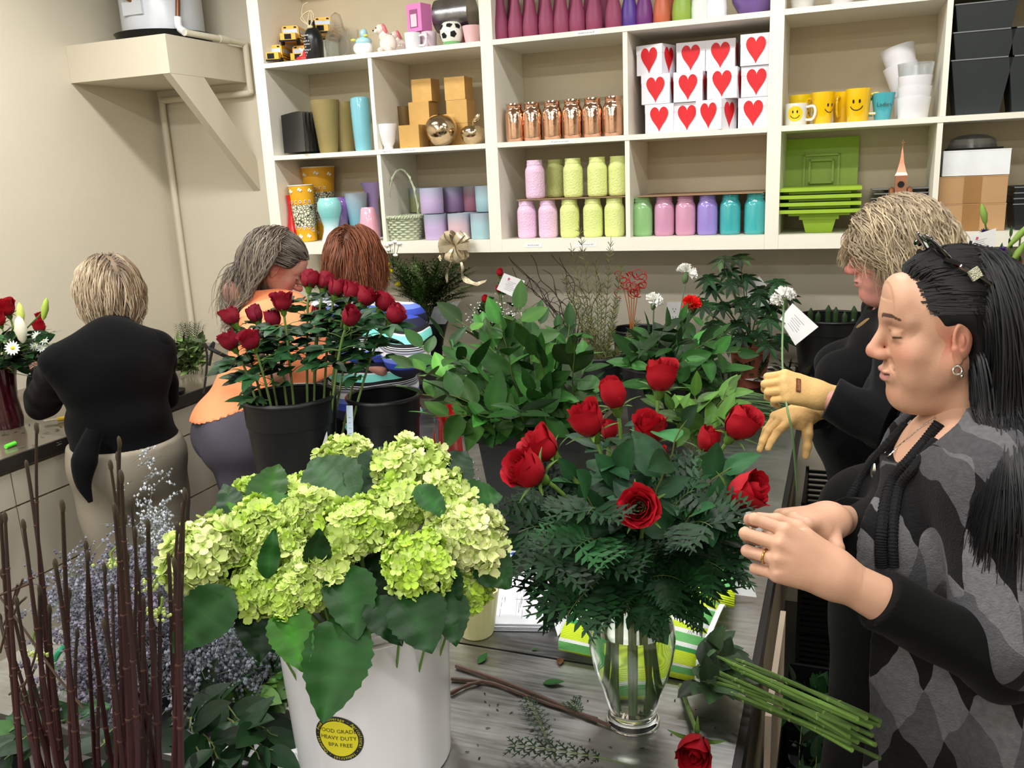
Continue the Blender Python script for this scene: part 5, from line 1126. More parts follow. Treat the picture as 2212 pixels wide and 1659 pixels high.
hair(hb_, hO4, hR4, 3000, .33, ((.30, .26, .23), (.55, .50, .43), (.38, .35, .33)), seed=13, wave=.010, wf=9, rad=.0013, vol=.028, back=.6, grav=.9, steps=16, clump=.75, lenvar=.4, sc=1.03, colliders=[(tuple(hR4.T@(o_+Rt@np.array([0, -.0, .30])-hO4)), (.19, .19, .24))], ycap=([-.5, -.2, -.1, .05, .2], [.0, -.02, -.035, -.02, .2]), rootf=lambda D, P: P[:, 1] < -.02)
for i in range(len(hb_.v)): hb_.v[i] = rebase(hb_.v[i], base)
hb_.build('hair', hairm, w4, True, vcol=True)['label'] = 'grey brown hair clipped back at the crown'
a = Arr(); a.tube(rebase(spl([hO4+hR4@np.array([.03, -.05, .128]), hO4+hR4@np.array([.0, -.06, .135]), hO4+hR4@np.array([-.03, -.05, .128])], 6), base), .006, 8); a.build('hair_clip', mat('clip_brown', (.15, .10, .09), .2), w4)
# ------------------------------------------------------------------ auburn woman in striped shirt, from behind
base = (-1.865, 3.13)
Rt = frame(1.85, .12); o_ = np.array([-1.865, 3.12, .86])
hO5 = dep(768, 566, 3.66); hR5 = frame(1.75, .25, 0)
J = dict(Rt=Rt, o=o_, neck=hO5+hR5@np.array([0, -.03, -.14]), shL=o_+Rt@np.array([-.18, -.01, .415]), shR=o_+Rt@np.array([.18, -.01, .415]), elR=dep(878, 765, 3.44), w=.195, d=.135, bust=.03, belly=.04, ra=.055, rl=.105)
J['elL'] = J['shL']+Rt@np.array([-.06, .08, -.25]); J['wrL'] = J['elL']+Rt@np.array([.06, .24, .02]); J['wrR'] = J['elR']+Rt@np.array([-.08, .22, .04]); legs_default(J, base, .0)
w5 = mkperson('auburn haired woman seen from behind in a blue and aqua striped shirt', J, base, (hO5, hR5, 'w2', {}, 1.05, dict(lip=(.7, .45, .42), brow=(.4, .3, .2))), None, .012, (), (.80, .60, .52))
def stripemat():
    m = mat('striped_knit', (.5, .5, .5), .8, var=0, bump=.1); NN, L, b = nodes_of(m); tc = NN.new('ShaderNodeTexCoord'); sp = NN.new('ShaderNodeSeparateXYZ'); L.new(tc.outputs['Object'], sp.inputs[0])
    nz = NN.new('ShaderNodeTexNoise'); nz.inputs['Scale'].default_value = 3; L.new(tc.outputs['Object'], nz.inputs['Vector'])
    a = NN.new('ShaderNodeMath'); a.operation = 'MULTIPLY_ADD'; a.inputs[1].default_value = -.06; L.new(nz.outputs['Fac'], a.inputs[0]); L.new(sp.outputs['Z'], a.inputs[2])
    d = NN.new('ShaderNodeMath'); d.operation = 'MULTIPLY_ADD'; d.inputs[1].default_value = -1/.185; d.inputs[2].default_value = 10.62; L.new(a.outputs[0], d.inputs[0])
    f = NN.new('ShaderNodeMath'); f.operation = 'FRACT'; L.new(d.outputs[0], f.inputs[0])
    cr = NN.new('ShaderNodeValToRGB'); cr.color_ramp.interpolation = 'CONSTANT'; e = cr.color_ramp.elements
    aq, bk, wh_, gy, lb, db, nv = (.50, .88, .84), (.06, .06, .08), (.90, .91, .95), (.62, .64, .70), (.42, .52, .86), (.19, .28, .70), (.08, .10, .22)
    seq_ = [(0, aq), (.15, bk), (.22, wh_), (.235, bk), (.26, wh_), (.275, bk), (.30, gy), (.34, bk), (.355, gy), (.38, wh_), (.50, lb), (.60, db), (.74, nv), (.90, bk), (.97, wh_)]
    e[0].color = srgb(aq); e[0].position = 0; e[1].color = srgb(bk); e[1].position = .15
    for p_, c_ in seq_[2:]: x = e.new(p_); x.color = srgb(c_)
    L.new(f.outputs[0], cr.inputs['Fac']); L.new(cr.outputs['Color'], b.inputs['Base Color']); return m
stm = stripemat()
garment('striped_shirt', w5, base, J, o_-[.5, .5, .25], o_+[.5, .5, .60], .008, .018, stm, cuts=((o_+[0, 0, -.16], np.array([0, 0, -1])),), folds=noisef(.004, 12, 14), parts=dict(arms=False, legs=False), keep=((hO5+hR5@np.array([0, -.03, -.06]), np.array([.085, .085, .10])),))
for sd, f in (('L', .5), ('R', .45)):
    lo_ = np.minimum(np.minimum(J['sh'+sd], J['el'+sd]), J['wr'+sd])-.14; hi_ = np.maximum(np.maximum(J['sh'+sd], J['el'+sd]), J['wr'+sd])+.14
    s = sleeve_sdf(lo_, hi_, .006, J, sd, .026, 1, f, .068, noisef(.004, 22, 6), .012); V, Q = s.mesh(); a = Arr(); a.quads(rebase(V, base), Q); a.build('sleeve', stm, w5)
garment('dark_trousers', w5, base, J, (base[0]-.4, base[1]-.4, .04), (base[0]+.4, base[1]+.4, 1.0), .012, .014, _MC['black_trouser'], cuts=((np.array([0, 0, .90]), np.array([0, 0, 1])), (np.array([0, 0, .09]), np.array([0, 0, -1]))), parts=dict(arms=False, k=.06))
a = Arr(); a.tube(rebase(spl([J['neck']+Rt@np.array([-.07, .0, -.03]), J['neck']+Rt@np.array([0, -.06, .0]), J['neck']+Rt@np.array([.08, -.02, -.03])], 6), base), .018, 8); a.build('white_collar', mat('collar_white', (.88, .88, .90), .7), w5)
hb_ = Arr(); hair_base(hb_, hO5, hR5, (.30, .16, .10), sc=1.05, vol=.020, face_z=.05, extra=lambda s: (s.ell((0, -.045, -.03), (.095, .078, .080), .03)))
hair(hb_, hO5, hR5, 3200, .20, ((.34, .18, .11), (.58, .35, .23), (.40, .24, .18)), seed=15, sc=1.05, wave=.006, wf=8, rad=.0016, vol=.032, back=.3, grav=.9, face_z=.05, steps=13, clump=.7, lenvar=.2)
for i in range(len(hb_.v)): hb_.v[i] = rebase(hb_.v[i], base)
hb_.build('hair', hairm, w5, True, vcol=True)['label'] = 'auburn bobbed hair'
# ================================================================== plants and table things
leafm = mat('leaf_surface', (1, 1, 1), .46, vcol='Col', var=.10, scale=40, spec=.22, bump=.15, bscale=90)
softm = mat('petal_surface', (1, 1, 1), .62, vcol='Col', var=.05, scale=60, spec=.3)
stemm = mat('stem_surface', (1, 1, 1), .55, vcol='Col', var=.08, scale=50)
def lc(c): return np.array(srgb(c)[:3])
def leafgeo(L, W, n=7, fold=.18, curl=.25, serr=0.0, tip=1.0, seed=0):
    t = np.linspace(0, 1, n); w = W/2*np.sin(PI*np.clip(t**.85, 0, 1))**.75*(1-.25*t*tip); w[0] = .001; w[-1] = .0006
    V = []
    for i in range(n):
        s_ = 1+serr*(1 if i % 2 else -1) if 0 < i < n-1 else 1
        for x in (-1, -.5, 0, .5, 1):
            ww = w[i]*x*(s_ if abs(x) == 1 else 1); V.append((ww, t[i]*L, -curl*L*t[i]**2*.6+fold*abs(ww)*1.2))
    F_ = [(i*5+j, i*5+j+1, (i+1)*5+j+1, (i+1)*5+j) for i in range(n-1) for j in range(4)]
    return np.array(V), np.array(F_)
LK = .80
def addleaf(mb, p, d, up, L, W, col, rib=.12, g=None, **kw):
    """leaf from p along d; up is roughly the face normal"""
    d = N(d); up = np.array(up, float); x = np.cross(d, up); x = x/(np.linalg.norm(x)+1e-9); z = np.cross(x, d)
    V, F_ = leafgeo(L, W, **kw); R = np.stack([x, d, z], 1); C = np.tile(lc(tuple(np.array(col)*(LK if col[1] > col[0]*1.05 and rib > 0 else 1))), (len(V), 1)); C[2::5] *= 1+rib*2
    mb.quads(V@R.T+np.array(p), F_, 0, C)
G_D = (.10, .24, .11); G_M = (.16, .36, .15); G_L = (.33, .50, .20); G_B = (.22, .42, .12)
def jit(g, c, a=.12): return tuple(np.clip(np.array(c)*(1+g.uniform(-a*1.6, a*1.3)), 0, 1))
# ---------------------------------------------------------------- roses
def bloom_mesh(seed, H=.056, R=.027, n=17, open_=.35, col=(.62, .03, .10), dark=(.30, .012, .05)):
    g = np.random.default_rng(seed); mb = Arr(); nu, nv = 8, 8
    for i in range(n):
        t = i/(n-1); ph = i*2.4+g.uniform(-.2, .2); hw = (.9+.35*t)*(1.15 if t < .3 else 1); rb = R*(.10+.82*t**.75); h = H*(.93+.10*math.sin(i*1.7))*(1-.12*t*open_)
        V = []; C = []
        for b in range(nv):
            v = b/(nv-1); prof = (math.sin(min(1, v*1.5)*PI/2))**.55*(1-.20*max(0, v-.55)/.45*(1-open_)); flare = open_*t*max(0, v-.62)**1.7*2.0
            inn = -.25*(1-t)*max(0, v-.6)
            for a in range(nu):
                u = a/(nu-1)*2-1; ang = ph+u*hw*(.35+.65*math.sin(PI*min(1, .12+v*.70))**.6)
                edge = abs(u)**2.5; z = h*v*(1-.16*edge*v)+.0010*math.sin(u*6+i)*v
                r = rb*prof*(1+inn)+R*flare*(1+.35*edge)+.0012*t*edge*v+.0009*math.sin(u*9+i*2)*v*t
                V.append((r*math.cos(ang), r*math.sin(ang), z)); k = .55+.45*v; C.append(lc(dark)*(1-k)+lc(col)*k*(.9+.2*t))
        mb.quads(V, [(b*nu+a, b*nu+a+1, (b+1)*nu+a+1, (b+1)*nu+a) for b in range(nv-1) for a in range(nu-1)], 0, np.array(C))
    return mb.mesh('bloom', softm, True, True)
def calyx_mesh(R=.012):
    mb = Arr(); mb.lathe([(.003, -.012), (.0075, -.006), (.0085, 0), (.012, .006), (.004, .010)], 10); mb.cols[0] = np.tile(lc((.33, .45, .18)), (len(mb.v[0]), 1))
    for k in range(5):
        a = k*2*PI/5; o_ = np.array([math.cos(a), math.sin(a), 0]); addleaf(mb, o_*.008+[0, 0, .002], o_*.8+[0, 0, .75], o_*-1+[0, 0, .8], .032, .0085, (.36, .50, .22), curl=.9, n=6)
    return mb.mesh('calyx', leafm, True, True)
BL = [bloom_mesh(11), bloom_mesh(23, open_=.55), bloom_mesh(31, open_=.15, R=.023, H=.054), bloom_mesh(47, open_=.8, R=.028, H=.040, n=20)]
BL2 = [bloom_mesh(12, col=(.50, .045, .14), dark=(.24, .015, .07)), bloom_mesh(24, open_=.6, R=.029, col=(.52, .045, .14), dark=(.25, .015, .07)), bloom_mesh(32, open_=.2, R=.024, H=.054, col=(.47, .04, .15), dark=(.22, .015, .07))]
CALX = calyx_mesh()
def rose(label, head, d, foot, bi=0, sc=1.0, group=None, leaves=4, seed=0, stemcol=(.36, .50, .22), bend=.25, cat='rose', tint=None, lrange=(.35, .85), bset=None):
    """a cut rose: bloom at head facing d, stem bending down to foot"""
    g = np.random.default_rng(seed+100); head = np.array(head, float); foot = np.array(foot, float); d = N(d); t = thing('rose', label, cat, foot, 0, group)
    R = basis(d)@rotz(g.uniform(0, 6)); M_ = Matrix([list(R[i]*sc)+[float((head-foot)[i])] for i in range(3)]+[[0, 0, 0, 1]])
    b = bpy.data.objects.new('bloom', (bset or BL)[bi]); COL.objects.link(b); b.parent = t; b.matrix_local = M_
    c = bpy.data.objects.new('calyx', CALX); COL.objects.link(c); c.parent = t; c.matrix_local = M_
    L_ = np.linalg.norm(head-foot); P = bez(head-d*.008-foot, head-d*L_*bend-foot, (head-foot)*.35+g.normal(0, .006, 3), np.zeros(3), 12)
    m = Arr(); m.tube(P, np.linspace(.0032, .0038, 12)*sc, 6, col=lc(stemcol)); 
    for k in range(5): q = P[2+k*2]; m.ell(q, (.0045, .0045, .002), seg=6, rings=4, col=lc(stemcol)*.9)
    m.build('stem', stemm, t, True, vcol=True)
    if leaves:
        m = Arr()
        for k in range(leaves):
            f = lrange[0]+(lrange[1]-lrange[0])*(k+.5)/leaves; i = int((1-f)*11); p = P[i]; a = g.uniform(0, 2*PI); o_ = np.array([math.cos(a), math.sin(a), g.uniform(0, .5)])
            e = p+N(o_)*.045*sc; m.tube([p, (p+e)/2+[0, 0, .003], e], .0011, 4, col=lc(stemcol))
            for dd, l_ in ((N(o_), .055), (N(o_+np.cross(o_, (0, 0, 1))*.9), .042), (N(o_-np.cross(o_, (0, 0, 1))*.9), .042)):
                addleaf(m, e-dd*.004, dd+[0, 0, g.uniform(-.3, .2)], (0, -.4, 1), l_*sc*g.uniform(.95, 1.35), l_*.70*sc, jit(g, (.13, .29, .15), .2), serr=.05, curl=.35)
        m.build('leaves', leafm, t, True, vcol=True)
    return t
# ---------------------------------------------------------------- leafy branches
def branch(name, label, base, tip, seed, nl=9, L=.085, W=.048, col=G_M, grp=None, cat='branch', zig=.012, stemcol=(.38, .42, .22), r=.0022, sag=.06, alt=True, var=.22, updir=(0, 0, 1), lo=.2, curl=.2, tri=False):
    g = np.random.default_rng(seed); base = np.array(base, float); tip = np.array(tip, float); t = thing(name, label, cat, base, 0, grp); v = tip-base; Ln = np.linalg.norm(v)
    mid = v*.5+np.array([0, 0, sag*Ln])+g.normal(0, .02, 3)*Ln; P = bez(np.zeros(3), mid*.7, v*.6+(mid-v*.5), v, 14); P[1:-1] += g.normal(0, zig*.2, (12, 3))
    m = Arr(); m.tube(P, np.linspace(r, r*.5, 14), 5, col=lc(stemcol)); m.build('stem', stemm, t, True, vcol=True)
    m = Arr(); 
    for k in range(nl):
        f = lo+(1-lo)*(k+.5)/nl; x = f*13; i = min(12, int(x)); p = P[i]+(P[i+1]-P[i])*(x-i); T = N(P[i+1]-P[i]); s_ = N(np.cross(T, updir)+g.normal(0, .25, 3))*(1 if k % 2 else -1)
        if k >= nl-1: s_ = T
        d = N(T*.55+s_*.9+np.array([0, 0, .15])+g.normal(0, .18, 3)); ll = L*g.uniform(.7, 1.15)*(1-.25*(f > .85)); c = jit(g, col, var); 
        if g.uniform() < .10: c = tuple(np.array(c)*1.35)
        addleaf(m, p, d, np.array(updir)+g.normal(0, .45, 3), ll, ll*W/L*g.uniform(.85, 1.1), c, curl=curl, fold=g.uniform(.05, .3))
    m.build('leaves', leafm, t, True, vcol=True); return t
def fern(name, label, base, tip, seed, nl=15, W=.06, col=G_D, grp=None, sub=5, droop=.05, up=(0, 0, 1), cat='fern'):
    """feathery fern frond: pinnae made of small lobes in one part"""
    g = np.random.default_rng(seed); base = np.array(base, float); tip = np.array(tip, float); v = tip-base; t = thing(name, label, cat, base, 0, grp); Ln = np.linalg.norm(v)
    P = bez(np.zeros(3), v*.3+np.array([0, 0, droop*2*Ln]), v*.7+np.array([0, 0, droop*2*Ln]), v, 24); m = Arr(); m.tube(P, np.linspace(.0016, .0006, 24), 4, col=lc((.30, .36, .16))); m.build('stem', stemm, t, True, vcol=True); m = Arr()
    for k in range(nl):
        f = .22+.76*k/nl; x = f*23; i = min(22, int(x)); p = P[i]+(P[i+1]-P[i])*(x-i); T = N(P[i+1]-P[i]); w = W*(math.sin(PI*(.22+.76*(1-f)))**.8+.05)*1.1
        for s_ in (-1, 1):
            S_ = N(np.cross(T, up))*s_; d = N(S_+T*.75); c = jit(g, col, .2)
            for q in range(sub):
                a = (q+.5)/sub; pp = p+d*w*a; 
                for s2 in (-1, 1):
                    dd = N(d*.8+np.cross(d, up)*s2*.9+g.normal(0, .08, 3)); l_ = w*.42*(1-a*.75); addleaf(m, pp, dd, up, l_, l_*.45, c, n=3, curl=.1, fold=0)
            addleaf(m, p, d, up, w*1.05, w*.10, c, n=3, curl=.1, fold=0)
    m.build('pinnae', leafm, t, True, vcol=True); return t
# ================================================================== hydrangeas in the white bucket
BC = np.array([-.712, 1.105]); bh = .297
wb = mat('white_bucket_plastic', (.86, .86, .88), .22, var=.02, coat=.3)
bu = thing('bucket', 'white plastic bucket with a round yellow sticker holding hydrangeas', 'bucket', (BC[0], BC[1], TZ))
MB().lathe(shell([(.124, .0005), (.129, .004), (.141, bh-.03), (.1415, bh)], .0035), 72).build('bucket_wall', wb, bu)
q = MB()
for z_ in (bh-.002, bh-.022): 
    A = np.linspace(0, 2*PI, 73); q.tube(np.stack([.143*np.cos(A), .143*np.sin(A), 0*A+z_], 1), .0035, 8, cap=False)
q.build('rim_band', wb, bu)
toc = math.atan2(-BC[1], -BC[0]); sa = toc-.42; szc = .120; sr = .040
def onb(x, z, off):   # sticker coordinates wrapped on the bucket side, x to the right seen from outside
    z = z+szc; r = .129+.012*(z-.004)/(bh-.034)+off; a = sa+x/r; return (r*math.cos(a), r*math.sin(a), z)
def wrapdisc(r0, r1, off, n=40):
    V = [onb(r*math.cos(a), r*math.sin(a), off) for r in (r0, (r0+r1)/2, r1) for a in np.arange(n)/n*2*PI]
    return V, [(k*n+j, k*n+(j+1) % n, (k+1)*n+(j+1) % n, (k+1)*n+j) for k in range(2) for j in range(n)]
stk = MB(); stk.add(*wrapdisc(.0001, sr, .0006), 0); stk.add(*wrapdisc(.0001, sr*.79, .0009), 1)
so = stk.build('sticker', [mat('sticker_black', (.07, .07, .05), .4), mat('sticker_yellow', (.86, .82, .12), .4)], bu)
def wraptext(s_, size, x0, z0, off, mb, ang=0.0, squash=1.0):
    o_ = textmb(s_, size, 0); V, Fs = o_ if isinstance(o_, tuple) else (None, None)
    if V is None: return
    c, s2 = math.cos(ang), math.sin(ang); mb.add([onb(x0+v[0]*squash*c-v[2]*s2, z0+v[0]*squash*s2+v[2]*c, off) for v in V], Fs)
q = MB(); wraptext('FOOD GRADE', .0098, -.0005, .0135, .0012, q); wraptext('HEAVY DUTY', .0098, 0, .001, .0012, q); wraptext('BPA FREE', .0098, .002, -.0115, .0012, q); q.build('sticker_text', mat('sticker_ink', (.08, .08, .05), .5), so, False)
q = MB(); ring = ' Beverage - Agricultural - Industrial - Chemical - Food -'
for i, ch in enumerate(ring):
    if ch == ' ': continue
    a = PI/2+.55-i/len(ring)*2*PI; r_ = sr*.895; wraptext(ch, .0075, r_*math.cos(a), r_*math.sin(a), .0010, q, a-PI/2)
q.build('ring_text', mat('sticker_yellow'), so, False)
def hydrangea(u, v, d, R, seed, cream=.2, nfl=105, lab='', sq=.75, up=(0, 0, 1)):
    g = np.random.default_rng(seed); c = dep(u, v, d); foot = np.array([BC[0]+g.uniform(-.04, .04), BC[1]+g.uniform(-.04, .04), TZ+.01]); t = thing('hydrangea', lab, 'flower', foot, 0, 'green hydrangeas in the white bucket')
    axis = N(c-foot+np.array([0, -.10, .15])); Rm = basis(axis); m = Arr(); A0, B0 = lc((.64, .77, .24)), lc((.88, .90, .66)); core = lc((.45, .56, .18))
    m.ell(c, np.array([R*.8, R*.8, R*.55]), seg=16, rings=8, R=Rm, col=core)
    i = 0; k = 0
    while i < nfl and k < nfl*4:
        k += 1; z = 1-1.45*(i+.5)/nfl
        a = i*2.39996+g.normal(0, .12); rr = math.sqrt(max(0, 1-z*z)); n_ = np.array([rr*math.cos(a), rr*math.sin(a), z]); j = g.uniform(.86, 1.06); lump = 1+.10*math.sin(n_[0]*7+seed)+.10*math.cos(n_[1]*6+seed*2)
        p = c+Rm@(n_*np.array([R, R, R*sq])*j*lump); nn = N(Rm@(n_*np.array([1, 1, 1/sq]))+g.normal(0, .28, 3)); B = basis(nn)@rotz(g.uniform(0, 6)); size = g.uniform(.0085, .0125)*(1+.55*(g.uniform() < cream*.8)); mix = np.clip(g.uniform(-.1, .45)+cream*g.uniform(.2, 1.2), 0, 1); col = A0*(1-mix)+B0*mix; cup = g.uniform(.35, .85)
        for q in range(4):
            ca, sa_ = math.cos(q*PI/2), math.sin(q*PI/2); V = []
            for (lx, w_, h_) in ((.05, .12, 0), (.5, .62, .16), (.85, .60, .55), (1.0, .22, .75)):
                for s_ in (-1, 0, 1): x = lx; y = s_*w_*.72; z_ = cup*h_*.9+.10*abs(s_); V.append(((x*ca-y*sa_)*size, (x*sa_+y*ca)*size, z_*size))
            F_ = [(b*3+e, b*3+e+1, (b+1)*3+e+1, (b+1)*3+e) for b in range(3) for e in range(2)]; Cc = np.tile(col, (12, 1)); Cc[:3] = A0*.8
            m.quads(np.array(V)@B.T+p, F_, 0, Cc)
        i += 1
    for i_ in range(len(m.v)): m.v[i_] = m.v[i_]-foot
    m.build('flower_head', softm, t, True, vcol=True)
    m = Arr(); e = c-foot-axis*R*.5; m.tube(bez((0, 0, 0), (0, 0, .12), e-axis*.10, e, 12), .0045, 7, col=lc((.42, .55, .25))); m.build('stem', stemm, t, True, vcol=True); return t
HY = [(885, 1008, 1.47, .060, .45, 'hydrangea head highest at the right of the bunch'), (745, 985, 1.58, .045, .35, 'small hydrangea head at the very back peeking over the big leaf'), (540, 1062, 1.50, .026, .1, 'tiny hydrangea head at the upper left between two leaves'), (640, 1062, 1.50, .030, .15, 'small hydrangea head left of the big dark leaf'),
      (440, 1200, 1.27, .058, .75, 'pale hydrangea head at the far left of the bunch'), (545, 1145, 1.31, .050, .15, 'lime hydrangea head next to the far left one'), (665, 1115, 1.34, .048, .45, 'hydrangea head left of centre in the middle row'), (765, 1145, 1.30, .054, .15, 'lime hydrangea head at the centre of the bunch'),
      (860, 1100, 1.38, .052, .25, 'hydrangea head right of centre below the highest one'), (955, 1075, 1.42, .045, .45, 'hydrangea head at the right between leaves'), (1010, 1165, 1.32, .058, .95, 'creamiest hydrangea head at the right end'), (903, 1225, 1.24, .052, .0, 'tight lime hydrangea head low on the right'),
      (565, 1262, 1.26, .048, .1, 'hydrangea head hanging low on the left'), (635, 1285, 1.22, .038, .2, 'hydrangea head hanging lowest at the left front'), (690, 1225, 1.24, .036, .45, 'small hydrangea head below the narrow leaf'), (998, 1275, 1.30, .036, .1, 'hydrangea head dangling over the bucket rim at right'), (600, 1185, 1.28, .040, .4, 'hydrangea head tucked behind the narrow upright leaf')]
for i, (u, v, d, R_, cr_, lab) in enumerate(HY): hydrangea(u, v, d, R_*.93, 50+i, cr_, int(95+R_*2100), lab)
# big serrated leaves: (tip u,v,depth) (base u,v,depth) width colour
HL_ = [((600, 997, 1.50), (560, 1105, 1.42), .075, G_B), ((668, 985, 1.50), (760, 1100, 1.40), .125, G_M), ((840, 955, 1.52), (770, 1080, 1.42), .10, G_D), ((1010, 970, 1.5), (950, 1060, 1.42), .08, G_D), ((1080, 1068, 1.42), (985, 1085, 1.42), .075, G_M), ((1098, 1265, 1.27), (1040, 1200, 1.30), .072, G_M),
       ((440, 1100, 1.46), (530, 1120, 1.40), .045, G_L), ((480, 1040, 1.47), (520, 1140, 1.40), .055, G_D), ((510, 1085, 1.44), (640, 1110, 1.38), .07, G_B), ((380, 1400, 1.16), (500, 1270, 1.22), .085, G_M), ((700, 1545, 1.12), (750, 1330, 1.20), .105, G_M), ((655, 1440, 1.14), (610, 1310, 1.20), .070, G_B),
       ((560, 1420, 1.2), (560, 1290, 1.25), .075, G_D), ((770, 1365, 1.17), (745, 1220, 1.24), .085, G_M), ((865, 1385, 1.17), (800, 1290, 1.21), .060, G_D), ((930, 1400, 1.16), (880, 1280, 1.21), .095, G_D), ((985, 1385, 1.19), (960, 1270, 1.24), .065, G_D), ((590, 1150, 1.20), (575, 1250, 1.21), .035, G_M), ((690, 1150, 1.20), (680, 1225, 1.22), .045, G_D),
       ((960, 1110, 1.30), (900, 1050, 1.34), .045, G_M), ((985, 1310, 1.22), (940, 1230, 1.25), .07, G_D), ((480, 1290, 1.3), (560, 1200, 1.32), .08, G_D), ((800, 1190, 1.36), (850, 1290, 1.30), .10, G_D), ((700, 1300, 1.30), (760, 1200, 1.33), .09, G_D)]
fo = thing('hydrangea_foliage', 'large dark serrated hydrangea leaves spilling over the white bucket', 'leaves', (BC[0], BC[1], TZ))
g = np.random.default_rng(4)
for (tp, bs, w_, c_) in HL_:
    a_, b_ = dep(*tp), dep(*bs); m = Arr(); d_ = a_-b_; L_ = np.linalg.norm(d_); nrm = N(-N(b_-CAM)+np.array([0, 0, .5])+g.normal(0, .15, 3))
    d_ = N(d_); x = N(np.cross(d_, nrm)); z = np.cross(x, d_); V, F_ = leafgeo(L_*1.05, w_, n=21, serr=.045, curl=.18, fold=.20); R = np.stack([x, d_, z], 1); ty = V[:, 1]; V[:, 2] += .0025*np.sin(ty*170+np.abs(V[:, 0])*-110)*(np.abs(V[:, 0]) > .001)
    C = np.tile(lc(tuple(np.array(jit(g, c_, .12))*[.66, .74, .58])), (len(V), 1)); rw = np.arange(len(V))//5; C *= (1+.05*np.where((rw % 3) == 0, 1.6, -.6))[:, None]; C[2::5] *= 1.5; m.quads(V@R.T+b_-np.array([BC[0], BC[1], TZ]), F_, 0, C)
    rim = b_-np.array([BC[0], BC[1], TZ]); m.tube(bez(rim, rim-d_*.02, rim*.7+[0, 0, -.02], rim*.4+[0, 0, -.08], 6), .002, 5, col=lc((.35, .50, .2))); m.build('leaf', leafm, fo, True, vcol=True)
# ================================================================== glass vase of red roses
VC = np.array([-.312, 1.315]); gv = thing('glass_vase', 'clear glass urn vase with water holding a dozen red roses', 'vase', (VC[0], VC[1], TZ))
glassm = mat('clear_glass', (.97, .985, .98), .03, trans=1.0, ior=1.45, var=0); waterm = mat('water', (.93, .95, .90), .02, trans=1.0, ior=1.33, var=0)
vp = [(.046, 0.0008), (.047, .006), (.043, .014), (.0405, .022), (.046, .04), (.056, .075), (.067, .11), (.0735, .145), (.0745, .17), (.070, .195), (.059, .22), (.049, .238), (.0455, .25), (.050, .268), (.060, .282)]
vp = spl([(a, 0, b) for a, b in vp], 4)[:, [0, 2]]
inn = [(max(r-.0028, .001), z) for r, z in vp[::-1] if z > .026]+[(.0005, .026)]
MB().lathe([tuple(p) for p in vp]+inn, 64).build('glass_body', glassm, gv)
wp_ = [(r-.0030, z) for r, z in vp if .028 < z < .19]; MB().lathe([(.0005, .0275)]+[(r, z) for r, z in wp_]+[(.0005, wp_[-1][1])], 48, cap0=False).build('water', waterm, gv)
VR = [(1427, 812, 1.50, (.1, 0, 1), 0, 1.12, 'red rose standing tallest above the glass vase'), (1325, 850, 1.47, (-.2, -.05, 1), 2, 1.10, 'red rose second tallest, left of the tallest one'), (1268, 908, 1.42, (-.35, -.25, 1), 0, 1.15, 'red rose left of centre with its bloom tipped left'), (1316, 930, 1.52, (0, .1, 1), 2, .75, 'small red rose half hidden behind the left centre bloom'),
      (1403, 927, 1.40, (.02, -.25, 1), 1, 1.05, 'red rose at the middle of the vase bouquet'), (1170, 962, 1.42, (-.7, -.3, .8), 1, 1.12, 'upper of the two touching red roses at far left'), (1137, 1016, 1.34, (-.75, -.75, .75), 1, 1.18, 'lower of the two touching red roses at far left'), (1530, 950, 1.50, (.25, .05, 1), 2, .95, 'smaller red rose left of the upper right bloom'),
      (1600, 916, 1.42, (.65, -.1, 1), 0, 1.12, 'red rose at the upper right of the vase bouquet'), (1612, 1062, 1.30, (.95, -.35, .55), 0, 1.18, 'red rose reaching out to the right toward the hands'), (1378, 1095, 1.24, (.05, -1, .45), 3, .98, 'open red rose facing forward at the front of the bouquet'), (1420, 985, 1.52, (.2, .2, 1), 2, .8, 'red rose deep in the bouquet, mostly hidden')]
for i, (u, v, d, dr, bi, sc_, lab) in enumerate(VR):
    c = dep(u, v, d); dr = N(dr); a = i*2.4; foot = np.array([VC[0]+(.016+.018*(i % 2))*math.cos(a), VC[1]+(.016+.018*(i % 2))*math.sin(a), TZ+.032]); neck_ = np.array([VC[0], VC[1], TZ+.24])+np.array([.028*math.cos(a+PI*0), .028*math.sin(a), 0])
    hd = c-dr*.028*sc_; t = rose(lab, hd, dr, foot, bi, sc_, None, 0, i)
    for ch in list(t.children): 
        if ch.name.startswith('stem'): bpy.data.objects.remove(ch)
    m = Arr(); nd = (hd-neck_); P = np.concatenate([bez(np.zeros(3), (neck_-foot)*.4, (neck_-foot)*.8-nd*.02, neck_-foot, 7)[:-1], bez(neck_-foot, neck_-foot+nd*.35+[0, 0, .02], hd-foot-dr*.06, hd-foot-dr*.006, 10)])
    m.tube(P, .0033, 7, col=lc((.37, .50, .20))); m.build('stem', stemm, t, True, vcol=True); m = Arr(); g = np.random.default_rng(i)
    for k, fi in enumerate((8, 10, 12, 13)):
        p = P[fi]; a2 = g.uniform(0, 6.28); o_ = np.array([math.cos(a2), math.sin(a2)*.6-.3, g.uniform(-.1, .5)]); e = p+N(o_)*.035; m.tube([p, e], .001, 4, col=lc((.3, .45, .2)))
        for dd, l_ in ((N(o_), .062), (N(o_+np.cross(o_, (0, 0, 1))*.9), .046), (N(o_-np.cross(o_, (0, 0, 1))*.9), .046)): addleaf(m, e, dd+[0, 0, g.uniform(-.4, .1)], (0, -.4, 1), l_*g.uniform(.8, 1.2), l_*.62, jit(g, (.12, .27, .16), .25), serr=.05, curl=.35)
    m.build('leaves', leafm, t, True, vcol=True)
g = np.random.default_rng(77); nk = np.array([VC[0], VC[1], TZ+.25])
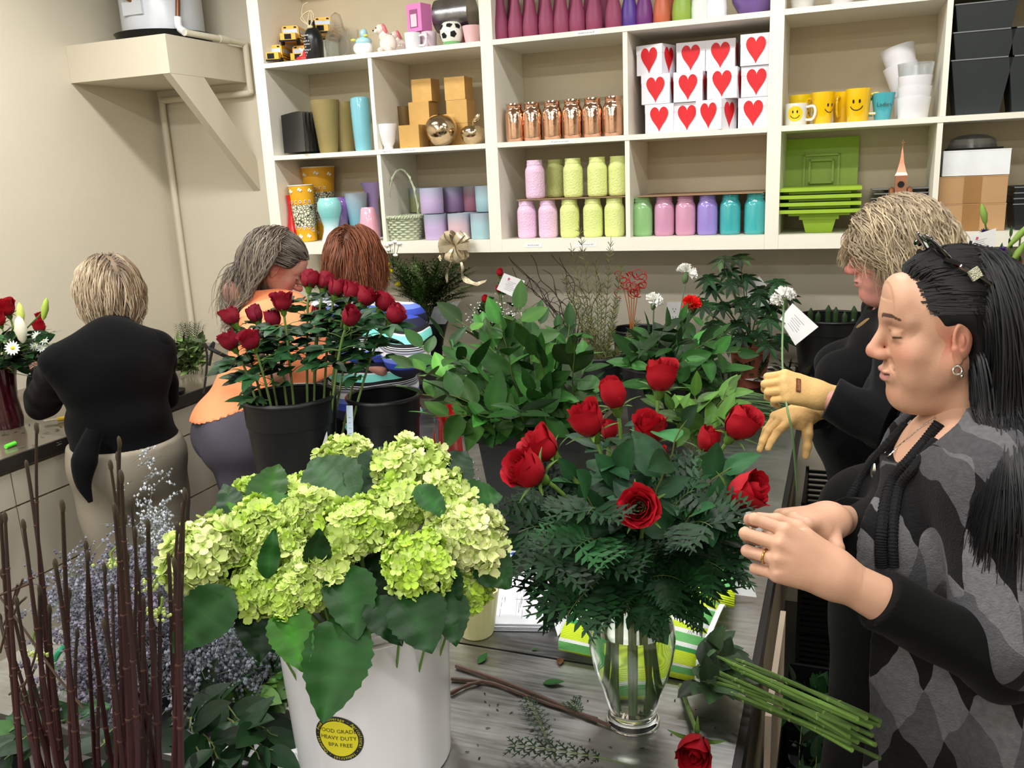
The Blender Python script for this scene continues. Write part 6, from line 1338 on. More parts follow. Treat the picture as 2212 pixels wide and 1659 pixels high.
FR = [(1120, 1150), (1170, 1290), (1225, 1330), (1560, 1230), (1600, 1200), (1540, 1140), (1350, 1330), (1130, 1060), (1200, 1240), (1480, 1260), (1440, 1180), (1270, 1110), (1580, 1100), (1180, 1190), (1300, 1230), (1500, 1060), (1420, 1290), (1240, 1190), (1530, 1290), (1200, 1110)]
for i, (u, v) in enumerate(FR):
    a_ = dep(u, v, 1.33+.10*math.sin(i*2.1)); st_ = nk+np.array([g.uniform(-.03, .03), g.uniform(-.03, .03), 0]); fern('fern_frond', 'dark feathery fern frond among the vase roses', st_, a_, 200+i, 13, .075, jit(g, (.11, .27, .13), .2), 'fern fronds in the rose vase', 4, .12, up=N(np.array([0, -.55, 1])+.5*(a_-nk)))
for i, (u, v) in enumerate([(1130, 1175), (1195, 1130), (1260, 1060), (1340, 1210), (1410, 1230), (1500, 1110), (1590, 1120), (1460, 1040), (1230, 1020), (1490, 900), (1580, 1010), (1380, 1290), (1560, 1180), (1280, 1190), (1340, 1010), (1180, 1090)]):
    a_ = dep(u, v, 1.36+.10*math.cos(i*1.7)); branch('salal_sprig', 'dark leafy sprig tucked between the vase roses', nk, a_, 300+i, 6, .082, .058, jit(g, (.13, .28, .16), .2), 'leafy sprigs in the rose vase', sag=.12, lo=.35, updir=N(np.array([0, -.7, .9])))
# ================================================================== black floral buckets
blkb = mat('black_bucket', (.055, .062, .07), .38, var=.12, scale=5)
def fbucket(lab, x, y, z, r0, r1, h, lipd=.006, m=blkb):
    t = thing('floral_bucket', lab, 'bucket', (x, y, z)); MB().lathe(shell([(r0, .0006), (r0+(r1-r0)*.80, h*.80), (r0+(r1-r0)*.80+.003, h*.805), (r1, h)], .003), 56).build('bucket_wall', m, t)
    A = np.linspace(0, 2*PI, 57); MB().tube(np.stack([(r1+.001)*np.cos(A), (r1+.001)*np.sin(A), 0*A+h], 1), lipd, 8, cap=False).build('rolled_rim', m, t); return t
RB = np.array([-1.43, 1.95]); RH = .375
fbucket('tall black bucket full of red roses', RB[0], RB[1], TZ, .098, .128, RH)
q = MB(); a0 = math.atan2(-RB[1], -RB[0])+.62
for pts in ([(-.010, 0), (.020, 0), (.022, .05), (.016, .045)], [(.024, .004), (.032, .010), (.031, .022)]):
    q.add([((.125)*math.cos(a0+x/.125), (.125)*math.sin(a0+x/.125), TZ+.235+z) for x, z in pts], [tuple(range(len(pts)))])
for i in range(len(q.v)): q.v[i] = q.v[i]-np.array([0, 0, TZ])
q.build('torn_label', labm, [o for o in COL.objects if o.name.startswith('floral_bucket')][0], False)
RR = [(500, 687, 2.42, 0), (552, 682, 2.45, 2), (590, 692, 2.40, 2), (610, 655, 2.38, 1), (668, 608, 2.50, 0), (700, 612, 2.52, 0), (727, 626, 2.48, 0), (760, 632, 2.46, 1), (790, 644, 2.42, 1), (828, 656, 2.44, 1), (852, 682, 2.38, 1), (756, 687, 2.30, 0), (497, 740, 2.36, 0), (541, 738, 2.32, 1), (688, 682, 2.55, 2)]
nm = ['at the far left upper edge', 'second along the left side with ragged petals', 'left of centre, small and half closed', 'open one left of centre standing forward', 'highest of all on the long stem', 'second highest beside the tallest', 'third of the high row', 'fourth of the high row', 'fifth of the high row, wide open', 'sixth of the high row near the right end', 'outermost at the right end', 'lone one hanging below the high row', 'lowest at the far left', 'low one touching the lowest left bloom', 'hidden behind the stems in the middle']
for i, (u, v, d, bi) in enumerate(RR):
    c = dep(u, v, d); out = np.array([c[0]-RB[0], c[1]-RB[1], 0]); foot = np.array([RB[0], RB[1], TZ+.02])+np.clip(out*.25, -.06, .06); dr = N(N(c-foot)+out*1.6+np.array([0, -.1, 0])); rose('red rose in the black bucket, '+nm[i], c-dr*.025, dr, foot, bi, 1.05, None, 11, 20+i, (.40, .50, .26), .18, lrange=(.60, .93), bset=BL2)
fbucket('empty black bucket beside the rose bucket', -1.235, 2.13, TZ, .082, .105, .34)
fbucket('black rimmed bucket standing on the floor left of the tables', -2.06, 2.08, 0.0, .14, .165, .60)
# square black bucket with salal
def sqb(lab, x, y, z, w0, w1, h, rz):
    t = thing('square_bucket', lab, 'bucket', (x, y, z), rz); q = MB(); s4 = ((-1, -1), (1, -1), (1, 1), (-1, 1)); tt = .004
    V = [(i*w0/2, j*w0/2, .0005) for i, j in s4]+[(i*w1/2, j*w1/2, h) for i, j in s4]+[(i*(w1/2-tt), j*(w1/2-tt), h) for i, j in s4]+[(i*(w0/2-tt), j*(w0/2-tt), .006) for i, j in s4]
    q.add(V, [(3, 2, 1, 0)]+[(k, (k+1) % 4, 4+(k+1) % 4, 4+k) for k in range(4)]+[(4+k, 4+(k+1) % 4, 8+(k+1) % 4, 8+k) for k in range(4)]+[(8+k, 8+(k+1) % 4, 12+(k+1) % 4, 12+k) for k in range(4)]+[(12, 13, 14, 15)]); q.build('bucket_wall', blkb, t, False)
    q = MB(); a = w1/2; q.box((-a-.012, -a-.012, h-.03), (a+.012, -a-.001, h)); q.box((-a-.012, a+.001, h-.03), (a+.012, a+.012, h)); q.box((-a-.012, -a-.001, h-.03), (-a-.001, a+.001, h)); q.box((a+.001, -a-.001, h-.03), (a+.012, a+.001, h)); q.build('square_rim', blkb, t, False); return t
SB = np.array([-.70, 2.02]); sqb('square black bucket packed with broad green salal leaves', SB[0], SB[1], TZ, .20, .27, .33, -.05)
g = np.random.default_rng(5); ST = [(880, 790), (905, 745), (950, 720), (985, 690), (1030, 700), (1075, 690), (1120, 660), (1165, 680), (1205, 705), (1240, 740), (1270, 780), (1280, 830), (900, 850), (960, 850), (1010, 880), (1060, 900), (1120, 890), (1180, 880), (1240, 880), (1000, 770), (1060, 760), (1110, 740), (1160, 760), (1200, 800), (1040, 830), (1100, 830), (1150, 840), (940, 790), (1230, 700), (1085, 720), (930, 900), (1020, 930)]
for i, (u, v) in enumerate(ST):
    a_ = dep(u, v, 2.15+.16*math.sin(i*1.9)-(.15 if v > 840 else 0)+(.12 if v < 720 else 0)); bs = np.array([SB[0]+g.uniform(-.08, .08), SB[1]+g.uniform(-.08, .08), TZ+.22]); branch('salal_branch', 'green salal branch spreading out of the square black bucket', bs, a_, 400+i, 9, .098, .056, jit(g, (.20, .40, .16) if i % 3 else (.27, .45, .18), .15), 'salal branches in the square bucket', sag=.10, lo=.42, updir=N(np.array([.1, -.45, 1])))
# second bunch behind
SB2 = np.array([-.62, 3.05]); fbucket('black bucket hidden under the farther salal bunch with carnations', SB2[0], SB2[1], TZ, .10, .125, .25)
for i, (u, v) in enumerate([(1370, 760), (1400, 720), (1440, 700), (1480, 690), (1530, 690), (1570, 720), (1600, 760), (1590, 800), (1540, 790), (1490, 780), (1440, 790), (1390, 800), (1420, 840), (1480, 830), (1540, 830), (1350, 790), (1460, 740), (1510, 735)]):
    a_ = dep(u, v, 3.0+.18*math.sin(i*1.9)); branch('salal_branch', 'broad leaved branch in the farther bucket below the carnations', np.array([SB2[0]+g.uniform(-.05, .05), SB2[1]+g.uniform(-.05, .05), TZ+.16]), a_, 450+i, 8, .115, .062, jit(g, (.20, .38, .17), .18), 'branches in the farther bucket', sag=.1, lo=.35, updir=N(np.array([.1, -.5, 1])))
for i, (u, v) in enumerate([(1450, 880), (1500, 850), (1545, 870), (1570, 900), (1520, 920), (1470, 900), (1420, 870), (1580, 830)]):
    branch('salal_branch', 'light green leafy branch lying behind the tall roses', dep(1500, 990, 2.3), dep(u, v, 2.2+.1*math.sin(i)), 480+i, 7, .085, .045, jit(g, G_L, .15), 'light branches behind the vase roses', sag=.1, lo=.3, updir=N(np.array([.1, -.5, 1])))
# carnations
def carn_mesh(col, seed):
    g = np.random.default_rng(seed); m = Arr()
    for k in range(46):
        z = 1-1.15*((k*.618) % 1); a = k*2.4; rr = math.sqrt(max(0, 1-z*z)); n_ = np.array([rr*math.cos(a), rr*math.sin(a), z*.7+.25]); d = N(n_+g.normal(0, .15, 3)); B = basis(d)@rotz(g.uniform(0, 6)); V = []; s_ = .016
        for b in range(5):
            for e in range(7):
                u = e/6*2-1; w_ = .25+.85*b/4; V.append((u*w_*s_*.8, .0025*math.sin(u*8+k)*(b/4), s_*b/4*1.1+(.0022*math.sin(u*14+k) if b == 4 else 0)))
        m.quads(np.array(V)@B.T+n_*.010, [(b*7+e, b*7+e+1, (b+1)*7+e+1, (b+1)*7+e) for b in range(4) for e in range(6)], 0, np.tile(lc(col)*g.uniform(.9, 1.05), (35, 1)))
    m.ell((0, 0, -.012), (.009, .009, .016), seg=8, rings=6, col=lc((.35, .45, .28))); return m.mesh('bloom', softm, True, True)
CW, CR = carn_mesh((.95, .95, .93), 1), carn_mesh((.88, .10, .08), 2)
def carnation(lab, u, v, d, foot, me, sc=1.15):
    c = dep(u, v, d); foot = np.array(foot, float); t = thing('carnation', lab, 'carnation', foot); b = bpy.data.objects.new('bloom', me); COL.objects.link(b); b.parent = t; b.location = tuple(c-foot); b.scale = (sc,)*3; b.rotation_euler = (-.15, .1, u)
    m = Arr(); P = bez(c-foot-[0, 0, .02], (c-foot)*.7, (c-foot)*.3, (0, 0, 0), 10); m.tube(P, .0026, 6, col=lc((.30, .40, .28))); m.ell(P[4], (.005, .005, .006), seg=6, rings=4, col=lc((.3, .4, .28))); m.build('stem', stemm, t, True, vcol=True); return t
carnation('tallest white carnation against the back wall', 1482, 592, 3.2, (SB2[0]+.02, SB2[1]+.02, TZ+.05), CW, 1.35); carnation('white carnation lower left of the tallest one', 1412, 652, 3.1, (SB2[0]-.02, SB2[1], TZ+.05), CW, 1.15); carnation('single red carnation in the farther bucket', 1493, 660, 2.95, (SB2[0], SB2[1]-.03, TZ+.05), CR, 1.2)
c_ = dep(1693, 646, 2.50); ft = dep(1722, 1062, 2.28); t = carnation('white carnation held upright in the gloved hands', 1693, 646, 2.45, ft, CW, 1.2)
for o in list(t.children):
    if o.name.startswith('stem'): bpy.data.objects.remove(o)
m = Arr(); P = spl([dep(1693, 655, 2.45)-ft, dep(1690, 740, 2.38)-ft, dep(1691, 800, 2.30)-ft, dep(1700, 880, 2.17)-ft, dep(1712, 940, 2.17)-ft, dep(1722, 1062, 2.28)-ft], 5); m.tube(P, .0028, 6, col=lc((.40, .52, .34))); m.build('stem', stemm, t, True, vcol=True)
# ================================================================== top left shelf figurines
busy = mat('bus_yellow', (.93, .70, .16), .3, var=.03, coat=.3)
def bus(lab, u, v, Y, z, rz, first=None):
    L_ = (sx(u, v, Y), Y, z+.001)
    if first: return dup(first, L_, rz, lab)
    t = thing('toy_school_bus', lab, 'toy bus', L_, rz, 'yellow school bus planters')
    q = MB(); q.cbox((0, .03, .062), (.086, .21, .052)); q.cbox((0, .03, .031), (.090, .21, .028)); q.cbox((0, -.095, .036), (.078, .06, .034)); q.cbox((0, .03, .090), (.074, .205, .008)); q.build('coachwork', busy, t, False)
    MB().cbox((0, -.0765, .067), (.074, .002, .020)).cbox((-.0445, .03, .068), (.0015, .17, .018)).cbox((.0445, .03, .068), (.0015, .17, .018)).build('windows', mat('bus_window', (.72, .78, .86), .2), t, False)
    MB().cbox((0, -.1265, .036), (.034, .002, .024)).cbox((0, -.128, .016), (.088, .004, .008)).cbox((.0455, .03, .045), (.001, .2, .004)).cbox((.0455, .03, .032), (.001, .2, .004)).cbox((-.026, -.0765, .086), (.012, .003, .006)).cbox((.026, -.0765, .086), (.012, .003, .006)).build('black_trim', mat('dark_gap'), t, False)
    q = MB()
    for y_ in (-.085, .09):
        for s in (-1, 1): q.lathe([(.016, -.006), (.016, .006)], 16, c=(s*.040, y_, .0165), R=roty(PI/2), cap1=True)
    q.build('wheels', mat('dark_gap'), t, False); return t
b1 = bus('yellow toy school bus at the left end of the top shelf', 603, 133, 3.93, ZA, .30)
bus('yellow toy school bus behind the lower left one', 662, 128, 4.03, ZA, .25, b1); bus('yellow toy school bus stacked highest near the black bottle', 642, 128, 4.02, ZA+.097, .30, b1); bus('yellow toy school bus at the back behind the glass pear', 712, 126, 4.03, ZA+.12, .3, b1)
t = thing('pot_block', 'plain box supporting the rear toy bus', 'box', (sx(705, 126, 4.06), 4.06, ZA+.001)); MB().cbox((0, 0, .058), (.08, .12, .116)).build('box_body', mat('glaze_1512'), t, False)
t = thing('shoe_planter', 'small red sneaker shaped planter with white laces', 'ornament', (sx(657, 130, 3.85), 3.85, ZA+.001), .1)
MB().ell((0, 0, .014), (.042, .022, .014)).ell((.018, 0, .032), (.022, .020, .026)).build('shoe_body', gl('shoe_red', (.85, .16, .18)), t)
q = MB()
for k in range(4): q.tube([(-.012+k*.009, -.018, .026+k*.008), (-.006+k*.009, 0, .034+k*.008), (-.012+k*.009, .016, .028+k*.008)], .0022, 5)
q.tube(spl([(.01, -.02, .05), (-.006, -.028, .06), (.006, -.022, .046), (.022, -.028, .06), (.01, -.02, .05)], 5), .002, 5); q.build('laces', mat('lace_white', (.95, .93, .92), .6), t)
bt_b = vessel('black_bottle', 'matte black bottle vase with white lettering and raffia bow', 'vase', [(.040, 0), (.044, .01), (.047, .08), (.046, .11), (.032, .14), (.016, .155), (.014, .185)], mat('bottle_black', (.07, .08, .09), .3), 681, 131, 3.86, ZA, seg=36)
q = MB()
for k, (s_, x_) in enumerate((('FLOWER', -.010), ('IS', -.012), ('NOT A', -.006), ('mention', -.004), ('IT', -.012), ('being of', -.002), ('ITS', -.01), ('f', -.012))): textmb(s_, .0105, 0, mb=q, c=(x_-.004, -.0482, .112-k*.0130))
q.build('lettering', mat('lace_white'), bt_b, False)
raf = mat('raffia', (.80, .76, .62), .7); q = MB()
for a in (-.6, .5): q.tube(spl([(0, -.02, .155), (.035*math.sin(a)*2, -.03, .195), (.01, -.02, .225), (-.02*a, -.02, .17), (0, -.02, .155)], 6), .003, 5)
q.tube(spl([(0, -.02, .155), (-.03, -.03, .20), (-.02, -.03, .25), (.01, -.03, .262)], 6), .0025, 5); q.ell((0, -.018, .153), (.016, .010, .009)); q.build('raffia_bow', raf, bt_b)
clg = mat('thin_clear_glass', (.95, .97, .96), .04, trans=.95, ior=1.2, alpha=.45)
vessel('glass_pear', 'clear glass pear shaped ornament on the top shelf', 'ornament', [(.03, 0), (.055, .02), (.066, .06), (.058, .105), (.036, .14), (.030, .175), (.022, .20), (.004, .212)], clg, 733, 126, 3.88, ZA, t=.0015)
vessel('glass_cylinder', 'clear glass cylinder behind the pear and duck', 'vase', [(.03, 0), (.032, .15), (.034, .155)], clg, 765, 122, 4.02, ZA, t=.0015)
t = thing('duck_planter', 'pale blue and white duck planter with a yellow beak', 'ornament', (sx(786, 121, 3.87), 3.87, ZA+.001)); cw_ = mat('porcelain')
MB().ell((0, 0, .035), (.052, .035, .036)).build('duck_body', cw_, t); MB().ell((.005, 0, .065), (.042, .033, .022)).ell((.012, -.005, .10), (.019, .019, .022)).build('blue_bonnet', gl('baby_blue', (.66, .84, .88)), t); MB().ell((.028, -.016, .088), (.014, .010, .006)).ell((-.045, -.01, .075), (.014, .012, .006)).build('yellow_trim', gl('duck_yellow', (.95, .88, .35)), t)
def dog(lab, u, v, Y, z, s):
    t = thing('puppy_figurine', lab, 'ornament', (sx(u, v, Y), Y, z+.001)); t.scale = (s, s, s)
    MB().ell((.01, 0, .04), (.042, .032, .042)).ell((-.018, -.012, .10), (.024, .024, .024)).ell((-.03, -.03, .092), (.012, .012, .010)).ell((-.005, -.005, .075), (.026, .024, .03)).ell((-.015, -.03, .012), (.012, .018, .012)).ell((.03, -.03, .012), (.014, .018, .012)).build('puppy_body', gl('puppy_white', (.93, .88, .84)), t)
    MB().ell((.006, -.018, .102), (.009, .012, .024), R=roty(-.4)).build('ear', gl('ear_pink', (.90, .48, .50)), t); MB().ell((-.040, -.038, .095), (.004, .004, .004)).ell((-.028, -.034, .106), (.003, .003, .003)).build('nose_and_eye', mat('dark_gap'), t); return t
dog('white puppy figurine with a pink ear at the front', 836, 117, 3.86, ZA, 1.05); dog('smaller white puppy figurine behind the front one', 865, 113, 4.0, ZA, .95)
mug('small white mug with faint script beside the puppies', 893, 108, 3.85, ZA, .035, .038, .075, gl('mug_white_b', (.92, .93, .95)), -.1); mug('pink and white mug with its handle facing out', 928, 104, 3.90, ZA, .034, .036, .080, gl('mug_pinkw', (.90, .82, .88)), -1.3)
mug('pink patterned mug behind the white script mug', 900, 103, 3.99, ZA, .034, .037, .085, gl('mug_pink', (.92, .70, .80)), 2.6)
t = thing('gift_box', 'pink window gift box standing on two mugs', 'box', (sx(907, 60, 3.93), 3.93, ZA+.088), -.25); MB().cbox((0, 0, .062), (.088, .075, .122)).build('carton', mat('box_pink', (.90, .52, .78), .5), t, False); MB().cbox((-.002, -.038, .058), (.048, .002, .080)).build('window', mat('window_mauve', (.62, .36, .52), .2), t, False); MB().cbox((-.002, -.0395, .050), (.036, .001, .055)).build('cup_inside', mat('mug_pinkw'), t, False)
t = thing('silver_cylinder', 'crumpled silver metal cylinder lying at the back of the top shelf', 'pot', (sx(985, 60, 4.03), 4.03, ZA+.165), 0); MB().lathe([(.075, -.09), (.078, .09)], 32, R=roty(PI/2), cap1=True).build('pot_body', mat('galv', (.55, .55, .56), .25, metal=.9, var=.3, scale=14, bump=.4, bscale=20), t)
t = thing('display_block', 'hidden block carrying the silver cylinder', 'box', (sx(985, 60, 4.03), 4.06, ZA+.001)); MB().cbox((0, 0, .04), (.12, .08, .08)).build('box_body', mat('dark_gap'), t, False)
t = thing('soccer_ball_pot', 'soccer ball shaped ceramic pot on a green base', 'pot', (sx(977, 101, 3.87), 3.87, ZA+.001)); bc_ = np.array([0, 0, .062]); MB().lathe([(.030, .012), (.045, .025), (.053, .05), (.053, .072), (.044, .098), (.036, .105), (.034, .100), (.001, .05)], 36).build('ball_body', gl('ball_white', (.92, .93, .90)), t)
MB().lathe([(.044, 0), (.046, .008), (.038, .024)], 24, rad=lambda A, z: 1+.05*np.sin(12*A)).build('grass_base', gl('grass_g', (.45, .68, .45)), t)
q = MB()
for az, el_ in ((-2.35, .45), (-1.35, .55), (-1.9, -.35), (-1.0, -.25), (-2.9, -.3), (-.5, .45)):
    n_ = np.array([math.cos(az)*math.cos(el_), math.sin(az)*math.cos(el_), math.sin(el_)]); B = basis(n_); V = [bc_+.0560*N(n_+B@np.array([.30*math.cos(a), .30*math.sin(a), 0])) for a in np.arange(5)/5*2*PI]; q.add(V+[bc_+.0575*n_], [(5, j, (j+1) % 5) for j in range(5)])
q.build('pentagons', mat('dark_gap'), t, False)
mug('pink planter cup with a pale winged face at the right end', 1021, 98, 3.87, ZA, .032, .044, .080, gl('cup_pinkf', (.93, .75, .77)), 1.6)
vessel('pink_cup', 'deep pink cup behind the soccer ball pot', 'cup', [(.03, 0), (.042, .095)], gl('deep_pink', (.78, .42, .55)), 1008, 98, 3.99, ZA)
# ================================================================== back counter greenery
BZ = .9
t = thing('display_vase', 'tall black flared vase of filler greens yellow buttons and a gold bow', 'vase', (-1.93, 3.82, BZ)); MB().lathe(shell([(.055, .0006), (.058, .04), (.075, .15), (.125, .318)], .003), 40, rad=lambda A, z: 1+.012*np.cos(24*A)).build('vase_body', blkb, t)
top_ = np.array([-1.93, 3.82, BZ+.30]); g = np.random.default_rng(8)
for i in range(42):
    u = 846+ (i*47 % 180); v = 556+(i*31 % 88); a_ = onY(u, v, 3.80+.05*math.sin(i*1.3)); 
    fern('filler_sprig', 'feathery light green filler sprig in the flared black vase', top_+g.normal(0, .03, 3)*[1, 1, 0], a_, 600+i, 9, .075, jit(g, (.38, .52, .26), .25), 'filler sprigs in the flared vase', 3, .05)
for i, (u, v) in enumerate([(826, 577), (838, 572), (843, 585), (828, 590), (836, 600), (860, 614)]):
    t = thing('button_flower', 'small yellow button flower at the left side of the flared vase', 'flower', top_, 0, 'yellow button flowers'); e = onY(u, v, 3.76)-top_; m = Arr(); m.ell(e, (.016, .016, .012), seg=10, rings=6, col=lc((.93, .84, .10))); m.build('flower_head', softm, t, True, vcol=True); m = Arr(); m.tube(bez((0, 0, 0), e*.4+[0, 0, .03], e*.7, e, 8), .0015, 4, col=lc((.3, .4, .2))); m.build('stem', stemm, t, True, vcol=True)
t = thing('bow', 'shiny pale gold ribbon bow on a stick above the flared vase', 'bow', onY(985, 530, 3.74)); gb = mat('gold_ribbon', (.83, .77, .64), .22, metal=.35, var=.1, scale=30, bump=.6, bscale=40)
q = Arr()
for k in range(11):
    a = k*2.4; el_ = .2+.9*(k % 3)/2; d = np.array([math.cos(a)*math.cos(el_), -.35+.3*math.sin(a*1.7), math.sin(a)*.9]); d = N(d); x = N(np.cross(d, (0.3, 1, .2))); V = []; n = 12
    for b in range(n+1):
        tt_ = b/n*2*PI; ctr = d*(.034*(1-math.cos(tt_)))+np.cross(d, x)*.020*math.sin(tt_)
        for e in (-1, 1): V.append(ctr+x*e*.014*(.45+.55*math.sin(tt_/2)))
    q.quads(V, [(2*b, 2*b+1, 2*b+3, 2*b+2) for b in range(n)])
q.build('ribbon_loops', gb, t); t.scale = (1.25, 1.25, 1.25); q = Arr()
for pts in ([(0, 0, 0), (-.02, -.02, -.07), (-.045, 0, -.10), (-.05, .01, -.14)], [(0, 0, 0), (.03, -.02, -.08), (.02, 0, -.12), (.07, 0, -.145), (.115, .0, -.135)], [(0, 0, 0), (-.05, -.01, -.02), (-.06, 0, -.05), (-.075, 0, -.04)]):
    P = spl(pts, 6); V = []; 
    for b, p in enumerate(P): w_ = .011+.003*math.sin(b); V += [p+np.array([0, .3, 1])*w_*(-1)*.6+[-.4*w_, 0, 0], p+np.array([0, .3, 1])*w_*.6+[.4*w_, 0, 0]]
    q.quads(V, [(2*b, 2*b+1, 2*b+3, 2*b+2) for b in range(len(P)-1)])
q.build('ribbon_tails', gb, t)
t = thing('wooden_pick_bundle', 'white tipped thin black floral picks above the yellow buttons', 'picks', top_)
q = MB()
for k, (u, v) in enumerate([(835, 530), (842, 526), (853, 522), (862, 526), (848, 538)]): q.tube([(0, 0, 0), onY(850, 580, 3.78)-top_, onY(u, v, 3.78)-top_], .0014, 4)
q.build('sticks', mat('dark_gap'), t); q = MB()
for k, (u, v) in enumerate([(835, 530), (842, 526), (853, 522), (862, 526), (838, 540), (854, 551)]): q.ell(onY(u, v, 3.775)-top_, (.014, .005, .008), seg=8, rings=6)
q.build('white_tips', mat('lace_white'), t)
# card + bud arrangement
def card3(name, lab, corners, cat='card', logo=True, lines=6, th=.0008, m=None, pick=None):
    A, B, C_, D_ = [np.array(c, float) for c in corners]; t = thing(name, lab, cat, tuple((A+B+C_+D_)/4)); o_ = (A+B+C_+D_)/4; n_ = N(np.cross(B-A, D_-A)); q = MB(); V = [p-o_ for p in (A, B, C_, D_)]+[p-o_-n_*th for p in (A, B, C_, D_)]; q.add(V, [(0, 1, 2, 3), (7, 6, 5, 4), (0, 4, 5, 1), (1, 5, 6, 2), (2, 6, 7, 3), (3, 7, 4, 0)]); q.build('sheet', m or labm, t, False)
    P = lambda x, y: A+(B-A)*x+(D_-A)*y+(A+C_-B-D_)*x*y-o_+n_*.0006
    if float(n_@(CAM-o_)) < 0: P0 = P; P = lambda x, y: P0(x, y)-n_*(.0012+th)
    q = MB(); g = np.random.default_rng(3)
    for k in range(lines):
        y = .30+.55*k/lines; x0, x1 = .25+g.uniform(0, .1), .75-g.uniform(0, .25); h = .018; q.add([P(x0, y), P(x1, y), P(x1, y+h), P(x0, y+h)], [(0, 1, 2, 3)])
    if lines: q.build('print_lines', mat('print_grey', (.62, .63, .68), .6), t, False)
    if pick is not None: q = MB(); q.tube([np.array(pick)-o_, n_*-.002*np.sign(float(n_@(CAM-o_)))+(np.array(pick)-o_)*.02, (C_+D_)/2*0+(A-o_)*.2-n_*.002*np.sign(float(n_@(CAM-o_)))], .0013, 5); q.build('card_pick', mat('clear_plastic'), t)
    if logo: q = MB(); q.add([P(.27, .12), P(.37, .16), P(.34, .27), P(.26, .25)], [(0, 1, 2, 3)]); q.build('logo', mat('logo_pink', (.85, .35, .50), .5), t, False)
    return t
card3('gift_card', 'white card with pink logo standing among the rose buds', [onY(1089, 590, 3.72), onY(1134, 607, 3.72), onY(1116, 645, 3.74), onY(1073, 625, 3.74)], pick=(-1.52, 3.80, BZ+.12))
tb = thing('bud_vase', 'dark little vase holding red rose buds and baby\'s breath', 'vase', (-1.52, 3.83, BZ)); MB().lathe(shell([(.05, .0006), (.06, .1), (.05, .17)], .003), 24).build('vase_body', blkb, tb); bz = np.array([-1.52, 3.83, BZ+.16])
for i, (u, v, lab) in enumerate([(1080, 598, 'red rose bud behind the white card'), (1078, 633, 'red rose bud in front of the card edge'), (1047, 655, 'red rose bud at the left above the baby\'s breath')]): c = onY(u, v, 3.76); rose(lab, c, (.1, -.2, 1), bz, 2, .75, None, 3, 60+i)
def breath(lab, base, pts, n, seed, col=(.93, .94, .90), spread=.05, r=.0045, grp=None):
    g = np.random.default_rng(seed); base = np.array(base); t = thing('babys_breath', lab, 'flower', base, 0, grp); m = Arr(); s_ = Arr()
    for k in range(n):
        c = np.array(pts[k % len(pts)])+g.normal(0, spread, 3)*[1, .6, .8]; m.ell(c-base, (r, r, r*.8), seg=6, rings=4, col=lc(col)*g.uniform(.85, 1.05))
        if k % 3 == 0: s_.tube([(0, 0, 0), (c-base)*.6, c-base], .0006, 3, col=lc((.35, .42, .25)))
    m.build('tiny_blossoms', softm, t, True, vcol=True)['kind'] = 'stuff'; s_.build('stems', stemm, t, True, vcol=True); return t
breath('white baby\'s breath under the rose buds and card', bz, [onY(1035, 690, 3.76), onY(1065, 670, 3.76), (onY(1090, 680, 3.76))], 110, 3)
for i, (u, v) in enumerate([(1030, 700), (1090, 700), (1060, 680), (1110, 640), (1140, 690), (1020, 670)]): branch('leafy_sprig', 'dark sprig around the rose bud vase', bz, onY(u, v, 3.77), 640+i, 5, .07, .045, jit(g, G_D, .2), 'dark sprigs around the rose buds', sag=.1)
for i, (u, v) in enumerate([(1150, 610), (1190, 680), (1100, 750), (1170, 650)]): fern('sword_fern', 'pale stiff fern frond right of the gift card', bz, onY(u, v, 3.74), 650+i, 20, .022, (.45, .50, .25), 'pale stiff fern fronds', 1, .06)
# curly willow
wil = thing('curly_willow', 'bundle of dark twisting willow branches against the wall', 'branches', (-1.20, 3.88, BZ)); m = Arr(); g = np.random.default_rng(9); wb_ = np.array([-1.20, 3.88, BZ])
for k, (u, v) in enumerate([(1098, 550), (1100, 578), (1140, 555), (1172, 580), (1197, 548), (1215, 560), (1290, 560), (1250, 590), (1130, 600), (1160, 620), (1180, 640), (1110, 565), (1230, 600)]):
    e = onY(u, v, 3.90+.04*math.sin(k))-wb_; n = 34; tt_ = np.linspace(0, 1, n)[:, None]; P = bez((g.uniform(-.03, .03), 0, 0), (.05, 0, .18), e*.65+[.08, 0, .0], e, n)+np.concatenate([.014*np.sin(tt_*19+k), .010*np.cos(tt_*17+k), .010*np.sin(tt_*23+k*2)], 1)*tt_; m.tube(P, np.linspace(.0042, .0014, n), 5, col=lc((.20, .15, .13)))
    for j in (16, 22, 27): d = N(g.normal(0, 1, 3)*[1, .4, 1]); m.tube([P[j], P[j]+d*.03+[0, 0, .01], P[j]+d*.055], [.0018, .0014, .0008], 4, col=lc((.22, .17, .14)))
m.build('branches', stemm, wil, True, vcol=True)
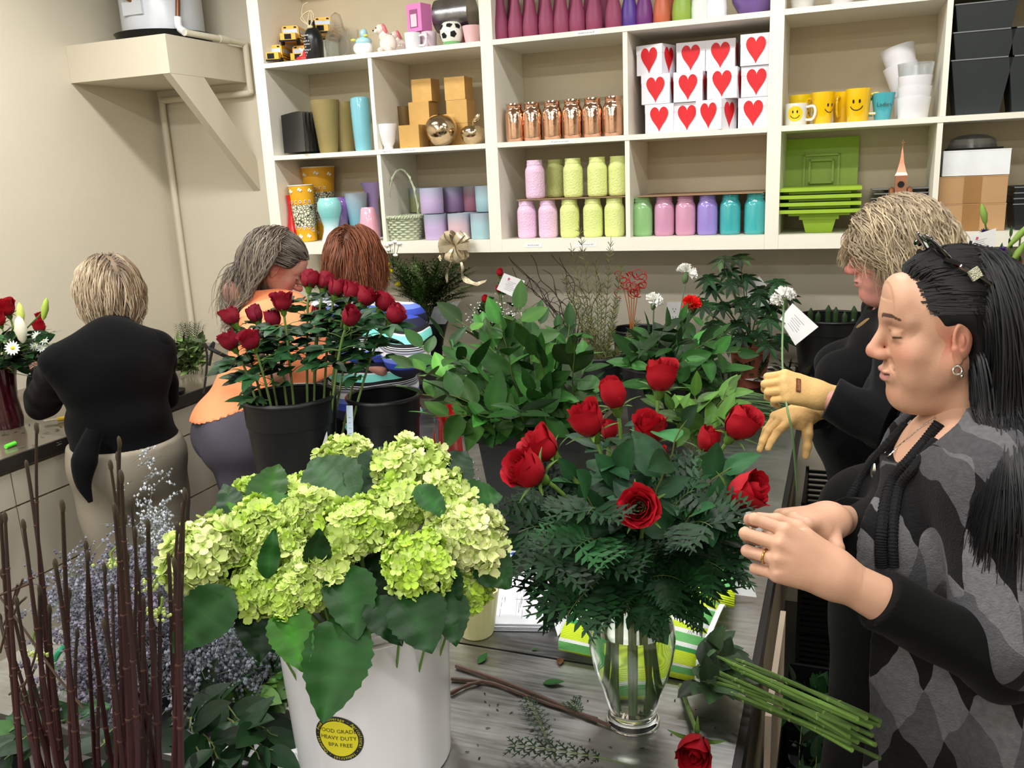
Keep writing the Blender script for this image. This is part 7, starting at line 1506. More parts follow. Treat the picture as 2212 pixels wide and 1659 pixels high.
# wispy grevillea like stems
WZ = np.array([-.93, 3.42, TZ]); fbucket('black bucket behind the salal holding wispy olive stems', -.93, 3.40, TZ, .07, .09, .2)
for i, (u, v) in enumerate([(1250, 478), (1232, 525), (1285, 545), (1320, 510), (1345, 560), (1215, 590), (1300, 600), (1335, 640), (1240, 620), (1270, 660), (1200, 680), (1325, 700), (1360, 720), (1265, 710), (1300, 740), (1230, 760), (1380, 690)]):
    a_ = onY(u, v, 3.42+.05*math.sin(i)); g = np.random.default_rng(700+i); t = thing('olive_wispy_branch', 'wispy olive needle leaved stem rising in the middle', 'stem', WZ, 0, 'wispy olive stems'); P = bez((g.uniform(-.03, .03), g.uniform(-.03, .03), .02), (0, 0, .15), (a_-WZ)*.7, a_-WZ, 30); m = Arr(); m.tube(P, np.linspace(.0026, .0009, 30), 4, col=lc((.36, .32, .18))); m.build('stem', stemm, t, True, vcol=True); m = Arr()
    for k in range(90):
        f = .25+.75*k/90; x = f*28; j = min(28, int(x)); p = P[j]; T = N(P[min(29, j+1)]-P[j]+1e-6); S_ = N(np.cross(T, (0, 1, 0)))*(1 if k % 2 else -1); d = N(T+S_*.9+g.normal(0, .25, 3)); addleaf(m, p+T*g.uniform(0, .01), d, (0, -1, .3), .022+.02*(1-f), .0032, jit(g, (.36, .40, .22), .25), n=3, curl=.1, fold=0)
    m.build('needles', leafm, t, True, vcol=True)
t = thing('spider_flower', 'stringy red spidery flower cluster behind the wispy stems', 'flower', onY(1365, 690, 3.75)); o_ = onY(1365, 690, 3.75); t.location = tuple(o_); g = np.random.default_rng(31); m = Arr()
for k in range(26):
    c = onY(1345+g.uniform(-12, 45), 600+g.uniform(-10, 35), 3.75)-o_; r = g.uniform(.012, .024); a0_ = g.uniform(0, 6); A = np.linspace(a0_, a0_+g.uniform(3, 5), 12); m.tube(np.stack([c[0]+r*np.cos(A), c[1]+.01*np.sin(A*2), c[2]+r*np.sin(A)], 1), .0022, 4, col=lc((.62, .13, .12)))
for k in range(5): m.tube(bez((0, 0, .92-o_[2]), (0, 0, 0), (.01*k-.02, 0, .07), onY(1345+k*9, 615, 3.75)-o_, 8), .002, 4, col=lc((.6, .35, .15)))
m.build('tendrils', softm, t, True, vcol=True)
# outlet
t = thing('wall_outlet', 'white double electrical outlet on the back wall', 'outlet', (onY(1457, 678, YB)[0], YB-.0005, onY(1457, 678, YB)[2])); MB().box((-.036, -.005, -.058), (.036, 0, .058)).build('cover_plate', labm, t, False); q = MB()
for z_ in (-.02, .02):
    for x_ in (-.007, .007): q.box((x_-.0012, -.0056, z_), (x_+.0012, -.005, z_+.009))
    q.box((-.0025, -.0056, z_-.010), (.0025, -.005, z_-.005))
q.build('slots', mat('dark_gap'), t, False)
# schefflera
SPt = np.array([-.36, 3.80, BZ]); t = thing('potted_schefflera', 'dark green umbrella plant in a small terracotta pot', 'plant', SPt); MB().lathe(shell([(.06, .0006), (.085, .15), (.092, .155), (.092, .18)], .005), 32).build('terracotta_pot', mat('terracotta', (.55, .30, .22), .8, var=.15), t)
m = Arr(); s_ = Arr(); g = np.random.default_rng(17)
for k, (u, v) in enumerate([(1560, 560), (1598, 555), (1540, 620), (1580, 610), (1520, 660), (1560, 660), (1600, 650), (1640, 640), (1660, 690), (1540, 700), (1590, 700), (1640, 720), (1680, 610), (1700, 640), (1645, 625), (1500, 650), (1570, 740), (1660, 745), (1530, 600), (1610, 600), (1690, 730), (1620, 670), (1550, 730), (1575, 585), (1665, 665), (1600, 730)]):
    c = onY(u, v, 3.74+.08*math.sin(k*1.4)-(.08 if v > 640 else 0))-SPt; s_.tube(bez((0, 0, .17), (0, 0, .22), c*.7+[0, 0, .03], c, 8), .0022, 5, col=lc((.25, .35, .18))); tilt = N(np.array([c[0]*.6, -.5, .8])); B = basis(tilt)
    for j in range(8): a = j/8*2*PI+k; d = B@np.array([math.cos(a), math.sin(a), -.25]); addleaf(m, c, d, tilt, .075*g.uniform(.8, 1.1), .026, jit(g, (.10, .24, .11) if k > 1 else (.25, .33, .20), .3), curl=.3)
s_.build('stems', stemm, t, True, vcol=True); m.build('leaflets', leafm, t, True, vcol=True)
card3('order_sheet', 'shaded printed sheet stuck behind the umbrella plant', [onY(1640, 597, 3.92), onY(1685, 650, 3.90), onY(1650, 700, 3.88), onY(1602, 625, 3.90)], 'paper', False, 5)
card3('order_sheet', 'white printed order sheet slanting toward the black bin', [onY(1712, 655, 3.62), onY(1768, 706, 3.60), onY(1718, 746, 3.60), onY(1684, 690, 3.62)], 'paper', False, 6); card3('order_sheet', 'white sheet lying on the counter beyond the upper glove', [onZ(1590, 792, TZ+.045), onZ(1722, 793, TZ+.05), onZ(1700, 833, TZ+.06), onZ(1610, 820, TZ+.045)], 'paper', False, 3)
card3('order_sheet', 'clear plastic sheet corner beside the flared black vase', [onY(938, 663, 3.55), onY(996, 648, 3.55), onY(962, 700, 3.56), onY(925, 700, 3.56)], 'paper', False, 0, m=mat('clear_plastic'), pick=(-1.90, 3.80, BZ+.28))
card3('order_sheet', 'white folded paper behind the salal leaves', [onY(1195, 738, 3.3), onY(1250, 745, 3.3), onY(1262, 790, 3.28), onY(1215, 765, 3.28)], 'paper', False, 2)
# black bins
for lab, u, v, Y, r_, h_ in (('big black bin with cactus like stems behind the black shirt', 1800, 700, 3.86, .16, .30), ('black bucket on the back counter left of the outlet', 1375, 705, 3.83, .11, .235), ('second black bucket on the back counter in the middle', 1415, 715, 3.72, .09, .20)):
    P = onY(u, v, Y); fbucket(lab, P[0], Y, BZ, r_*.8, r_, h_)
CB = np.array([onY(1800, 700, 3.86)[0], 3.86, BZ])
for i, u in enumerate((1752, 1768, 1790, 1806, 1825, 1845)):
    e = onY(u, 665+8*math.sin(i*2), 3.85)-CB; q = Arr(); q.tube(spl([(e[0]*.7, e[1]*.5, .05), e*[1, 1, .8], e], 5), [.012]*9+[.008, .002], 8, col=lc((.16, .24, .13))); tag(q.build('succulent', leafm, None, True, loc=tuple(CB), vcol=True), 'thick dark green upright stem in the big black bin', 'stem', 'upright stems in the black bin')
# debris of greens on counter + stems bundle to the left of the gloves
g = np.random.default_rng(41)
for i in range(34):
    a_ = onZ(1520+g.uniform(0, 60), 850+i*2.6, TZ+.02+.03*g.uniform()); b_ = onZ(1690+g.uniform(-25, 20), 862+i*2.0, TZ+.02+.03*g.uniform()); q = Arr(); q.tube(bez(a_, a_*.7+b_*.3+[0, 0, .02], a_*.3+b_*.7+[0, 0, .02], b_, 8), .0026, 5, col=lc(jit(g, (.28, .42, .20), .3))); tag(q.build('cut_stalk', stemm, None, True, vcol=True), 'long green cut stem in the flat bundle left of the gloves', 'stem', 'flat bundle of cut stems')
for i in range(20): u = 1500+g.uniform(0, 160); v = 800+g.uniform(0, 100); a_ = onZ(u, v, TZ+.05); fern('asparagus_fern', 'fluffy dark fern lying beside the cut stems', a_, a_+np.array([g.uniform(-.18, .10), g.uniform(-.10, .06), g.uniform(.03, .10)]), 720+i, 9, .055, jit(g, (.13, .26, .13), .3), 'fluffy ferns beside the cut stems', 3, .05)
for i in range(12): u = 1640+g.uniform(0, 150); a_ = onZ(u, 812+g.uniform(-10, 30), TZ+.02); branch('leafy_sprig', 'dull leafy sprig lying on the back counter by the bin', a_, a_+np.array([g.uniform(-.25, .25), g.uniform(-.1, .1), .05]), 760+i, 7, .06, .022, jit(g, (.26, .28, .18), .2), 'dull sprigs on the back counter')
# bouquet at the far right
QB = np.array([.56, 3.40, BZ]); t = thing('bouquet_vase', 'purple vase under the mixed bouquet at the right edge', 'vase', QB); MB().lathe(shell([(.06, .0006), (.075, .1), (.06, .22)], .004), 30).build('vase_body', gl('purple_vase', (.35, .18, .45)), t); qn = QB+[0, 0, .21]
def simpleflower(name, lab, u, v, Y, build, foot, cat='flower', grp=None):
    c = onY(u, v, Y); t = thing(name, lab, cat, foot, 0, grp); e = c-np.array(foot); m = Arr(); build(m, e); m.build('flower_head', softm, t, True, vcol=True); m = Arr(); m.tube(bez((0, 0, 0), e*.4+[0, 0, .05], e*.8, e, 8), .003, 5, col=lc((.35, .48, .22))); m.build('stem', stemm, t, True, vcol=True); return t
def daisyb(col, core, R, n=16, tilt=(0, -1, .3)):
    def f(m, e):
        B = basis(tilt)
        for k in range(n): a = k/n*2*PI; d = B@np.array([math.cos(a), math.sin(a), .25]); addleaf(m, e+d*R*.22, d, B[:, 2], R*.85, R*.36, jit(g, col, .06), n=5, curl=-.05, fold=.1, rib=0)
        m.ell(e, (R*.3,)*3, seg=12, rings=8, col=lc(core))
    return f
def budb(col, L, W_, d):
    def f(m, e): m.lathe([(.001, -L*.5), (W_*.6, -L*.35), (W_, 0), (W_*.6, L*.35), (.001, L*.5)], 9, c=e, R=basis(d)); m.cols[-1] = np.tile(lc(col), (len(m.v[-1]), 1))
    return f
def fluffb(col, R, n=60):
    def f(m, e):
        for k in range(n): z = 1-1.5*(k+.5)/n; a = k*2.4; rr = math.sqrt(1-z*z); d = np.array([rr*math.cos(a), rr*math.sin(a), z]); addleaf(m, e+d*R*.4, d+g.normal(0, .2, 3), (0, 0, 1), R*.62, R*.35, jit(g, col, .12), n=4, rib=0)
    return f
simpleflower('sunflower', 'golden yellow sunflower at the right edge', 2168, 637, 3.30, daisyb((.95, .72, .10), (.45, .28, .05), .048, 16, (-.4, -1, .2)), qn); c = onY(2180, 580, 3.34); rose('bright magenta pink rose in the right edge bouquet', c-[0, 0, .03], (0, -.3, 1), qn, 0, 1.25, None, 2, 81)
for i, (u, v, c_, R_, lab) in enumerate([(2150, 577, (.50, .12, .38), .030, 'dark magenta ruffled flower left of the pink rose'), (2195, 680, (.80, .62, .60), .05, 'pale dusty pink cluster below the sunflower'), (2200, 735, (.86, .52, .55), .045, 'salmon pink flower near the dark hair'), (2208, 590, (.75, .30, .50), .03, 'small magenta flower touching the picture edge'), (2200, 650, (.90, .90, .86), .028, 'white blossom at the right edge'), (2128, 505, (.25, .20, .48), .022, 'dark blue flower behind the white card'), (2165, 545, (.35, .22, .55), .022, 'violet flower above the magenta ones'), (2205, 790, (.35, .15, .40), .03, 'deep purple flower low at the right edge')]): simpleflower('bouquet_flower', lab, u, v, 3.33, fluffb(c_, R_), qn)
for i, (u, v, d, L_) in enumerate([(2125, 463, (-.25, 0, 1), .075), (2205, 505, (.7, 0, .9), .12), (2120, 570, (0, 0, 1), .07), (2200, 545, (.5, 0, 1), .09), (2190, 600, (.4, -.2, 1), .09)]): simpleflower('lily_bud', ['long green lily bud in front of the cardboard boxes', 'large green lily bud at the picture edge', 'green lily bud under the gift card', 'slanting green lily bud right of the dark leaves', 'yellowing lily bud beside the pink rose'][i], u, v, 3.32, budb((.50, .62, .28) if i != 4 else (.78, .72, .35), L_, .012, d), qn)
for i, (u, v) in enumerate([(2100, 570), (2110, 590), (2160, 540), (2180, 560), (2140, 600), (2170, 610), (2190, 640), (2130, 560), (2200, 720), (2210, 620), (2185, 500), (2205, 560), (2190, 760), (2205, 700)]): branch('bouquet_greens', 'leafy green sprig in the right edge bouquet', qn, onY(u, v, 3.36), 800+i, 8, .06, .022, jit(g, (.22, .42, .18), .25), 'greens of the right edge bouquet', sag=.12)
card3('gift_card', 'white card with pink logo in the bouquet at the right', [onY(2095, 510, 3.25), onY(2152, 493, 3.25), onY(2146, 545, 3.26), onY(2083, 560, 3.26)], pick=qn)
# ================================================================== left counter
LV = onZ(22, 922, CT); t = thing('ribbed_vase', 'burgundy ribbed glass vase on the left counter', 'vase', (LV[0], LV[1], CT)); MB().lathe(shell([(.050, .0006), (.056, .04), (.046, .12), (.052, .20), (.062, .25)], .003), 60, rad=lambda A, z: 1+.05*np.cos(10*A+z*14)).build('vase_body', gl('burgundy_glass', (.20, .03, .07)), t); lvn = np.array([LV[0], LV[1], CT+.24])
for i, (u, v, d, sc_, lab) in enumerate([(18, 668, 3.85, 1.5, 'large red rose at the top of the left counter arrangement'), (0, 690, 3.82, 1.2, 'red rose cut by the left picture edge'), (88, 705, 3.9, 1.1, 'red rose at the right of the left counter arrangement'), (86, 678, 3.92, .7, 'small dark red bud above the right rose')]): c = dep(u, v, d); rose(lab, c-[0, 0, .03], (.1, -.3, 1), lvn, 0 if i else 1, sc_, None, 3, 90+i)
LY_ = lvn[1]
simpleflower('lily_bud', 'bright lime lily bud leaning right over the left vase', 97, 668, LY_, budb((.70, .82, .35), .10, .014, (.45, 0, 1)), lvn); simpleflower('lily_bud', 'yellow green lily bud beside the big rose', 44, 678, LY_-.05, budb((.80, .84, .45), .09, .016, (.1, 0, 1)), lvn); simpleflower('lily', 'creamy white lily opening at the left counter', 45, 712, LY_-.08, budb((.88, .86, .78), .11, .024, (0, 0, 1)), lvn)
simpleflower('daisy', 'small white daisy with yellow centre facing out', 28, 752, LY_-.12, daisyb((.95, .95, .92), (.85, .78, .2), .028, 14, (.5, -.8, .3)), lvn)
for i, (u, v) in enumerate([(80, 725), (95, 735), (75, 748), (90, 752)]): simpleflower('aster', 'tiny white aster on the right of the left vase', u, v, LY_-.06, daisyb((.82, .86, .84), (.8, .8, .6), .018, 10, (.5, -.8, .3)), lvn, 'flower', 'tiny white asters')
g = np.random.default_rng(51)
for i, (u, v) in enumerate([(10, 720), (30, 740), (60, 730), (85, 720), (100, 740), (15, 770), (40, 790), (85, 770), (105, 760), (0, 760), (60, 770), (25, 800), (95, 790)]): branch('rose_foliage', 'dark leafy stem in the burgundy vase', lvn, onY(u, v, LY_-.05+.06*math.sin(i)), 820+i, 6, .075, .05, jit(g, (.14, .27, .15), .2), 'leafy stems in the burgundy vase', sag=.12, lo=.4)
for i in range(7): fern('misty_sprig', 'misty grey green feathery sprig right of the left vase', lvn, onY(100+g.uniform(-8, 28), 715+i*13, LY_-.04), 840+i, 10, .05, (.48, .54, .48), 'misty sprigs in the left vase', 2, .03)
breath('white filler blossoms low behind the reaching hand', lvn, [onY(95, 800, LY_-.02), onY(110, 780, LY_-.02)], 40, 6, (.75, .78, .76), .03)
for i in range(20):
    u = 372+g.uniform(-5, 65); v = 725+g.uniform(0, 75); a_ = onZ(u, 805, CT+.02)+[0, 0, .0]; branch('pittosporum_sprig', 'pale green leafy sprig in the pile at the corner of the left counter', np.array([a_[0], a_[1], CT+.012]), onY(u+g.uniform(-15, 15), v, a_[1]+g.uniform(-.05, .05)), 860+i, 9, .075, .034, jit(g, (.42, .52, .30), .2), 'sprigs piled on the left counter', sag=.1, lo=.25)
for i in range(6): a_ = onZ(410, 800, CT+.02); fern('misty_sprig', 'wispy needle sprig on top of the green pile', np.array([a_[0], a_[1], CT+.02]), onY(385+i*10, 700+6*math.sin(i*3), a_[1]), 890+i, 14, .045, (.38, .44, .34), 'wispy sprigs on the green pile', 1, .03)
P = onZ(392, 853, CT); t = thing('black_tape_roll', 'flat black oval roll on the edge of the left counter', 'roll', (P[0]-.05, P[1], CT)); MB().lathe([(.055, .0006), (.058, .02)], 30, cap1=True).build('roll_body', blk, t)
P = onZ(125, 912, CT); t = thing('yellow_pliers', 'small yellow handled cutters under the sweater elbow', 'cutters', (P[0], P[1], CT+.012), .8); MB().tube([(0, 0, 0), (.05, .012, 0), (.09, .03, 0)], .009, 8).tube([(0, 0, 0), (.05, -.012, 0), (.09, -.03, 0)], .009, 8).build('handles', gl('handle_yellow', (.90, .74, .12)), t); MB().cbox((-.025, 0, 0), (.05, .018, .006)).build('jaw', silver, t)
P = onZ(23, 967, CT); t = thing('green_marker_cap', 'bright green little cap lying on the left counter', 'cap', (P[0], P[1], CT+.009)); MB().tube([(0, -.02, 0), (0, .022, .002)], .0085, 10).build('cap_body', mat('neon_green', (.40, .92, .25), .5), t)
for i in range(26): P = onZ(g.uniform(0, 140), g.uniform(915, 975), CT); q = Arr(); addleaf(q, (P[0], P[1], CT+.003), (g.normal(), g.normal(), .05), (0, 0, 1), .022, .009, (.35, .38, .30), n=4); tag(q.build('leaf_scrap', leafm, None, True, vcol=True), 'tiny leaf scrap scattered on the left counter', 'leaf', 'scraps on the left counter')
# ================================================================== red twig stems front left
DB = np.array([-.985, .79]); fbucket('black floor bucket of dark red twigs in front of the tables', DB[0], DB[1], 0, .115, .150, .45)
g = np.random.default_rng(61); DT = [(79, 925), (58, 1005), (11, 1117), (51, 1134), (135, 1093), (186, 1179), (258, 955), (239, 1006), (254, 988), (284, 1087), (258, 1164), (320, 1134), (400, 1068), (396, 1100), (243, 1272), (226, 1228), (107, 1317), (86, 1275), (36, 1300), (2, 1120), (167, 1369), (365, 1206), (377, 1218), (262, 1030), (270, 1120), (292, 1150), (300, 1240), (0, 1335), (20, 1400), (345, 1290), (190, 1200), (248, 1100), (384, 1140), (310, 1300), (275, 1200), (330, 1350), (225, 1350), (60, 1430), (5, 1240), (150, 1280), (210, 1440), (392, 1250), (290, 1330), (120, 1220)]
for i, (u, v) in enumerate(DT):
    ub = 60+(u*.80)+g.uniform(-25, 45); ub = min(ub, 392); y_ = .80+g.uniform(-.07, .07); a_ = onY(u, v, y_+.05*math.sin(i)); b_ = onY(ub, 1659, y_); f_ = np.array([DB[0]+np.clip((b_[0]-DB[0])*.5, -.08, .08), DB[1]+(y_-.8)*.8, .02]); L0 = a_-f_; q = Arr(); n = 16
    P = np.concatenate([bez(f_, f_*.6+b_*.4, f_*.2+b_*.8, b_, 6)[:-1], bez(b_, b_*.66+a_*.34+g.normal(0, .004, 3), b_*.33+a_*.67+g.normal(0, .006, 3), a_, n)]); r0_ = g.uniform(.0036, .0052); rr = np.linspace(r0_, r0_*.5, len(P)); col0, col1 = lc((.21, .06, .08)), lc((.17, .12, .09)); q.tube(P, rr, 7, col=None); tt_ = np.repeat(np.linspace(0, 1, len(P))**2, 7)[:, None]; q.cols[-1] = col0*(1-tt_)+col1*tt_
    for k in (8, 11, 14, 17): 
        if k < len(P): q.ell(P[k], (rr[k]*1.35, rr[k]*1.35, rr[k]*1.1), seg=7, rings=5, col=lc((.25, .13, .10)))
    q.ell(P[-1], (.0032, .0032, .009), seg=6, rings=5, col=lc((.22, .18, .13))); tag(q.build('red_twig', stemm, None, True, vcol=True), 'dark red dogwood twig standing in the front left bunch', 'twig', 'dark red twigs at the front left')
for pts in ([(0, 1285), (60, 1262), (60, 1258)], [(0, 1410), (20, 1330), (38, 1262)], [(8, 1350), (30, 1300), (50, 1250)], [(15, 1360), (38, 1310), (57, 1290)], [(45, 1500), (75, 1420), (90, 1330)], [(0, 1290), (45, 1350), (80, 1400), (130, 1470), (180, 1530)], [(20, 1500), (60, 1470), (75, 1445)]):
    q = Arr(); q.tube(spl([onY(u, v, .78) for u, v in pts], 6), .0018, 5, col=lc((.28, .20, .16))); tag(q.build('thin_twig', stemm, None, True, vcol=True), 'thin bare side twig among the red twigs', 'twig', 'thin bare twigs at the left edge')
for i, (u, v, pts, lab) in enumerate([(82, 1415, [(78, 1355), (72, 1380)], 'small pale green bloom caught on the twigs at the left'), (247, 1218, [(252, 1180), (240, 1195)], 'drooping pale green bloom among the upper twigs'), (328, 1270, [(340, 1245), (335, 1260)], 'pale green bloom hanging beside the right twigs'), (345, 1325, [(350, 1290), (350, 1300)], 'pale green bloom under the one beside the right twigs')]):
    c = onY(u, v, .80); t = thing('green_bloom', lab, 'flower', c); m = Arr(); g2 = np.random.default_rng(i)
    for k in range(24): m.ell(g2.normal(0, .006, 3)*[1.6, 1, .5], (.0024,)*3, seg=6, rings=4, col=lc((.70, .76, .45)))
    m.build('flower_head', softm, t, True, vcol=True); m = Arr(); m.tube(spl([(0, 0, 0)]+[onY(a, b, .80)-c for a, b in pts[::-1]], 4), .0018, 5, col=lc((.5, .6, .3))); m.build('stem', stemm, t, True, vcol=True)
# ================================================================== statice on the left table
g = np.random.default_rng(71)
def statice(lab, pts, n, seed, col, r=.0036, spread=.045, zc=.06):
    g = np.random.default_rng(seed); o_ = onZ(pts[0][0], pts[0][1], TZ+.02); t = thing('statice_bunch', lab, 'flowers', o_); m = Arr(); s_ = Arr(); oct_ = np.array([(1, 0, 0), (0, 1, 0), (-1, 0, 0), (0, -1, 0), (0, 0, 1.3), (0, 0, -1.3)], float); OF = [(0, 1, 4), (1, 2, 4), (2, 3, 4), (3, 0, 4), (1, 0, 5), (2, 1, 5), (3, 2, 5), (0, 3, 5)]
    V = []; Fs = []; Cc = []; nn = 0
    for k in range(n):
        u, v = pts[g.integers(len(pts))]; c = onZ(u, v, TZ+.02)+np.array([g.normal(0, spread), g.normal(0, spread), abs(g.normal(.0, zc))+.012])-o_; d = N(g.normal(0, 1, 3)+[0, 0, .8]); s_.tube([c-d*.035, c, c+d*.02], .0007, 3, col=lc((.33, .38, .33)))
        for j in range(7):
            p = c+d*(j-2)*.006+g.normal(0, .003, 3); V.append(oct_*r*g.uniform(.7, 1.3)+p); Fs += [tuple(x+nn for x in f) for f in OF]; nn += 6; Cc.append(np.tile(lc(jit(g, col, .22)), (6, 1)))
    mm = Arr(); mm.v = [np.concatenate(V)]; mm.f = Fs; mm.m = [0]*len(Fs); mm.cols = [np.concatenate(Cc)]; mm.n = nn; o = mm.build('tiny_florets', softm, t, False, vcol=True); o['kind'] = 'stuff'; s_.build('fine_stems', stemm, t, True, vcol=True)['kind'] = 'stuff'; return t
statice('greyish purple statice bunch at the back left of the table', [(215, 1330), (260, 1300), (300, 1290), (240, 1380), (290, 1350), (330, 1320), (200, 1380)], 760, 1, (.47, .47, .53)); statice('greyish purple statice bunch in the middle behind the twigs', [(250, 1440), (300, 1430), (340, 1400), (300, 1500), (350, 1470), (240, 1500)], 760, 2, (.43, .41, .48)); statice('silvery grey statice bunch beside the white bucket', [(430, 1420), (480, 1440), (520, 1420), (460, 1380), (550, 1480), (490, 1500), (540, 1440), (420, 1480)], 620, 3, (.50, .52, .56), zc=.045)
statice('thin silver statice sprig standing up near the pants', [(330, 1190), (345, 1215), (360, 1180), (350, 1240)], 90, 4, (.66, .68, .70), spread=.02, zc=.10)
for i, (a, b, c_) in enumerate([((470, 1560), (600, 1590), G_D), ((480, 1540), (560, 1640), G_D), ((430, 1580), (480, 1650), G_D), ((400, 1540), (430, 1640), (.08, .16, .09)), ((540, 1480), (600, 1500), G_L), ((500, 1510), (570, 1500), G_L), ((420, 1500), (520, 1560), (.16, .27, .17)), ((570, 1450), (612, 1470), G_M), ((60, 1540), (20, 1600), (.22, .36, .18)), ((90, 1580), (10, 1640), (.12, .22, .13)), ((100, 1460), (110, 1540), (.20, .36, .17)), ((140, 1560), (60, 1620), (.12, .24, .13)), ((350, 1590), (300, 1650), (.08, .17, .09)), ((520, 1470), (600, 1450), G_M), ((230, 1590), (200, 1650), (.08, .17, .09)), ((500, 1600), (590, 1620), (.14, .28, .16))]):
    A_, B_ = onZ(a[0], a[1], TZ+.03), onZ(b[0], b[1], TZ+.045); A_[1] = max(A_[1], 1.0)
    t = branch('salal_branch', 'dark leathery leaved stem in the heap at the near left of the table', A_, B_, 900+i, 5, .088, .056, c_, 'leafy stems heaped at the near left', sag=.12, lo=.1, updir=(0, -.3, 1))
q = Arr(); q.tube(spl([onZ(118, 1425, TZ+.03), onZ(128, 1408, TZ+.05), onZ(148, 1390, TZ+.05)], 5), .006, 8, col=lc((.08, .50, .35))); tag(q.build('green_tie', stemm, None, True, vcol=True), 'small teal green plastic tie by the statice', 'tie')
# ================================================================== things lying on the nearest table
P0 = onZ(1018, 1382, TZ); t = thing('cream_pot', 'pale yellow fluted pot with dark red petals inside', 'pot', (P0[0], P0[1]+.03, TZ)); MB().lathe(shell([(.034, .0006), (.038, .008), (.044, .05), (.052, .105)], .003), 64, rad=lambda A, z: 1+.025*np.cos(16*A)*min(1, z*18)).build('pot_wall', mat('cream_plastic', (.90, .89, .64), .35, var=.02), t)
m = Arr(); g = np.random.default_rng(6)
for k in range(16): addleaf(m, g.normal(0, .014, 3)*[1, 1, .3]+[0, 0, .088], g.normal(0, 1, 3)*[1, 1, .5], (0, 0, 1), .032, .028, jit(g, (.50, .04, .08), .2), n=5, rib=0)
m.build('red_petals', softm, t, True, vcol=True)
# paper stack
pc = [onZ(1062, 1362, TZ), onZ(1184, 1364, TZ), onZ(1190, 1210, TZ), onZ(1085, 1200, TZ)]; t = thing('paper_stack', 'stack of printed white order forms under the bouquet', 'papers', (pc[0]+pc[2])/2); o_ = (pc[0]+pc[2])/2; g = np.random.default_rng(2)
q = MB()
for k in range(9):
    off = np.array([g.uniform(-.004, .004), g.uniform(-.004, .004), 0]); V = [p-o_+off+[0, 0, .0004+k*.0018] for p in pc]+[p-o_+off+[0, 0, .0014+k*.0018] for p in pc]; q.add(V, [(3, 2, 1, 0), (4, 5, 6, 7), (0, 1, 5, 4), (1, 2, 6, 5), (2, 3, 7, 6), (3, 0, 4, 7)])
q.build('sheets', mat('paper_white', (.90, .91, .95), .6, var=.01), t, False); zt = .0014+8*.0018+.0004; PP = lambda x, y: pc[0]*(1-x)*(1-y)+pc[1]*x*(1-y)+pc[2]*x*y+pc[3]*(1-x)*y-o_+off+[0, 0, zt]
q = MB()
for k in range(46): x = [.10, .13, .16, .42, .46, .50, .60, .72, .78, .84][k % 10]+g.uniform(-.01, .01); y = g.uniform(.05, .85); h = g.uniform(.03, .12); q.add([PP(x, y), PP(x+.007, y), PP(x+.007, y+h), PP(x, y+h)], [(0, 1, 2, 3)])
for y in (.3, .55, .78): q.add([PP(.35, y), PP(.97, y), PP(.97, y+.004), PP(.35, y+.004)], [(0, 1, 2, 3)])
for x in (.38, .66): q.add([PP(x, .1), PP(x+.003, .1), PP(x+.003, .95), PP(x, .95)], [(0, 1, 2, 3)])
q.build('print', mat('print_dark', (.45, .45, .52), .6), t, False); q = MB(); c_ = PP(.22, .95); q.lathe([(.0005, 0), (.008, .0002)], 16, c=c_); q.build('blue_dot', mat('dot_blue', (.15, .35, .80), .5), t, False)
for i, (u, v, lab) in enumerate([(1088, 1172, 'white lidded jar of wire half hidden behind the pale hydrangea'), ]): P = onZ(u, v, TZ); t = thing('lidded_jar', lab, 'jar', (P[0], P[1]+.03, TZ)); MB().lathe([(.03, .0006), (.03, .03)], 24, cap1=True).build('jar_body', blk, t); MB().lathe([(.026, .0305), (.026, .034)], 24, cap1=True).build('paper_label', labm, t)
# corrugated striped sleeve
def stripes():
    m = mat('green_striped_card', (.9, .9, .9), .55, var=0, bump=0); NN, L, b = nodes_of(m); tc = NN.new('ShaderNodeUVMap'); sp = NN.new('ShaderNodeSeparateXYZ'); L.new(tc.outputs['UV'], sp.inputs[0]); cr = NN.new('ShaderNodeValToRGB'); cr.color_ramp.interpolation = 'CONSTANT'; e = cr.color_ramp.elements
    yl, gn, wh_, dg = (.80, .90, .13), (.42, .75, .42), (.93, .95, .93), (.20, .60, .28); sq_ = [(0, yl), (.10, gn), (.20, wh_), (.23, yl), (.36, dg), (.40, wh_), (.43, gn), (.50, wh_), (.53, yl), (.57, wh_), (.60, gn), (.70, wh_), (.73, yl), (.80, gn), (.88, wh_), (.90, yl), (.97, gn)]
    e[0].color = srgb(yl); e[0].position = 0; e[1].color = srgb(gn); e[1].position = .10
    for p_, c_ in sq_[2:]: x = e.new(p_); x.color = srgb(c_)
    L.new(sp.outputs['Y'], cr.inputs['Fac']); L.new(cr.outputs['Color'], b.inputs['Base Color']); w = NN.new('ShaderNodeTexWave'); w.bands_direction = 'Y'; w.inputs['Scale'].default_value = 24; L.new(tc.outputs['UV'], w.inputs['Vector']); bp_ = NN.new('ShaderNodeBump'); bp_.inputs['Strength'].default_value = .5; bp_.inputs['Distance'].default_value = .003; L.new(w.outputs['Fac'], bp_.inputs['Height']); L.new(bp_.outputs['Normal'], b.inputs['Normal']); return m
stm2 = stripes()
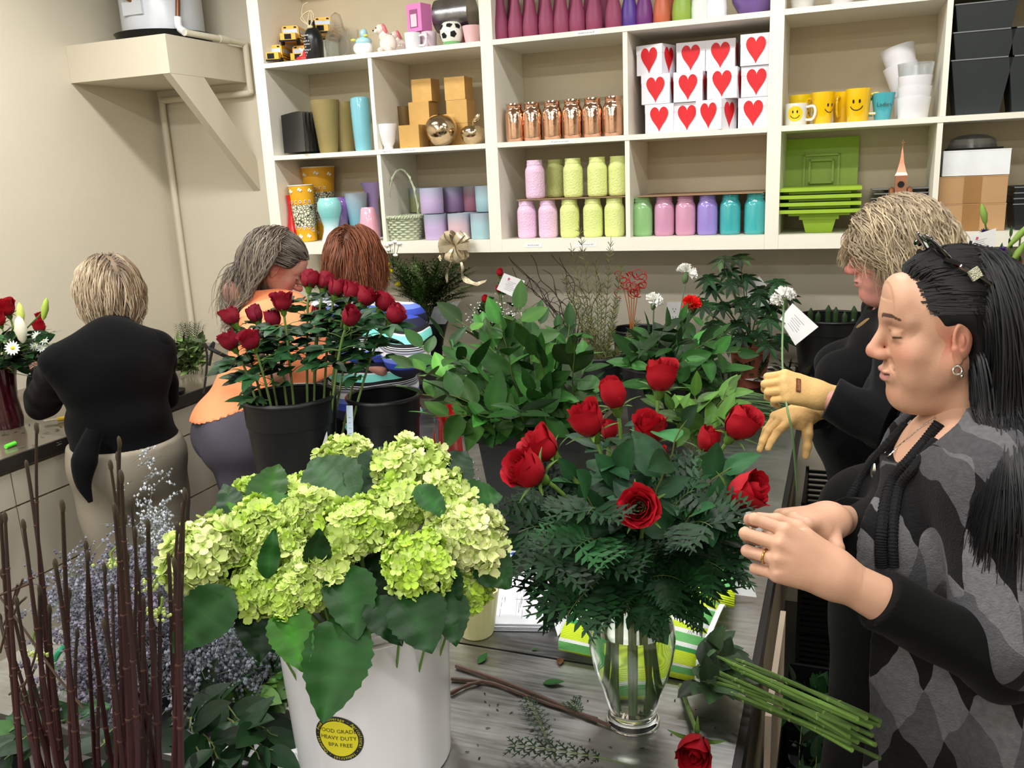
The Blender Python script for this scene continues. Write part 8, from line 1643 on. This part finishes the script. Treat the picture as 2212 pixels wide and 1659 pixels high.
def curved(name, A0, A1, prof0, prof1, m, parent, th=.003, tl=(0, 1)):
    """sheet swept from end A0 to end A1; prof lists of world offsets (depth, z)"""
    nA, nP = 8, len(prof0); V = []; uv = []; dv = N(np.cross((0, 0, 1), A1-A0))
    for i in range(nA):
        f = i/(nA-1)
        for j in range(nP):
            d = prof0[j][0]*(1-f)+prof1[j][0]*f; z = prof0[j][1]*(1-f)+prof1[j][1]*f; V.append(A0*(1-f)+A1*f+dv*d+np.array([0, 0, z])); uv.append((f, tl[0]+(tl[1]-tl[0])*j/(nP-1)))
    mb = MB(); mb.add(V, [(i*nP+j, (i+1)*nP+j, (i+1)*nP+j+1, i*nP+j+1) for i in range(nA-1) for j in range(nP-1)]); me = mb.mesh(name, m); ul = me.uv_layers.new(name='UVMap')
    for l in me.loops: ul.data[l.index].uv = uv[l.vertex_index]
    o = bpy.data.objects.new(name, me); COL.objects.link(o); o.parent = parent; s_ = o.modifiers.new('solid', 'SOLIDIFY'); s_.thickness = th; s_.offset = 0; return o
A0 = onZ(1212, 1415, TZ); A1 = onZ(1500, 1478, TZ); bo = thing('striped_sleeve', 'green yellow and white striped corrugated flower sleeve on the table', 'packaging', A0); rel = lambda a: a-A0
dvv = lambda pts: [(d, z) for d, z in pts]
pf0 = [(0.0, .012), (-.012, .022), (-.010, .038), (.010, .052), (.04, .062), (.08, .072), (.13, .080), (.19, .086), (.25, .080), (.29, .05), (.30, .01)]
pf1 = [(0.0, .004), (.002, .016), (.004, .028), (.012, .040), (.04, .046), (.08, .052), (.12, .058), (.17, .062), (.20, .062), (.215, .058), (.222, .05)]
curved('front_wrap', rel(A0), rel(A1), pf0, pf1, stm2, bo); F0 = onZ(1395, 1330, TZ); F1 = onZ(1585, 1350, TZ)
curved('folded_flap', rel(F0)+[0, 0, .03], rel(F1)+[0, 0, .02], [(.0, .045), (.02, .062), (.05, .075), (.09, .082), (.14, .080), (.18, .070), (.20, .05)], [(.0, .020), (.02, .038), (.05, .052), (.09, .060), (.13, .055), (.16, .035), (.17, .0)], stm2, bo, tl=(.0, .42))
E_ = [(A0*0+rel(A1))]; dn = N(np.cross((0, 0, 1), A1-A0)); q = MB(); xd = N(A1-A0)
P = [rel(A1)+dn*d+np.array([0, 0, z]) for d, z in pf1]; V = []
for p in P: V += [p+xd*.0, p+xd*.010]
q.add([v+np.array([0, 0, .002]) for v in V], [(2*i, 2*i+1, 2*i+3, 2*i+2) for i in range(len(P)-1)]); e_ = q.build('white_edge', labm, bo, False); e_.modifiers.new('s', 'SOLIDIFY').thickness = .003
q = MB(); 
for k, (x_, d_) in enumerate(((.93, .10), (.90, .075))): textmb(['D', '|||'][k], .014, 0, mb=q, R=np.stack([xd, -np.array([0, 0, 1.]), dn], 1), c=rel(A1)*x_+dn*d_+np.array([0, 0, .064]))
q.build('printed_marks', inkm, bo, False)
tis = mat('tissue_white', (.85, .86, .87), .7); q = MB()
for s_ in range(1): pass
T0 = rel(onZ(1205, 1375, TZ)); q.add([T0, T0+[-.02, .03, .02], T0+[-.025, .07, .012], T0+[.005, .05, .04], T0+[.02, .0, .03]], [(0, 4, 3), (0, 3, 1), (1, 3, 2)]); T1 = rel(onZ(1605, 1295, TZ)); q.add([T1+[-.03, 0, .04], T1+[.02, .01, .035], T1+[.03, -.005, .012], T1+[-.02, -.02, .02]], [(0, 1, 2), (0, 2, 3)]); q.build('tissue_lining', tis, bo)
# towel
s = SDF((-.36, 1.99, TZ-.01), (-.09, 2.24, TZ+.13), .0035); tc_ = onZ(1585, 1185, TZ); s.ell((tc_[0], tc_[1]+.02, TZ+.03), (.075, .055, .040)); s.cap((tc_[0]-.07, tc_[1]-.04, TZ+.014), (tc_[0]+.01, tc_[1], TZ+.03), .014, .02, .02); s.ell((tc_[0]+.02, tc_[1]+.03, TZ+.055), (.05, .03, .035), .02)
s.disp(lambda X, Y, Z: .008*np.sin(70*X+40*Y)*np.sin(55*Y-90*Z)+.006*np.sin(120*Z+60*X)); s.plane((0, 0, TZ+.002), (0, 0, -1)); V, Q = s.mesh(); m = Arr(); m.quads(V-np.array([tc_[0], tc_[1], TZ]), Q); o = m.build('towel', mat('towel_grey', (.66, .65, .62), .95, var=.08, bump=.8, bscale=250), None, True, (tc_[0], tc_[1], TZ)); tag(o, 'crumpled grey terry towel near the hands', 'towel')
# rose stem bundle
g = np.random.default_rng(91)
for i in range(15):
    a_ = onZ(1500+g.uniform(0, 60), 1400+i*5.5+g.uniform(-4, 4), TZ+.03+.02*g.uniform()); ue, ve = 1880+g.uniform(-50, 25), 1545+i*6+g.uniform(-12, 12); b_ = onZ(ue, ve, TZ+.06+.03*g.uniform()) if 0 else dep(ue, ve, 1.20+.004*i); t = thing('rose_stalk', 'long green rose stem sticking out of the striped sleeve past the table edge', 'stem', a_, 0, 'rose stems from the striped sleeve'); e = b_-a_; m = Arr(); Pq = bez((0, 0, 0), e*.33+g.normal(0, .006, 3), e*.66+g.normal(0, .006, 3), e, 12); m.tube(Pq, np.linspace(.0028, .0036, 12), 6, col=lc(jit(g, (.34, .46, .20), .2)))
    for k in (3, 6, 9): m.ell(Pq[k], (.0046, .0046, .0036), seg=6, rings=4, col=lc((.40, .50, .25)))
    m.build('stem', stemm, t, True, vcol=True)
    if i % 2 == 0:
        m = Arr()
        for k in range(4): addleaf(m, Pq[0]+e*.03*k, (g.uniform(-.3, 1), g.normal(0, .6), g.uniform(0, .6)), (0, -.3, 1), .062, .042, jit(g, (.26, .36, .24), .25), serr=.04)
        m.build('leaves', leafm, t, True, vcol=True)
P = onZ(1505, 1636, TZ); rose('single red rose lying at the front edge of the table', np.array([P[0], P[1], TZ+.034]), (.05, -1, .08), onZ(1470, 1480, TZ+.006), 0, 1.15, None, 0, 99, (.36, .46, .22), .1)
def twig(lab, pts, r, z=.006, m=None, grp=None, name='brown_twig'):
    q = Arr(); P = spl([onZ(u, v, TZ+z) for u, v in pts], 6); q.tube(P, np.linspace(r, r*.75, len(P))*(1+.12*np.sin(np.arange(len(P))*1.3)), 7, col=lc((.30, .21, .17))); return tag(q.build(name, stemm, None, True, vcol=True), lab, 'twig', grp)
twig('straight brown twig lying in front of the glass vase', [(985, 1438), (1080, 1470), (1180, 1510), (1250, 1540), (1320, 1568)], .0045); twig('second brown twig crossing under the straight one', [(975, 1466), (1060, 1475), (1130, 1500), (1200, 1525), (1290, 1552)], .0036, .005); twig('short peeled brown twig against the white bucket', [(972, 1498), (1010, 1480), (1040, 1472)], .004, .006)
for i, (u, v, dx, dy, L_, lab) in enumerate([(1185, 1478, .5, .1, .042, 'oval green leaf on the bare steel in front of the sleeve'), (1043, 1425, .1, 1, .036, 'green leaf on the steel right of the cream pot'), (1210, 1432, .3, -1, .03, 'narrow brown leaf near the striped sleeve'), (1155, 1405, .8, .3, .014, 'tiny pale leaf bit on the steel')]):
    q = Arr(); P = onZ(u, v, TZ); addleaf(q, (P[0]-dx*L_/2, P[1]-dy*L_/2, TZ+.002), (dx, dy, .04), (0, 0, 1), L_, L_*.55, G_M if i != 2 else (.35, .22, .14), curl=-.1); tag(q.build('fallen_leaf', leafm, None, True, vcol=True), lab, 'leaf')
for i in range(46):
    u, v = g.uniform(985, 1560), g.uniform(1500, 1650); P = onZ(u, v, TZ); q = Arr(); addleaf(q, (P[0], P[1], TZ+.0015), (g.normal(), g.normal(), .05), (0, 0, 1), g.uniform(.003, .009), .003, (.10, .13, .09), n=3); tag(q.build('plant_scrap', leafm, None, False, vcol=True), 'tiny dark plant scrap scattered on the nearest steel table', 'scrap', 'plant scraps on the nearest table')
fern('fern_scrap', 'small dark fern sprig lying at the bottom of the picture', onZ(1350, 1650, TZ+.006), onZ(1090, 1610, TZ+.03), 950, 9, .030, (.13, .22, .13), None, 3, .02); fern('fern_scrap', 'thin fern sprig pointing up the table from the bottom', onZ(1200, 1640, TZ+.006), onZ(1135, 1500, TZ+.012), 951, 10, .022, (.15, .25, .15), None, 2, .02); fern('fern_scrap', 'tiny fern piece in front of the brown twigs', onZ(1262, 1545, TZ+.005), onZ(1232, 1515, TZ+.015), 952, 6, .02, (.2, .3, .2), None, 2, .02)
# mid table: glass cylinder, red vase, baby's breath
vx = onZ(930, 985, TZ); t = thing('glass_cylinder', 'tall clear glass cylinder beside the empty black bucket', 'vase', (-1.07, 2.22, TZ)); MB().lathe(shell([(.045, .0006), (.047, .26)], .003), 36).build('glass_body', glassm, t); rv_ = dep(968, 905, 2.72); t = thing('red_glass_vase', 'glossy red glass vase peeking out under the salal', 'vase', (rv_[0], rv_[1], TZ)); MB().lathe(shell([(.05, .0006), (.06, .08), (.045, .2), (.03, .27), (.035, .31)], .004), 30).build('vase_body', mat('red_glass'), t)
breath('greyish baby\'s breath bunch lying between the buckets', np.array([-.93, 2.10, TZ]), [np.array([-.97, 2.0, TZ+.16]), np.array([-.93, 2.05, TZ+.12]), np.array([-.98, 2.02, TZ+.08])], 260, 8, (.62, .64, .60), .028, .004)
for lab, u0, u1, v0, v1, Yq in (('white card with blue and green print beside the empty bucket', 745, 762, 876, 960, 2.02), ('narrow white card standing right of the rose bucket', 716, 727, 940, 975, 2.0)):
    card3('seed_card', lab, [dep(u0+3, v0, 2.42), dep(u1, v0, 2.42), dep(u1+2, v1, 2.42), dep(u0+6, v1, 2.42)], 'card', False, 4, m=mat('card_blue', (.80, .88, .95), .5))
# floor things at the right
t = thing('green_waste_bin', 'low dark bin on the floor full of discarded leaves', 'bin', (-.02, 2.02, 0)); MB().box((-.085, -.40, .001), (.085, .40, .012)).box((-.085, -.40, .012), (-.075, .40, .40)).box((.075, -.40, .012), (.085, .40, .40)).box((-.075, -.40, .012), (.075, -.39, .40)).box((-.075, .39, .012), (.075, .40, .40)).build('bin_wall', blkb, t, False)
for i in range(26): a_ = np.array([g.uniform(-.06, .06), g.uniform(1.66, 2.38), .32]); branch('discarded_sprig', 'discarded dark leafy sprig in the floor bin', a_, a_+np.array([g.uniform(-.05, .05), g.uniform(-.12, .12), g.uniform(.10, .22)]), 960+i, 8, .075, .045, jit(g, (.12, .25, .13), .3), 'discarded sprigs in the floor bin', sag=.1, lo=.2)
for k in range(4):
    t = thing('slatted_crate', 'black slatted plastic crate on the floor, ' + ('lowest', 'second', 'third', 'topmost')[k] + ' of its stack', 'crate', (.02, 3.22, .001+k*.17), 0, 'stacked black crates'); q = MB()
    for j in range(7): z = .008+j*.022; q.box((-.12, -.20, z), (.12, -.19, z+.012)); q.box((-.12, .19, z), (.12, .20, z+.012)); q.box((-.12, -.19, z), (-.11, .19, z+.012)); q.box((.11, -.19, z), (.12, .19, z+.012))
    for x_ in (-.12, -.005, .108):
        for y_ in (-.202, .19): q.box((x_, y_, 0), (x_+.012, y_+.012, .165))
    q.box((-.12, -.2, 0), (.12, .2, .006)); q.build('crate_frame', blk, t, False)
